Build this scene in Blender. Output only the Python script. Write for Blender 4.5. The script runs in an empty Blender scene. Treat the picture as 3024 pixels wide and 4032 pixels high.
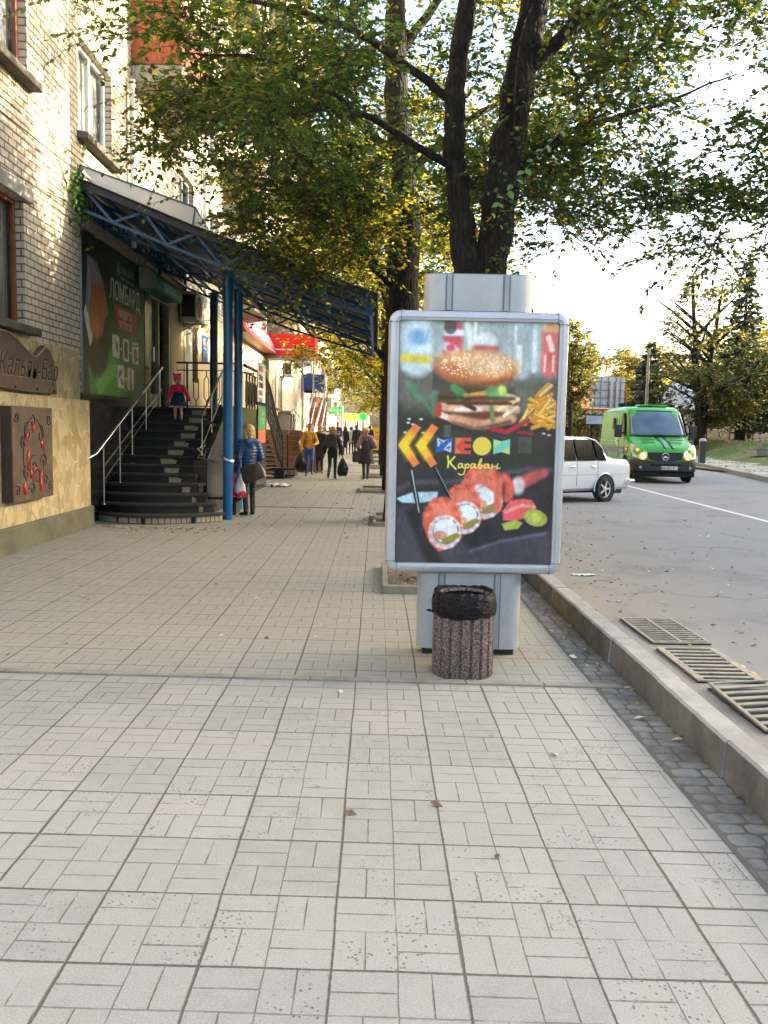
import bpy, math, random
import numpy as np
from mathutils import Vector, Matrix
R_ = math.radians
random.seed(7); RNG = np.random.default_rng(7)
sc = bpy.context.scene
COL = sc.collection

# ------------------------------------------------------------------ camera
cam_d = bpy.data.cameras.new('camera'); cam = bpy.data.objects.new('camera', cam_d); COL.objects.link(cam)
PITCH, YAW, ROLL = R_(5.53), math.atan(33.3/3370), R_(1.1)
fw = Vector((math.sin(YAW)*math.cos(PITCH), math.cos(YAW)*math.cos(PITCH), -math.sin(PITCH)))
rt = Vector((math.cos(YAW), -math.sin(YAW), 0)); up = rt.cross(fw)
r2 = rt*math.cos(ROLL) + up*math.sin(ROLL); u2 = up*math.cos(ROLL) - rt*math.sin(ROLL)
mw = Matrix((r2, u2, -fw)).transposed().to_4x4(); mw.translation = Vector((0, 0, 1.618))
cam.matrix_world = mw
cam_d.sensor_fit = 'VERTICAL'; cam_d.sensor_height = 36; cam_d.lens = 36*3370/4032
cam_d.clip_start = 0.05; cam_d.clip_end = 3000
sc.camera = cam
# ------------------------------------------------------------------ sky, sun, exposure
SUN_EL, SUN_AZ = R_(15), R_(74)           # azimuth measured from +Y (along the street) towards +X
w = bpy.data.worlds.new('World'); sc.world = w; w.use_nodes = True
nt = w.node_tree; bg = nt.nodes['Background']
sky = nt.nodes.new('ShaderNodeTexSky'); sky.sky_type = 'NISHITA'; sky.sun_disc = False
sky.sun_elevation = SUN_EL; sky.sun_rotation = SUN_AZ
sky.air_density = 1.0; sky.dust_density = 5.0; sky.ozone_density = 1.0; sky.altitude = 60
nt.links.new(sky.outputs[0], bg.inputs[0]); bg.inputs[1].default_value = 0.15
sl = bpy.data.lights.new('sun', 'SUN'); sl.energy = 3.4; sl.angle = R_(0.6); sl.color = (1.0, 0.86, 0.64)
so = bpy.data.objects.new('sun', sl); COL.objects.link(so)
sd = Vector((math.sin(SUN_AZ)*math.cos(SUN_EL), math.cos(SUN_AZ)*math.cos(SUN_EL), math.sin(SUN_EL)))
so.rotation_euler = sd.to_track_quat('Z', 'Y').to_euler(); so.location = (30, 30, 40)
sc.view_settings.view_transform = 'Standard'; sc.view_settings.look = 'None'
sc.view_settings.exposure = 2.6; sc.view_settings.gamma = 1.0
sc.render.engine = 'CYCLES'
sc.cycles.use_denoising = True
sc.cycles.max_bounces = 6; sc.cycles.diffuse_bounces = 3; sc.cycles.glossy_bounces = 3
sc.cycles.transmission_bounces = 4; sc.cycles.transparent_max_bounces = 12
sc.cycles.caustics_reflective = False; sc.cycles.caustics_refractive = False

# ------------------------------------------------------------------ helpers: properties
def tag(o, label=None, cat=None, group=None, kind=None):
    if label: o['label'] = label
    if cat: o['category'] = cat
    if group: o['group'] = group
    if kind: o['kind'] = kind
    return o
def thing(name, label, cat, loc=(0, 0, 0), rz=0.0, group=None):
    o = bpy.data.objects.new(name, None); COL.objects.link(o)
    o.empty_display_size = .2
    o.location = loc; o.rotation_euler = (0, 0, rz)
    return tag(o, label, cat, group)
def dup(root, loc=None, rz=None, label=None, group=None, scale=None):
    r = root.copy(); COL.objects.link(r)
    if loc is not None: r.location = loc
    if rz is not None: r.rotation_euler = (0, 0, rz)
    if scale is not None: r.scale = (scale,)*3
    if label: r['label'] = label
    if group: r['group'] = group
    for ch in list(root.children):
        c = ch.copy(); COL.objects.link(c); c.parent = r
        for g in list(ch.children):
            d = g.copy(); COL.objects.link(d); d.parent = c
    return r

# ------------------------------------------------------------------ helpers: meshes
class MB:
    def __init__(s): s.v = []; s.f = []; s.m = []; s.T = None
    def add(s, vs, fs, mi=0):
        n = len(s.v)
        if s.T is not None: vs = [s.T @ Vector(q) for q in vs]
        s.v.extend([tuple(q) for q in vs]); s.f.extend([tuple(i+n for i in f) for f in fs]); s.m.extend([mi]*len(fs))
        return s
    def box(s, x0, x1, y0, y1, z0, z1, mi=0):
        x0, x1 = min(x0, x1), max(x0, x1); y0, y1 = min(y0, y1), max(y0, y1); z0, z1 = min(z0, z1), max(z0, z1)
        return s.add([(x0,y0,z0),(x1,y0,z0),(x1,y1,z0),(x0,y1,z0),(x0,y0,z1),(x1,y0,z1),(x1,y1,z1),(x0,y1,z1)],
                     [(0,3,2,1),(4,5,6,7),(0,1,5,4),(1,2,6,5),(2,3,7,6),(3,0,4,7)], mi)
    def quad(s, a, b, c, d, mi=0): return s.add([a, b, c, d], [(0, 1, 2, 3)], mi)
    def beam(s, p, q, w, h=None, mi=0, upv=(0, 0, 1)):
        h = h or w; p = Vector(p); q = Vector(q); d = (q-p).normalized(); u = Vector(upv)
        if abs(d.dot(u)) > .98: u = Vector((0, 1, 0)) if abs(d.y) < .9 else Vector((1, 0, 0))
        a = d.cross(u).normalized()*w/2; b = a.cross(d).normalized()*h/2
        vs = [p-a-b, p+a-b, p+a+b, p-a+b, q-a-b, q+a-b, q+a+b, q-a+b]
        return s.add(vs, [(0,3,2,1),(4,5,6,7),(0,1,5,4),(1,2,6,5),(2,3,7,6),(3,0,4,7)], mi)
    def tube(s, pts, r, n=8, mi=0, cap=True, sx=1.0, side=None):
        pts = [Vector(p) for p in pts]; k = len(pts)
        rs = r if isinstance(r, (list, tuple)) else [r]*k
        vs = []; fs = []; prev = None
        for i, p in enumerate(pts):
            d = (pts[min(i+1, k-1)] - pts[max(i-1, 0)]).normalized()
            if prev is None:
                a = Vector(side) if side is not None else (Vector((0, 0, 1)) if abs(d.z) < .9 else Vector((1, 0, 0)))
            else: a = prev
            a = (a - d*a.dot(d)); a = a.normalized() if a.length > 1e-6 else d.orthogonal().normalized()
            prev = a; b = d.cross(a)
            for j in range(n):
                t = 2*math.pi*j/n; vs.append(p + (a*math.cos(t)*sx + b*math.sin(t))*rs[i])
        for i in range(k-1):
            for j in range(n):
                j2 = (j+1) % n; fs.append((i*n+j, i*n+j2, (i+1)*n+j2, (i+1)*n+j))
        if cap: fs.append(tuple(range(n))[::-1]); fs.append(tuple((k-1)*n+j for j in range(n)))
        return s.add(vs, fs, mi)
    def lathe(s, prof, n=24, o=(0, 0, 0), mi=0, axis='Z', cap=True):
        vs = []; k = len(prof); fs = []
        for r, z in prof:
            for j in range(n):
                t = 2*math.pi*j/n; c, q = r*math.cos(t), r*math.sin(t)
                p = {'Z': (c, q, z), 'X': (z, c, q), 'Y': (q, z, c)}[axis]
                vs.append((p[0]+o[0], p[1]+o[1], p[2]+o[2]))
        for i in range(k-1):
            for j in range(n):
                j2 = (j+1) % n; fs.append((i*n+j, i*n+j2, (i+1)*n+j2, (i+1)*n+j))
        if cap: fs.append(tuple(range(n))[::-1]); fs.append(tuple((k-1)*n+j for j in range(n)))
        return s.add(vs, fs, mi)
    def prism(s, poly, h0, h1, plane='XY', mi=0):
        """poly in a plane, pushed from h0 to h1 along the third axis"""
        def P(a, b, h): return {'XY': (a, b, h), 'XZ': (a, h, b), 'YZ': (h, a, b)}[plane]
        n = len(poly)
        vs = [P(a, b, h0) for a, b in poly] + [P(a, b, h1) for a, b in poly]
        fs = [tuple(range(n))[::-1], tuple(range(n, 2*n))] + [(i, (i+1) % n, n+(i+1) % n, n+i) for i in range(n)]
        return s.add(vs, fs, mi)
    def build(s, name, mats, parent=None, smooth=None, bevel=0, seg=2, loc=None, fixn=True):
        me = bpy.data.meshes.new(name); me.from_pydata(s.v, [], s.f)
        if not isinstance(mats, (list, tuple)): mats = [mats]
        for m in mats: me.materials.append(m)
        if len(mats) > 1: me.polygons.foreach_set('material_index', s.m)
        me.validate(); me.update()
        if fixn:
            import bmesh
            bm = bmesh.new(); bm.from_mesh(me); bmesh.ops.recalc_face_normals(bm, faces=bm.faces); bm.to_mesh(me); bm.free()
        o = bpy.data.objects.new(name, me); COL.objects.link(o)
        if bevel:
            md = o.modifiers.new('bevel', 'BEVEL'); md.width = bevel; md.segments = seg; md.limit_method = 'ANGLE'; md.angle_limit = R_(35)
        if smooth is not None:
            me.polygons.foreach_set('use_smooth', [True]*len(me.polygons)); me.set_sharp_from_angle(angle=R_(smooth))
        if parent is not None: o.parent = parent
        if loc is not None: o.location = loc
        return o
def np_mesh(name, V, F, mats, midx=None, parent=None, smooth=False):
    """fast mesh: V (n,3), F (m,k) all faces with k corners"""
    me = bpy.data.meshes.new(name); V = np.ascontiguousarray(V, np.float32); F = np.ascontiguousarray(F, np.int32); m, k = F.shape
    me.vertices.add(len(V)); me.vertices.foreach_set('co', V.ravel())
    me.loops.add(m*k); me.loops.foreach_set('vertex_index', F.ravel())
    me.polygons.add(m); me.polygons.foreach_set('loop_start', np.arange(0, m*k, k, dtype=np.int32))
    if not isinstance(mats, (list, tuple)): mats = [mats]
    for q in mats: me.materials.append(q)
    if midx is not None: me.polygons.foreach_set('material_index', np.asarray(midx, np.int32))
    if smooth: me.polygons.foreach_set('use_smooth', np.ones(m, bool))
    me.update(calc_edges=True); me.validate()
    o = bpy.data.objects.new(name, me); COL.objects.link(o)
    if parent is not None: o.parent = parent
    return o
def text(name, body, size, mat, origin, xdir=(1, 0, 0), ydir=(0, 0, 1), parent=None, depth=.002, sx=1.0, align='LEFT', bold=0.0, shear=0.0):
    c = bpy.data.curves.new('txt', 'FONT'); c.body = body; c.size = size; c.extrude = depth; c.align_x = align; c.offset = bold; c.shear = shear
    o = bpy.data.objects.new('txt', c); COL.objects.link(o); bpy.context.view_layer.update()
    me = bpy.data.meshes.new_from_object(o.evaluated_get(bpy.context.evaluated_depsgraph_get()))
    COL.objects.unlink(o); bpy.data.objects.remove(o)
    X = Vector(xdir).normalized(); Y = Vector(ydir).normalized(); Z = X.cross(Y)
    me.transform(Matrix((X*sx, Y, Z)).transposed().to_4x4()); me.transform(Matrix.Translation(Vector(origin)))
    me.materials.clear(); me.materials.append(mat); me.name = name
    ob = bpy.data.objects.new(name, me); COL.objects.link(ob)
    if parent is not None: ob.parent = parent
    return ob

# ------------------------------------------------------------------ helpers: materials
def L(h):
    """sRGB 0-255 triple to linear"""
    return tuple((c/255/12.92 if c/255 <= .04045 else ((c/255+.055)/1.055)**2.4) for c in h)
class N:
    """small node-tree helper"""
    def __init__(s, name):
        s.mat = bpy.data.materials.new(name); s.mat.use_nodes = True; s.t = s.mat.node_tree; s.b = s.t.nodes['Principled BSDF']
        s.out = s.t.nodes['Material Output']
    def n(s, typ, props={}, **ins):
        nd = s.t.nodes.new(typ)
        for k, v in props.items(): setattr(nd, k, v)
        for k, v in ins.items():
            key = int(k[1:]) if k[0] == '_' else k
            s.set(nd.inputs[key], v)
        return nd
    def set(s, sock, v):
        if isinstance(v, bpy.types.NodeSocket): s.t.links.new(v, sock)
        elif isinstance(v, bpy.types.Node): s.t.links.new(v.outputs[0], sock)
        else:
            if sock.type == 'RGBA' and not isinstance(v, (int, float)) and len(v) == 3: v = (*v, 1)
            sock.default_value = v
    def m(s, op, a, b=0.0, c=None, clamp=False):
        nd = s.n('ShaderNodeMath', dict(operation=op, use_clamp=clamp)); s.set(nd.inputs[0], a); s.set(nd.inputs[1], b)
        if c is not None: s.set(nd.inputs[2], c)
        return nd.outputs[0]
    def mix(s, f, a, b, mode='MIX'):
        nd = s.n('ShaderNodeMix', dict(data_type='RGBA', blend_type=mode)); s.set(nd.inputs[0], f); s.set(nd.inputs[6], a); s.set(nd.inputs[7], b)
        return nd.outputs[2]
    def coords(s): return s.n('ShaderNodeTexCoord').outputs['Object']
    def noise(s, co, scale, detail=3, rough=.55, out=0):
        return s.n('ShaderNodeTexNoise', {}, Vector=co, Scale=scale, Detail=detail, Roughness=rough).outputs[out]
    def ramp(s, f, a, b, ca=(0, 0, 0), cb=(1, 1, 1)):
        nd = s.n('ShaderNodeValToRGB'); s.set(nd.inputs[0], f); e = nd.color_ramp.elements
        e[0].position = a; e[0].color = (*ca, 1); e[1].position = b; e[1].color = (*cb, 1)
        return nd.outputs[0]
    def bump(s, h, strength=.3, dist=.01):
        b = s.n('ShaderNodeBump', {}, Height=h, Strength=strength, Distance=dist); s.t.links.new(b.outputs[0], s.b.inputs['Normal'])
    def p(s, **k):
        for a, v in k.items(): s.set(s.b.inputs[a.replace('_', ' ')], v)
        return s.mat
_mc = {}
def M(name, col, rough=.6, metal=0.0, var=.18, vs=3.0, bump=.0, bs=60.0, dirt=.0, coat=0.0, spec=.5, emit=None, es=1.0):
    """plain painted / cast surface with uneven tone, fine grain and worn patches"""
    if name in _mc: return _mc[name]
    q = N(name); co = q.coords()
    f = q.noise(co, vs, 5, .6); lo = tuple(c*(1-var) for c in col); hi = tuple(min(1, c*(1+var)) for c in col)
    c = q.ramp(f, .3, .7, lo, hi)
    if dirt > 0:
        g = q.noise(co, vs*3.7, 6, .7); c = q.mix(q.m('MULTIPLY', q.ramp(g, .5, .75), dirt), c, tuple(x*.45+.01 for x in col))
    q.p(Base_Color=c, Roughness=rough, Metallic=metal, Coat_Weight=coat); q.b.inputs['Specular IOR Level'].default_value = spec
    r = q.noise(co, vs*5, 4); q.set(q.b.inputs['Roughness'], q.m('ADD', q.m('MULTIPLY', q.m('SUBTRACT', r, .5), .25), rough, clamp=True))
    if bump: q.bump(q.noise(co, bs, 4), bump, .004)
    if emit: q.p(Emission_Color=emit, Emission_Strength=es)
    _mc[name] = q.mat; return q.mat
def glass(name, tint=(.02, .03, .035), rough=.04):
    q = N(name); co = q.coords(); f = q.noise(co, 1.2, 3)
    q.p(Base_Color=q.ramp(f, .3, .7, tuple(c*.6 for c in tint), tuple(c*1.6 for c in tint)), Roughness=rough, Specular_IOR_Level=.9); return q.mat
# ================================================================== the ground
def pavement_mat(name, cell=.4, far=False):
    q = N(name); co = q.coords(); sp = q.n('ShaderNodeSeparateXYZ', {}, Vector=co)
    X0, Y0 = sp.outputs[0], sp.outputs[1]
    wob = q.noise(co, 1.7, 2); wob2 = q.noise(q.n('ShaderNodeVectorMath', dict(operation='ADD'), _0=co, _1=(7, 3, 1)).outputs[0], 1.3, 2)
    X = q.m('DIVIDE', q.m('ADD', q.m('ADD', X0, .11+20), q.m('MULTIPLY', q.m('SUBTRACT', wob, .5), .014)), cell)
    Y = q.m('DIVIDE', q.m('ADD', q.m('ADD', q.m('ADD', Y0, q.m('MULTIPLY', X0, .028)), 20-2.42+.0), q.m('MULTIPLY', q.m('SUBTRACT', wob2, .5), .014)), cell)
    def dist(u):  # distance to the nearest integer, in metres
        fr = q.m('FRACT', q.m('ADD', u, .5)); return q.m('ABSOLUTE', q.m('SUBTRACT', fr, .5))
    edge = q.noise(co, 45, 3); je = q.m('MULTIPLY', q.m('SUBTRACT', edge, .5), .006)
    def line(d, sc_, wdt, soft=.0035):
        dd = q.m('ADD', q.m('MULTIPLY', d, sc_), je)
        return q.m('SUBTRACT', 1.0, q.m('DIVIDE', q.m('SUBTRACT', dd, wdt), soft, clamp=True), clamp=True)
    ix, iy = q.m('FLOOR', X), q.m('FLOOR', Y)
    cell_v = q.n('ShaderNodeCombineXYZ', {}, X=ix, Y=iy).outputs[0]
    wn = q.n('ShaderNodeTexWhiteNoise', dict(noise_dimensions='2D'), Vector=cell_v); rv, rc = wn.outputs['Value'], wn.outputs['Color']
    rs = q.n('ShaderNodeSeparateColor', {}, Color=rc)
    bw = q.m('ADD', .0012, q.m('MULTIPLY', q.ramp(q.noise(co, 1.1, 3), .42, .66), .0032))      # some joints are wider
    bold = q.m('MAXIMUM', line(dist(X), cell, bw), line(dist(Y), cell, bw))
    X2, Y2 = q.m('MULTIPLY', X, 2), q.m('MULTIPLY', Y, 2)
    mid = q.m('MAXIMUM', line(dist(X2), cell/2, .0006), line(dist(Y2), cell/2, .0006))
    par = q.m('MODULO', q.m('ADD', q.m('FLOOR', X2), q.m('FLOOR', Y2)), 2)
    hx = line(dist(q.m('ADD', X2, .5)), cell/2, .0005); hy = line(dist(q.m('ADD', Y2, .5)), cell/2, .0005)
    split = q.m('ADD', q.m('MULTIPLY', par, hy), q.m('MULTIPLY', q.m('SUBTRACT', 1.0, par), hx))
    worn = q.ramp(q.noise(co, 4.5, 4), .34, .5)
    small = q.m('MULTIPLY', q.m('MAXIMUM', q.m('MULTIPLY', mid, .7), split), worn)
    ln = q.m('MAXIMUM', q.m('MULTIPLY', bold, .88), q.m('MULTIPLY', small, .85), clamp=True)
    # colour
    big = q.noise(co, .45, 4, .6); mott = q.noise(co, 9, 5, .65); fine = q.noise(co, 160, 3, .6)
    a, b = (.20, .212, .192), (.262, .274, .25)
    base = q.mix(q.ramp(rv, .15, .85), a, b)
    base = q.mix(q.m('MULTIPLY', rs.outputs[0], .35), base, (.345, .315, .26))
    base = q.mix(q.m('MULTIPLY', q.m('GREATER_THAN', rs.outputs[2], .78), .22), base, (.39, .375, .33))
    base = q.mix(q.m('MULTIPLY', q.ramp(big, .40, .66), .6), base, (.235, .235, .205))
    base = q.mix(q.ramp(mott, .30, .78), q.mix(.75, base, (.30, .29, .27)), base)
    base = q.mix(q.m('MULTIPLY', q.ramp(fine, .40, .75), .35), base, (.55, .54, .50))
    far_ = q.m('DIVIDE', q.m('SUBTRACT', q.m('ADD', Y0, q.m('MULTIPLY', X0, .033)), 5.35), .1, clamp=True)   # the older, dustier course beyond the border
    base = q.mix(q.m('MULTIPLY', far_, .5), base, (.285, .275, .225))
    # sand washed up round the foot of the board and along the house wall
    dx_, dy_ = q.m('SUBTRACT', X0, .72), q.m('SUBTRACT', Y0, 6.1); dr = q.m('SQRT', q.m('ADD', q.m('MULTIPLY', dx_, dx_), q.m('MULTIPLY', q.m('MULTIPLY', dy_, dy_), 2.4)))
    sand = q.m('SUBTRACT', 1.0, q.ramp(q.m('ADD', dr, q.m('MULTIPLY', q.m('SUBTRACT', q.noise(co, 3.5, 5, .65), .5), 1.3)), .35, .85), clamp=True)
    base = q.mix(q.m('MULTIPLY', sand, .6), base, (.29, .245, .175))
    # pits on a few worn slabs
    vo = q.n('ShaderNodeTexVoronoi', {}, Vector=co, Scale=48.0, Randomness=1.0)
    pit = q.m('MULTIPLY', q.m('SUBTRACT', 1.0, q.ramp(vo.outputs['Distance'], .16, .26)), q.ramp(q.noise(co, 3.1, 4, .7), .47, .62))
    pit = q.m('MULTIPLY', pit, q.ramp(rs.outputs[2], .35, .75))
    base = q.mix(q.m('MULTIPLY', pit, .75), base, (.13, .12, .105))
    vs_ = q.n('ShaderNodeTexVoronoi', {}, Vector=co, Scale=2.1, Randomness=1.0)
    spot = q.m('SUBTRACT', 1.0, q.ramp(q.m('ADD', vs_.outputs['Distance'], q.m('MULTIPLY', mott, .03)), .045, .06))
    base = q.mix(q.m('MULTIPLY', spot, .35), base, (.10, .095, .085))
    lc = q.mix(bold, (.17, .155, .125), (.085, .075, .058))
    ck = q.n('ShaderNodeTexVoronoi', dict(feature='DISTANCE_TO_EDGE'), Vector=q.n('ShaderNodeVectorMath', dict(operation='ADD'), _0=co, _1=q.n('ShaderNodeTexNoise', {}, Vector=co, Scale=9.0, Detail=4.0).outputs[1]).outputs[0], Scale=1.3)
    crk = q.m('MULTIPLY', q.m('SUBTRACT', 1.0, q.ramp(ck.outputs[0], .006, .018)), q.m('MULTIPLY', q.m('GREATER_THAN', rs.outputs[0], .955), q.ramp(q.noise(co, 1.9, 2), .5, .56)))
    base = q.mix(q.m('MULTIPLY', crk, .65), base, (.10, .09, .07))
    col = q.mix(q.m('MULTIPLY', ln, .98), base, lc)
    q.p(Base_Color=col, Roughness=.86); q.b.inputs['Specular IOR Level'].default_value = .25
    tilt = q.m('ADD', q.m('MULTIPLY', q.m('SUBTRACT', rs.outputs[0], .5), q.m('FRACT', X)), q.m('MULTIPLY', q.m('SUBTRACT', rs.outputs[1], .5), q.m('FRACT', Y)))
    h = q.m('SUBTRACT', q.m('ADD', q.m('MULTIPLY', tilt, .5), q.m('ADD', q.m('MULTIPLY', fine, .12), q.m('MULTIPLY', mott, .3))), q.m('ADD', q.m('MULTIPLY', ln, 1.0), q.m('MULTIPLY', pit, .7)))
    q.bump(h, .8, .012)
    return q.mat
PAVE = pavement_mat('paving slabs')
def asphalt_mat():
    q = N('worn asphalt'); co = q.coords(); sp = q.n('ShaderNodeSeparateXYZ', {}, Vector=co)
    fine = q.noise(co, 95, 4, .8); mid = q.noise(co, 14, 5, .65); big = q.noise(co, .35, 4, .6)
    c = q.ramp(fine, .3, .72, (.15, .156, .164), (.30, .308, .315))
    c = q.mix(q.m('MULTIPLY', q.ramp(big, .35, .7), .4), c, (.185, .192, .20))
    # pale dust gathered along the kerb
    d = q.m('SUBTRACT', 1.0, q.m('DIVIDE', q.m('SUBTRACT', q.m('ADD', sp.outputs[0], q.m('MULTIPLY', q.m('SUBTRACT', big, .5), 3.4)), 1.6), 2.0, clamp=True), clamp=True)
    c = q.mix(q.m('MULTIPLY', d, .68), c, (.29, .255, .20))
    pat = q.ramp(q.noise(q.n('ShaderNodeVectorMath', dict(operation='ADD'), _0=co, _1=(3, 9, 0)).outputs[0], .8, 5, .7), .52, .64)
    c = q.mix(q.m('MULTIPLY', pat, .35), c, (.11, .11, .115))
    ck = q.n('ShaderNodeTexVoronoi', dict(feature='DISTANCE_TO_EDGE'), Vector=q.n('ShaderNodeVectorMath', dict(operation='ADD'), _0=co, _1=q.n('ShaderNodeTexNoise', {}, Vector=co, Scale=1.4, Detail=4.0).outputs[1]).outputs[0], Scale=.33)
    crack = q.m('MULTIPLY', q.m('SUBTRACT', 1.0, q.ramp(ck.outputs[0], .004, .011)), q.ramp(q.noise(co, .5, 2), .5, .6))
    c = q.mix(q.m('MULTIPLY', crack, .45), c, (.06, .06, .055))
    q.p(Base_Color=c, Roughness=.9); q.b.inputs['Specular IOR Level'].default_value = .2
    q.bump(q.m('ADD', fine, mid), .5, .006); return q.mat
ASPH = asphalt_mat()
def concrete(name, col, gr=90, var=.3):
    q = N(name); co = q.coords(); f = q.noise(co, gr, 4, .7); b = q.noise(co, 3.2, 5, .65); st = q.noise(q.n('ShaderNodeVectorMath', dict(operation='MULTIPLY'), _0=co, _1=(14, 14, 2)).outputs[0], 1, 4)
    c = q.ramp(b, .3, .72, tuple(x*(1-var) for x in col), tuple(min(1, x*(1+var*.6)) for x in col))
    c = q.mix(q.m('MULTIPLY', q.ramp(f, .5, .72), .4), c, tuple(x*.5 for x in col))
    c = q.mix(q.m('MULTIPLY', q.ramp(st, .55, .75), .3), c, tuple(x*.45 for x in col))
    q.p(Base_Color=c, Roughness=.9); q.bump(q.m('ADD', f, q.m('MULTIPLY', b, 2)), .7, .008); return q.mat
KERB = concrete('weathered kerb concrete', (.36, .35, .315))
KERB2 = concrete('fresh cut border concrete', (.27, .245, .20))
DIRT = concrete('dry trodden earth', (.20, .16, .115), 40, .4)
def grass_mat():
    q = N('park grass'); co = q.coords(); a = q.noise(co, 1.1, 4); b = q.noise(co, 30, 4, .7)
    c = q.ramp(b, .3, .7, (.035, .095, .012), (.10, .20, .025)); c = q.mix(q.ramp(a, .45, .62), c, (.20, .155, .07))
    q.p(Base_Color=c, Roughness=.95); q.bump(b, 1, .05); return q.mat
GRASS = grass_mat()

def grid(name, x0, x1, y0, y1, nx, ny, zf, mat, kind='structure'):
    xs = np.linspace(x0, x1, nx+1); ys = np.linspace(y0, y1, ny+1); XX, YY = np.meshgrid(xs, ys)
    V = np.stack([XX.ravel(), YY.ravel(), np.vectorize(zf)(XX, YY).ravel()], 1)
    i = np.arange(nx)[None, :] + (nx+1)*np.arange(ny)[:, None]; i = i.ravel()
    F = np.stack([i, i+1, i+nx+2, i+nx+1], 1)
    return tag(np_mesh(name, V, F, mat, smooth=True), kind=kind)
def fkerb(y):                                    # inner line of the far kerb: it swings away from the street
    return 12.77 + (y-27.8)*.198 if y < 60 else 19.15 + (y-60)*.05
def ss(t): t = max(0, min(1, t)); return t*t*(3-2*t)
def bank(x, y):
    return .29 + 1.0*ss((y-34)/26)*ss((x-fkerb(y)-1)/5) + .03*math.sin(x*1.3+y*.7)
b = MB(); b.quad((-1500, -1500, -.06), (1500, -1500, -.06), (1500, 1500, -.06), (-1500, 1500, -.06)); tag(b.build('ground', DIRT), kind='structure')
b = MB()
b.quad((-4.72, -4, 0), (1.66, -4, 0), (1.66, 120, 0), (-4.72, 120, 0)); tag(b.build('pavement', PAVE), kind='structure')
# border course that crosses the pavement, a low lip
b = MB(); x = -4.4
for i in range(13):
    x1 = x + .5; y = 5.40 - .033*x; y2 = 5.40 - .033*x1
    dz = random.uniform(-.002, .002)
    b.add([(x+.003, y-.045, -.02), (x1-.003, y2-.045, -.02), (x1-.003, y2+.045, -.02), (x+.003, y+.045, -.02), (x+.003, y-.045, .016+dz), (x1-.003, y2-.045, .016+dz), (x1-.003, y2+.045, .012+dz), (x+.003, y+.045, .012+dz)],
          [(0,3,2,1),(4,5,6,7),(0,1,5,4),(1,2,6,5),(2,3,7,6),(3,0,4,7)]); x = x1
    if x > 1.25: break
tag(b.build('border_kerb', KERB2, bevel=.006), kind='structure')
b = MB()
for (ya, w_) in ((17.3, .05), (31.8, .06), (37.5, .05), (46, .06)):
    b.box(-4.4, -.45, ya, ya+w_, -.01, .012)
b.box(-.5, -.42, 31.9, 60, -.01, .03)
tag(b.build('pavement_edging', KERB2, bevel=.004), kind='structure')
# cobble strip along the kerb
COB = concrete('dark cobbles', (.215, .21, .19), 60, .6)
b = MB(); y = -.5
def cobble(b, x0, x1, y0, y1, h):
    cx, cy, a, c = (x0+x1)/2, (y0+y1)/2, (x1-x0)/2-.004, (y1-y0)/2-.004; rings = []
    for (s, z) in ((1, -.015), (1, h*.35), (.86, h*.8), (.5, h)):
        rings.append([(cx+a*s*math.copysign(abs(math.cos(t))**.55, math.cos(t)), cy+c*s*math.copysign(abs(math.sin(t))**.55, math.sin(t)), z) for t in [2*math.pi*(k+.5)/12 for k in range(12)]])
    vs = sum(rings, []); fs = [(i*12+j, i*12+(j+1) % 12, (i+1)*12+(j+1) % 12, (i+1)*12+j) for i in range(3) for j in range(12)] + [tuple(36+j for j in range(12))]
    b.add(vs, fs)
xa, xb = 1.43, 1.665
while y < 16:
    dy = random.uniform(.085, .11); cut = random.choice([.33, .5, .5, .66]); xm = xa+(xb-xa)*cut
    h = random.uniform(.007, .012)
    cobble(b, xa+random.uniform(-.01, .01), xm, y, y+dy, h); cobble(b, xm, xb, y, y+dy, random.uniform(.007, .012)); y += dy
tag(b.build('cobble_strip', COB, smooth=60, fixn=False), kind='structure')
b = MB(); b.quad((1.418, -4, .004), (1.67, -4, .004), (1.67, 16, .004), (1.418, 16, .004)); tag(b.build('cobble_bedding', M('dark joint sand', (.10, .095, .08), .95, vs=8)), kind='structure')
# kerb stones
def kz(y): return .19 if y < 6 else .19-.06*ss((y-6)/6)
b = MB(); y = -3.1
while y < 110:
    l = 1.0; dx = random.uniform(-.008, .008); dz = random.uniform(-.006, .006); n = 16 if y < 14 else 1
    for k in range(n):
        ya, yb = y+l*k/n, y+l*(k+1)/n
        if k == n-1: yb -= .006
        j = lambda: random.uniform(-.0018, .0018) if n > 1 else 0
        ja, jb = (j0, j()) if k else (j(), j()); j0 = jb
        za, zb = kz(ya)+dz, kz(yb)+dz
        vs = [(1.66+dx, ya, -.05), (1.83+dx, ya, -.05), (1.83+dx, yb, -.05), (1.66+dx, yb, -.05),
              (1.675+dx+ja, ya, za-.012), (1.825+dx, ya, za-.01), (1.825+dx, yb, zb-.01), (1.675+dx+jb, yb, zb-.012),
              (1.69+dx+ja, ya, za), (1.81+dx, ya, za), (1.81+dx, yb, zb), (1.69+dx+jb, yb, zb)]
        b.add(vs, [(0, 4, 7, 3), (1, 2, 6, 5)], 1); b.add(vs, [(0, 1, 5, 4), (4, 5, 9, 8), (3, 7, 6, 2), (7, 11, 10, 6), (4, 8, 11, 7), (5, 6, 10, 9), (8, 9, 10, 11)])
    y += l
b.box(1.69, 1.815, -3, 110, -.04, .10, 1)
tag(b.build('kerb', [KERB, concrete('stained and shaded kerb face', (.15, .14, .115), 50, .5)], fixn=False), kind='structure')  # darker side faces: dirt, with the shade on them put into the colour
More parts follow.
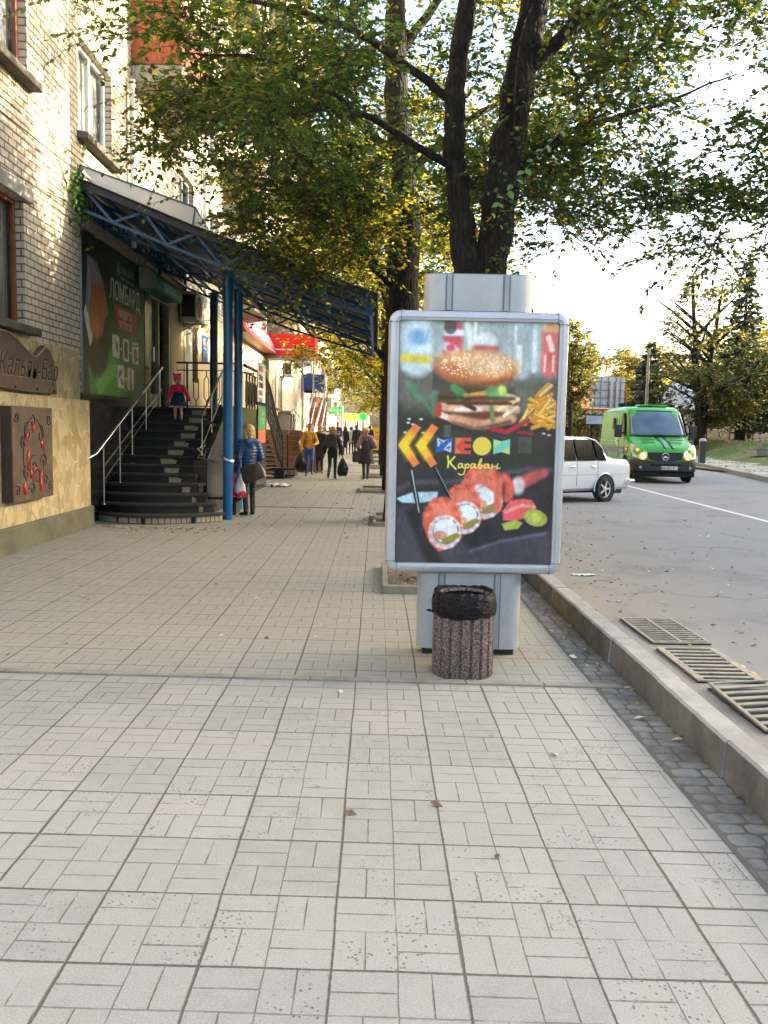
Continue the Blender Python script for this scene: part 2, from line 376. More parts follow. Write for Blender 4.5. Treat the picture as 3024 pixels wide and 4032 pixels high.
# the road, 13 cm above the pavement
b = MB(); ys = [-4, 10, 20, 28, 36, 48, 60, 90, 140]
for ya, yb in zip(ys, ys[1:]):
    b.quad((1.80, ya, .13), (fkerb(ya)+.05, ya, .13), (fkerb(yb)+.05, yb, .13), (1.80, yb, .13))
    b.quad((1.80, ya, -.05), (1.80, ya, .13), (1.80, yb, .13), (1.80, yb, -.05))
tag(b.build('road', ASPH, fixn=False), kind='structure')
def paint_mat():
    q = N('worn road paint'); co = q.coords(); q.p(Base_Color=q.mix(q.ramp(q.noise(co, 60, 4, .7), .52, .68), (.60, .60, .59), (.28, .28, .28)), Roughness=.8); return q.mat
b = MB(); b.quad((6.60, 8, .134), (6.72, 8, .134), (7.66, 36, .134), (7.54, 36, .134)); b.quad((7.7, 39, .134), (7.82, 39, .134), (9.0, 70, .134), (8.85, 70, .134)); tag(b.build('road_line', paint_mat(), fixn=False), kind='structure')
# far kerb, far pavement slabs with weeds, grass bank
b = MB()
for y in np.arange(10, 110, 1.0):
    xa, xb = fkerb(y), fkerb(y+.985); dz = random.uniform(-.012, .012); z = .30+dz
    b.add([(xa, y, 0), (xa+.16, y, 0), (xb+.16, y+.985, 0), (xb, y+.985, 0), (xa, y, z), (xa+.16, y, z), (xb+.16, y+.985, z), (xb, y+.985, z)], [(0,3,2,1),(4,5,6,7),(0,1,5,4),(1,2,6,5),(2,3,7,6),(3,0,4,7)])
tag(b.build('far_kerb', concrete('far kerb concrete', (.22, .22, .22)), bevel=.015, seg=1), kind='structure')
def farpave_mat():
    q = N('broken far paving'); co = q.coords()
    br = q.n('ShaderNodeTexBrick', dict(offset=.5), Vector=co, Color1=(.50, .49, .45, 1), Color2=(.40, .39, .36, 1), Mortar=(.10, .12, .05, 1), Scale=1.0, **{'Mortar Size': .03, 'Brick Width': .9, 'Row Height': .55})
    g = q.ramp(q.noise(co, 1.6, 5, .75), .47, .57); c = q.mix(q.m('MULTIPLY', g, .85), br.outputs[0], (.14, .155, .05))
    q.p(Base_Color=c, Roughness=.95); q.bump(q.noise(co, 20, 4), .5, .03); return q.mat
b = MB(); FP = farpave_mat(); ys = list(np.arange(10, 111, 4.))
for ya, yb in zip(ys, ys[1:]): b.quad((fkerb(ya)+.15, ya, .285), (fkerb(ya)+4.0, ya, .285), (fkerb(yb)+4.0, yb, .285), (fkerb(yb)+.15, yb, .285))
tag(b.build('far_pavement', FP, fixn=False), kind='structure')
tag(grid('grass_bank', 14, 90, 8, 170, 50, 80, lambda x, y: bank(x, y) if x > fkerb(y)+3.2 else .2, GRASS), kind='structure')
# grass tufts on the bank: nobody could count them
def tufts(name, n, xr, yr, zf, hh, mats, cond):
    X = RNG.uniform(*xr, n); Y = RNG.uniform(*yr, n); k = np.array([cond(a, c) for a, c in zip(X, Y)]); X, Y = X[k], Y[k]; n = len(X)
    Z = np.array([zf(a, c) for a, c in zip(X, Y)]); A = RNG.uniform(0, 6.28, n); h = RNG.uniform(.5, 1, n)*hh; wd = h*.35
    P = np.stack([X, Y, Z-.01], 1); d = np.stack([np.cos(A), np.sin(A), 0*A], 1)*wd[:, None]; lean = RNG.normal(0, .3, (n, 3))*h[:, None]; lean[:, 2] = h
    V = np.stack([P-d, P+d, P+lean], 1).reshape(-1, 3); F = np.arange(3*n).reshape(-1, 3)
    return tag(np_mesh(name, V, F, mats, RNG.integers(0, len(mats), n)), kind='stuff', label='short green and straw coloured grass on the bank', cat='grass')
GM = [M('grass blade green', (.08, .15, .02), .8), M('grass blade pale', (.16, .19, .04), .8), M('grass blade straw', (.25, .19, .08), .8)]
tufts('grass', 26000, (16, 45), (24, 80), bank, .11, GM, lambda x, y: x > fkerb(y)+3.9 and (math.sin(x*.9+y*.31)+math.sin(y*.7-x*.5)) > -.9)
tufts('weeds', 5000, (13, 24), (22, 60), lambda x, y: .285, .09, GM, lambda x, y: fkerb(y)+.2 < x < fkerb(y)+4 and (math.sin(x*2.9+y*.9)+math.sin(y*1.7-x*1.5)) > .7)['label'] = 'weeds growing in the joints of the far pavement'
# ================================================================== the apartment building on the left
def brick_mat(name, c1, c2, mortar, bw=.25, rh=.1):
    q = N(name); co = q.coords(); sp = q.n('ShaderNodeSeparateXYZ', {}, Vector=co)
    nz = q.noise(co, 1.1, 2)
    u = q.m('ADD', sp.outputs[0], sp.outputs[1]); v = q.m('ADD', sp.outputs[2], q.m('MULTIPLY', q.m('SUBTRACT', nz, .5), .02))
    cv = q.n('ShaderNodeCombineXYZ', {}, X=u, Y=v).outputs[0]
    nb = q.noise(co, 26, 4, .7)
    br = q.n('ShaderNodeTexBrick', dict(offset=.5), Vector=cv, Color1=(*c1, 1), Color2=(*c2, 1), Mortar=(0, 0, 0, 1), Scale=1.0, **{'Mortar Size': .0105, 'Mortar Smooth': .15, 'Brick Width': bw, 'Row Height': rh, 'Bias': -.1})
    fac = q.m('ADD', br.outputs['Fac'], q.m('MULTIPLY', q.m('SUBTRACT', nb, .5), .5), clamp=True)
    fac = q.ramp(fac, .3, .6)
    sepf = fac
    body = q.mix(q.m('MULTIPLY', q.ramp(q.noise(co, 3, 5, .7), .45, .75), .35), br.outputs[0], tuple(x*.55 for x in c2))
    body = q.mix(q.m('MULTIPLY', q.ramp(nb, .55, .8), .5), body, tuple(x*.5 for x in c1))
    mcol = q.mix(q.ramp(q.noise(co, 5, 4, .7), .35, .7), mortar, tuple(x*.3 for x in mortar))
    q.p(Base_Color=q.mix(sepf, body, mcol), Roughness=.88); q.b.inputs['Specular IOR Level'].default_value = .25
    q.bump(q.m('SUBTRACT', q.m('MULTIPLY', nb, .4), fac), .9, .012); return q.mat
BRICK = brick_mat('cream silicate brick', (.60, .525, .41), (.50, .43, .33), (.22, .16, .10))
def flag_mat():
    q = N('sandstone crazy cladding'); co = q.coords(); sp = q.n('ShaderNodeSeparateXYZ', {}, Vector=co)
    wv = q.n('ShaderNodeTexNoise', {}, Vector=co, Scale=3.0, Detail=2.0).outputs['Color']
    cv = q.n('ShaderNodeCombineXYZ', {}, X=q.m('MULTIPLY', q.m('ADD', sp.outputs[0], sp.outputs[1]), 6.5), Y=q.m('MULTIPLY', sp.outputs[2], 3.6)).outputs[0]
    cv = q.n('ShaderNodeVectorMath', dict(operation='ADD'), _0=cv, _1=wv).outputs[0]
    ed = q.n('ShaderNodeTexVoronoi', dict(feature='DISTANCE_TO_EDGE'), Vector=cv, Scale=1.0, Randomness=1.0).outputs['Distance']
    cc = q.n('ShaderNodeTexVoronoi', {}, Vector=cv, Scale=1.0, Randomness=1.0).outputs['Color']
    s = q.n('ShaderNodeSeparateColor', {}, Color=cc)
    c = q.ramp(s.outputs[0], .1, .9, (.32, .245, .115), (.54, .44, .235)); c = q.mix(q.m('MULTIPLY', q.ramp(q.noise(co, 5, 5, .7), .4, .7), .5), c, (.50, .43, .27))
    c = q.mix(q.m('MULTIPLY', q.ramp(q.noise(co, 11, 5, .7), .55, .75), .4), c, (.20, .13, .06))
    jn = q.m('SUBTRACT', 1.0, q.ramp(ed, .02, .07))
    c = q.mix(q.m('MULTIPLY', jn, .8), c, q.mix(q.ramp(q.noise(co, 3, 3), .4, .6), (.68, .55, .36), (.30, .21, .11)))
    q.p(Base_Color=c, Roughness=.8); q.bump(q.m('ADD', q.m('MULTIPLY', jn, .4), q.m('ADD', q.m('MULTIPLY', s.outputs[1], .6), q.m('MULTIPLY', q.noise(co, 30, 4), .3))), .7, .015); return q.mat
FLAG = flag_mat()
PLINTH = concrete('mossy plinth render', (.14, .14, .085), 60, .35)
CREAM = M('cream painted render', (.68, .55, .33), .85, var=.09, vs=.7, bump=.15, bs=90, dirt=.15)
CONC = concrete('balcony concrete', (.36, .34, .28), 30, .4)
SILL = concrete('dark window sill', (.10, .085, .065), 30, .5)
WHITE = M('white window plastic', (.72, .74, .73), .4, var=.05)
BROWN = M('red brown window paint', (.22, .065, .03), .5, var=.25, vs=6, dirt=.3)
PANE = glass('window glass', (.03, .034, .034), .06); PANE.node_tree.nodes['Principled BSDF'].inputs['Alpha'].default_value = .28
CURT = None
def curtain_mat():
    q = N('net curtain'); co = q.coords(); sp = q.n('ShaderNodeSeparateXYZ', {}, Vector=co)
    s = q.m('SINE', q.m('MULTIPLY', q.m('ADD', sp.outputs[1], q.m('MULTIPLY', q.noise(co, 2), .1)), 75)); q.p(Base_Color=q.mix(q.m('ADD', q.m('MULTIPLY', s, .3), .5), (.62, .64, .60), (.40, .42, .40)), Roughness=.9); q.bump(s, .5, .02); return q.mat
CURT = curtain_mat()
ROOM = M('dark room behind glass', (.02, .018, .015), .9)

def wall_x(b, x, y0, y1, z0, z1, holes, depth=.16, mi=0, back=None):
    """wall in the plane X=x facing +X with openings (ya,yb,za,zb) and reveals"""
    ys = sorted({y0, y1, *[min(max(v, y0), y1) for h in holes for v in h[:2]]}); zs = sorted({z0, z1, *[min(max(v, z0), z1) for h in holes for v in h[2:]]})
    for za, zb in zip(zs, zs[1:]):
        run = None
        for ya, yb in zip(ys, ys[1:]):
            cy, cz = (ya+yb)/2, (za+zb)/2
            if any(h[0] < cy < h[1] and h[2] < cz < h[3] for h in holes):
                if run: b.quad((x, run[0], za), (x, run[1], za), (x, run[1], zb), (x, run[0], zb), mi); run = None
            else: run = (run[0], yb) if run else (ya, yb)
        if run: b.quad((x, run[0], za), (x, run[1], za), (x, run[1], zb), (x, run[0], zb), mi)
    for (a, c, d, e) in holes:
        xb = x-depth
        b.quad((x, a, d), (xb, a, d), (xb, a, e), (x, a, e), mi); b.quad((x, c, d), (x, c, e), (xb, c, e), (xb, c, d), mi)
        b.quad((x, a, d), (x, c, d), (xb, c, d), (xb, a, d), mi); b.quad((x, a, e), (xb, a, e), (xb, c, e), (x, c, e), mi)
def window(par, x, ya, yb, za, zb, fm, n=2, curtain=True, depth=.16, sill=True, bars=None):
    xb = x-depth+.03; b = MB(); t = .06
    b.box(xb-.05, xb+.02, ya, yb, za, za+t); b.box(xb-.05, xb+.02, ya, yb, zb-t, zb)
    for i in range(n+1):
        yy = ya + (yb-ya-t)*i/n; b.box(xb-.05, xb+.022, yy, yy+t, za+t, zb-t)
    f = b.build('window', fm, par, bevel=.006, seg=1)
    b = MB(); b.box(xb-.03, xb-.024, ya+t, yb-t, za+t, zb-t); b.build('pane', PANE, f)
    if curtain:
        b = MB(); b.box(xb-.12, xb-.10, ya+.02, yb-.02, za+.02, zb-.02)
        for s in (0,): b.build('curtain', CURT, f)
    if sill:
        b = MB(); b.add([(x-.02, ya-.12, za-.13), (x+.17, ya-.12, za-.13), (x+.17, yb+.12, za-.13), (x-.02, yb+.12, za-.13), (x-.02, ya-.12, za), (x+.17, ya-.12, za-.03), (x+.17, yb+.12, za-.03), (x-.02, yb+.12, za)], [(0,3,2,1),(4,5,6,7),(0,1,5,4),(1,2,6,5),(2,3,7,6),(3,0,4,7)])
        b.build('window_sill', SILL, par, bevel=.015, seg=2)
    return f
WX = -4.70
bld = thing('apartment_building', 'tall apartment block of cream brick rising on the left with sandstone cladding at street level', 'building', (0, 0, 0))
cols = [(6.9, 8.35), (10.35, 11.83), (13.83, 15.45), (20.6, 22.1), (24.0, 25.5), (29.6, 31.1), (33.2, 34.7), (40.2, 41.7), (44.0, 45.5), (50.5, 52.0), (55.0, 56.5)]
floors = [6.12+2.95*i for i in range(7)]
holes = []
for (a, c) in cols:
    for z in floors: holes.append((a, c, z, z+1.45))
gw = [(10.02, 11.62, 2.9, 4.52), (6.2, 7.8, 2.9, 4.52)]
door = (17.66, 19.46, 1.97, 4.34)
ZT = 26.0
wall = MB(); wall_x(wall, WX, 3.0, 60.0, 0.0, ZT, holes+gw+[door]+[(40.9, 42.6, 2.35, 4.1)])
wall.quad((WX, 3, 0), (WX-12, 3, 0), (WX-12, 3, ZT), (WX, 3, ZT)); wall.quad((WX, 60, 0), (WX, 60, ZT), (WX-12, 60, ZT), (WX-12, 60, 0)); wall.quad((WX-12, 3, 0), (WX-12, 60, 0), (WX-12, 60, ZT), (WX-12, 3, ZT))
wall.build('brick_wall', BRICK, bld, fixn=False)
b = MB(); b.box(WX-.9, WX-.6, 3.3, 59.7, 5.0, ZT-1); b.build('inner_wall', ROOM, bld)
b = MB(); b.box(WX-12.3, WX+.45, 2.7, 60.0, ZT, ZT+.3); b.build('roof', CONC, bld, bevel=.03)
for ci, (a, c) in enumerate(cols):
    for z in floors: window(bld, WX, a, c, z, z+1.45, BROWN if ci in (1, 5) else WHITE, 2 if ci != 5 else 3, curtain=(ci+int(z)) % 3 != 0)
for (a, c, d, e) in gw: window(bld, WX, a, c, d, e, BROWN, 3)
window(bld, WX, 40.9, 42.6, 2.35, 4.1, WHITE, 2)
# awning rod and can above the second window
# concrete lintel of the ground window, stone cladding in two steps, ledge and plinth
b = MB(); b.box(WX, WX+.05, 9.8, 11.85, 4.522, 4.70); b.build('lintel', CONC, bld, bevel=.01)
b = MB(); wall_x(b, WX+.05, 3, 13.52, 1.98, 2.72, [], 0)
b.quad((WX+.05, 13.52, 1.98), (WX, 13.52, 1.98), (WX, 13.52, 2.72), (WX+.05, 13.52, 2.72)); b.quad((WX+.05, 3, 2.72), (WX+.05, 13.52, 2.72), (WX, 13.52, 2.72), (WX, 3, 2.72))
b.build('upper_stone_cladding', FLAG, bld, fixn=False)
b = MB(); b.box(WX+.02, -4.50, 3, 13.52, .3, 1.975); b.build('stone_cladding', FLAG, bld, bevel=.012)
b = MB(); b.box(WX+.02, -4.455, 3, 13.55, -.02, .33); b.build('plinth', PLINTH, bld, bevel=.02)
# cream rendered shop level further on
cholesA = [(21.65, 22.25, 2.72, 4.12), (24.1, 24.9, 2.72, 4.2), (31.0, 32.5, 2.55, 4.22), (38.1, 39.6, 2.5, 4.15)]
b = MB(); CX = -4.655; wall_x(b, CX, 19.50, 34.0, 0, 4.62, cholesA[:3], .12); wall_x(b, CX, 34.0, 40.3, 0, 4.45, [(34.3, 36.9, 1.75, 4.3), cholesA[3]], .12)
b.quad((CX, 19.5, 0), (WX, 19.5, 0), (WX, 19.5, 4.62), (CX, 19.5, 4.62)); b.quad((CX, 19.5, 4.62), (WX, 19.5, 4.62), (WX, 34, 4.62), (CX, 34, 4.62))
b.build('rendered_wall', CREAM, bld, fixn=False)
BARS = M('black wrought iron', (.012, .012, .013), .45, var=.3, vs=12, bump=.1)
for h in cholesA:
    f = window(bld, CX, *h, WHITE if h[0] > 23 else ROOM, 2, curtain=False, depth=.12, sill=h[0] > 25)
    if h[0] < 25:
        b = MB()
        for k in range(6): b.box(CX+.02, CX+.035, h[0]+.03+(h[1]-h[0]-.06)*k/5-.007, h[0]+.03+(h[1]-h[0]-.06)*k/5+.007, h[2]-.02, h[3]+.02)
        for z in (h[2]+.1, (h[2]+h[3])/2, h[3]-.1): b.box(CX+.036, CX+.05, h[0], h[1], z-.008, z+.008)
        b.build('window_bars', BARS, bld)
# rear service door in the render (pale leaf) and its frame
b = MB(); b.box(CX, CX+.03, 20.75, 21.6, 1.98, 4.1); b.build('pale_door', M('pale door leaf', (.62, .60, .50), .6, var=.06), bld, bevel=.01)
# green trimmed shop door under the red box awning
GT = M('olive door surround', (.12, .16, .07), .7, var=.2, dirt=.3)
b = MB(); b.box(CX-.06, CX+.01, 34.3, 34.75, 1.75, 4.3); b.box(CX-.06, CX+.01, 36.5, 36.9, 1.75, 4.3); b.box(CX-.06, CX+.01, 34.75, 36.5, 4.0, 4.3); b.build('door_surround', GT, bld)
b = MB(); b.box(CX-.05, CX-.02, 34.75, 36.5, 1.75, 4.0); dd = b.build('door', PANE, bld)
b = MB()
for y in (34.75, 35.6, 36.42): b.box(CX-.02, CX+.005, y, y+.08, 1.75, 4.0)
for z in (1.75, 2.3, 3.4, 3.92): b.box(CX-.02, CX+.003, 34.83, 36.42, z, z+.08)
b.build('door_frame', WHITE, dd)
# the balconies
RED = M('rust red balcony sheeting', (.33, .075, .022), .55, var=.22, vs=4, dirt=.35)
def balcony(y0, y1, zb, mat, glazed=False):
    o = MB(); x0, x1 = WX+.0, WX+.93
    s = MB(); s.add([(x0, y0, zb-.35), (x1, y0, zb-.16), (x1, y1, zb-.16), (x0, y1, zb-.35), (x0, y0, zb+.05), (x1+.03, y0, zb+.05), (x1+.03, y1, zb+.05), (x0, y1, zb+.05)], [(0,3,2,1),(4,5,6,7),(0,1,5,4),(1,2,6,5),(2,3,7,6),(3,0,4,7)])
    p = s.build('balcony', CONC, bld, bevel=.02)
    r = MB(); k = 14
    for i in range(k):      # ribbed sheet on the near end
        xa = x0+(x1-x0)*i/k; r.box(xa, xa+(x1-x0)/k, y0+(.01 if i % 2 else .0), y0+.03, zb+.1, zb+1.15)
        r.box(xa, xa+(x1-x0)/k, y1-.03, y1-(.01 if i % 2 else .0), zb+.1, zb+1.15)
    k = 60
    for i in range(k):
        ya = y0+(y1-y0)*i/k; r.box(x1-.03, x1-(.012 if i % 2 else 0), ya, ya+(y1-y0)/k, zb+.1, zb+1.15)
    r.build('balcony_railing', mat, p)
    t = MB(); t.box(x0, x1+.02, y0-.02, y0+.05, zb+1.15, zb+1.22); t.box(x0, x1+.02, y0-.02, y0+.03, zb+.05, zb+.1); t.box(x1-.05, x1+.02, y0+.05, y1, zb+1.15, zb+1.22)
    if glazed:
        for yy in np.arange(y0, y1+.01, .95): t.box(x1-.04, x1, yy-.02, yy+.02, zb+1.22, zb+2.5)
        t.box(x1-.04, x1, y0, y1, zb+2.5, zb+2.56); t.box(x0, x1, y0, y0+.05, zb+2.5, zb+2.56)
    t.build('balcony_rail', BROWN if not glazed else WHITE, p)
    d = MB(); d.box(WX-.1, WX+.012, y0+.4, y0+2.2, zb+.06, zb+2.25); d.build('balcony_door', PANE, p)
for i, z in enumerate([8.25+2.95*k for k in range(6)]):
    balcony(16.70, 19.75, z, RED if i == 0 else M('ochre balcony sheeting', (.30, .22, .10), .6, var=.2, dirt=.4), glazed=i > 0)
for (ya, yb) in ((26.3, 29.0), (36.0, 39.0), (46.5, 49.4)):
    for z in (5.3, 8.25, 11.2, 14.15, 17.1): balcony(ya, yb, z, M('grey balcony sheeting', (.22, .21, .18), .6, var=.2, dirt=.3) if ya > 30 else M('brown balcony boards', (.16, .09, .05), .6, var=.2), glazed=(z > 6 and ya > 30))
# drain pipe, cables
b = MB(); b.tube([(WX+.1, 23.1, 4.7), (WX+.1, 23.1, ZT)], .06, 10); b.tube([(WX+.1, 35.2, 4.7), (WX+.1, 35.2, ZT)], .07, 10); b.tube([(WX+.1, 16.4, 4.9), (WX+.1, 16.4, 7.9)], .055, 10)
b.build('drain_pipe', M('pale galvanised drain pipe', (.62, .64, .62), .45, .0, var=.12, dirt=.2), bld, smooth=40)
cab = MB()
def sag(p, q, s, n=14): return [Vector(p).lerp(Vector(q), i/n) - Vector((0, 0, s*4*(i/n)*(1-i/n))) for i in range(n+1)]
cab.tube(sag((-4.64, 5, 5.42), (-4.58, 17, 5.75), .05), .008, 4); cab.tube(sag((-4.62, 5, 5.28), (-4.56, 20, 5.62), .08), .011, 4); cab.tube(sag((-4.66, 10.0, 4.75), (-4.66, 13.5, 4.95), .08), .006, 4)
cab.build('cable', M('black cable', (.02, .02, .02), .6), bld)

# the block continues behind the trees
b2 = thing('apartment_building', 'further brick apartment block down the street beyond the blue awning', 'building', (0, 60.5, 0))
h2 = [(y, y+1.5, z, z+1.45) for y in (3, 6.6, 13, 17, 24, 28, 35, 39) for z in (3.2, 6.2, 9.2, 12.2)]
b = MB(); wall_x(b, WX+.1, 0, 45, 0, 15.5, h2); b.quad((WX+.1, 0, 0), (WX-10, 0, 0), (WX-10, 0, 15.5), (WX+.1, 0, 15.5)); b.quad((WX+.1, 45, 0), (WX+.1, 45, 15.5), (WX-10, 45, 15.5), (WX-10, 45, 0)); b.build('brick_wall', BRICK, b2, fixn=False)
b = MB(); b.box(WX-10.2, WX+.5, -.2, 45.3, 15.5, 15.8); b.build('roof', CONC, b2)
for h in h2:
    b = MB(); b.box(WX-.06, WX-.03, *h[:2], *h[2:]); f = b.build('window', PANE, b2); b = MB(); b.box(WX-.028, WX+.0, h[0], h[0]+.08, *h[2:]); b.box(WX-.028, WX, h[1]-.08, h[1], *h[2:]); b.box(WX-.028, WX, h[0]+.7, h[0]+.78, *h[2:]); b.build('frame', WHITE, f)
for y in (9.5, 20.5, 31.5):
    for z in (3.2, 6.2, 9.2): b = MB(); b.box(WX+.1, WX+.95, y, y+2.6, z-.25, z-.1); b.box(WX+.9, WX+.95, y, y+2.6, z-.1, z+.9); b.box(WX+.1, WX+.9, y, y+.05, z-.1, z+.9); b.build('balcony', CONC, b2)
# ================================================================== shop fronts, signs, canopy, stairs
BLUE = M('deep blue canopy paint', (.003, .068, .185), .38, var=.22, vs=5, dirt=.22)
BLUEC = M('bright blue column paint', (.002, .105, .30), .32, var=.12, vs=3, dirt=.10, coat=.2)
STEEL = M('polished stainless steel', (.62, .62, .60), .18, 1.0, var=.08)
GREYM = M('galvanised sheet', (.30, .32, .34), .45, .3, var=.2, dirt=.2)
BLKTILE = None
def blacktile():
    q = N('black polished wall tile'); co = q.coords(); sp = q.n('ShaderNodeSeparateXYZ', {}, Vector=co)
    cv = q.n('ShaderNodeCombineXYZ', {}, X=q.m('ADD', sp.outputs[0], sp.outputs[1]), Y=sp.outputs[2]).outputs[0]
    br = q.n('ShaderNodeTexBrick', dict(offset=0.0), Vector=cv, Color1=(.008, .009, .009, 1), Color2=(.014, .015, .015, 1), Mortar=(.045, .045, .042, 1), Scale=1.0, **{'Mortar Size': .005, 'Brick Width': .4, 'Row Height': .3})
    q.p(Base_Color=br.outputs[0], Roughness=.22); q.bump(br.outputs['Fac'], -.3, .004); return q.mat
BLKTILE = blacktile()
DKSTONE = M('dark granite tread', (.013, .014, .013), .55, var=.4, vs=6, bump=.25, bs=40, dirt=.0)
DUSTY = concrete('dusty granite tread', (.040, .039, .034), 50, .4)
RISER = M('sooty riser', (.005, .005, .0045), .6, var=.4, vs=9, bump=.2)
CBR = brick_mat('pale facing tile', (.48, .41, .30), (.42, .36, .26), (.10, .08, .06), .12, .2)

def canvas(w, h, col):
    a = np.zeros((h, w, 3)); a[:] = np.array(col)/255.; return a
class Paint:
    """soft colour shapes on a grid, coordinates in the units given by (x0,x1,y0,y1), y downwards"""
    def __init__(s, nx, ny, x0, x1, y0, y1, col):
        s.a = canvas(nx, ny, col); s.X, s.Y = np.meshgrid(np.linspace(x0, x1, nx), np.linspace(y0, y1, ny)); s.px = (x1-x0)/nx
    def put(s, m, col, al=1.0):
        m = (np.clip(m, 0, 1)*al)[..., None]; s.a = s.a*(1-m) + np.array(col)/255.*m
    def ell(s, cx, cy, rx, ry, col, rot=0, soft=None, al=1.0):
        soft = soft or s.px*1.2; c, q = math.cos(R_(rot)), math.sin(R_(rot)); dx, dy = s.X-cx, s.Y-cy; u, v = dx*c+dy*q, -dx*q+dy*c
        d = (1-np.sqrt((u/rx)**2+(v/ry)**2))*min(rx, ry); s.put(d/soft+.5, col, al)
    def line(s, pts, r, col, soft=None, al=1.0, r2=None):
        soft = soft or s.px*1.2; best = np.full(s.X.shape, -1e9); n = len(pts)-1
        for i in range(n):
            (ax, ay), (bx, by) = pts[i], pts[i+1]; ex, ey = bx-ax, by-ay; L2 = ex*ex+ey*ey+1e-9
            t = np.clip(((s.X-ax)*ex+(s.Y-ay)*ey)/L2, 0, 1); d = np.hypot(s.X-ax-t*ex, s.Y-ay-t*ey)
            rr = r if r2 is None else r+(r2-r)*((i+t)/n); best = np.maximum(best, rr-d)
        s.put(best/soft+.5, col, al)
    def poly(s, pts, col, soft=None, al=1.0, g=None):
        soft = soft or s.px*1.2; ins = np.zeros(s.X.shape, bool); dist = np.full(s.X.shape, 1e9); n = len(pts)
        for i in range(n):
            (ax, ay), (bx, by) = pts[i], pts[(i+1) % n]
            if ay != by: ins ^= ((ay > s.Y) != (by > s.Y)) & (s.X < (bx-ax)*(s.Y-ay)/(by-ay)+ax)
            ex, ey = bx-ax, by-ay; t = np.clip(((s.X-ax)*ex+(s.Y-ay)*ey)/(ex*ex+ey*ey+1e-9), 0, 1); dist = np.minimum(dist, np.hypot(s.X-ax-t*ex, s.Y-ay-t*ey))
        m = np.clip(np.where(ins, dist, -dist)/soft+.5, 0, 1)*al
        if g is None: s.put(m, col)
        else:
            c2, y0, y1 = g; t = np.clip((s.Y-y0)/(y1-y0), 0, 1)[..., None]; cc = np.array(col)/255.*(1-t)+np.array(c2)/255.*t; m = m[..., None]; s.a = s.a*(1-m)+cc*m
    def grain(s, amt, cell=1):
        h, w, _ = s.a.shape; r = RNG.normal(0, amt, (h//cell+2, w//cell+2)); r = np.kron(r, np.ones((cell, cell)))[:h, :w]; s.a = np.clip(s.a*(1+r[..., None]), 0, 1)
    def tex(s, amt, cells):
        h, w, _ = s.a.shape; acc = np.zeros((h, w))
        for c in cells:
            g = RNG.normal(0, 1, (c+2, c+2)); yy = np.linspace(0, c, h); xx = np.linspace(0, c, w); y0 = np.minimum(yy.astype(int), c); x0 = np.minimum(xx.astype(int), c); fy = (yy-y0)[:, None]; fx = (xx-x0)[None, :]
            acc += (g[y0][:, x0]*(1-fy)*(1-fx)+g[y0+1][:, x0]*fy*(1-fx)+g[y0][:, x0+1]*(1-fy)*fx+g[y0+1][:, x0+1]*fy*fx)/len(cells)**.5
        s.a = np.clip(s.a*(1+amt*acc[..., None]), 0, 1)
    def sheet(s, name, P, par, rough=.3, coat=.0, gain=1.0):
        """P(u, v) -> world point; u to the right, v downwards, 0..1"""
        h, w, _ = s.a.shape; U, Vv = np.meshgrid(np.linspace(0, 1, w), np.linspace(0, 1, h))
        O = np.array(P(0, 0)); A = np.array(P(1, 0))-O; B = np.array(P(0, 1))-O
        V = O + U.ravel()[:, None]*A + Vv.ravel()[:, None]*B
        i = (np.arange(w-1)[None, :] + w*np.arange(h-1)[:, None]).ravel(); F = np.stack([i, i+w, i+w+1, i+1], 1)
        q = N(name + ' print'); at = q.n('ShaderNodeAttribute', dict(attribute_name='print')); q.p(Base_Color=at.outputs['Color'], Roughness=rough, Coat_Weight=coat)
        o = np_mesh(name, V, F, q.mat, parent=par); ca = o.data.color_attributes.new('print', 'FLOAT_COLOR', 'POINT')
        lin = np.where(s.a <= .04045, s.a/12.92, ((s.a+.055)/1.055)**2.4)*gain; ca.data.foreach_set('color', np.concatenate([lin.reshape(-1, 3), np.ones((h*w, 1))], 1).astype(np.float32).ravel()); return o

# ---- carved wooden bar sign
CARVE = M('dark carved board', (.085, .05, .038), .5, var=.3, vs=5, bump=.2, bs=25)
GROOVE = M('black carved groove', (.012, .008, .006), .7)
GROOVL = M('worn pale groove edge', (.28, .20, .13), .6)
t = thing('bar_sign', 'brown carved board with a wavy top and curly lettering above the chilli pepper panel', 'sign', (-4.62, 11.4, 2.0))
prof = [(9.4, 2.05), (9.4, 2.55), (9.9, 2.68), (10.55, 2.74), (10.74, 2.74), (10.98, 2.68), (11.22, 2.59), (11.43, 2.52), (11.58, 2.51), (11.74, 2.58), (11.91, 2.67), (12.03, 2.64), (12.15, 2.55), (12.27, 2.37), (12.33, 2.02), (11.37, 2.01), (10.51, 2.03)]
def rel(o, par):
    o.parent = par; o.matrix_parent_inverse = Matrix.Translation(-par.location) if par.rotation_euler[2] == 0 else par.matrix_world.inverted(); return o
b = MB(); b.prism(prof, -4.63, -4.56, 'YZ'); rel(b.build('board', CARVE, bevel=.01), t)
b = MB(); b.tube([(-4.555, y, z-.02) for y, z in prof[1:14]], .012, 6); rel(b.build('trim', GROOVL, smooth=40), t)
b = MB()
for y in (10.9, 11.6, 12.2): b.lathe([(.02, 0), (.02, .012), (0.005, .016)], 8, (-4.56, y, 2.06), axis='X')
rel(b.build('bolt', GROOVE), t)
rel(text('lettering', 'Кальян-Бар', .40, GROOVE, (-4.556, 10.40, 2.20), (0, 1, 0), (0, 0, 1), None, .003, .86, shear=.35, bold=-.003), t)
rel(text('lettering_edge', 'Кальян-Бар', .40, GROOVL, (-4.559, 10.39, 2.192), (0, 1, 0), (0, 0, 1), None, .002, .86, shear=.35, bold=.004), t)
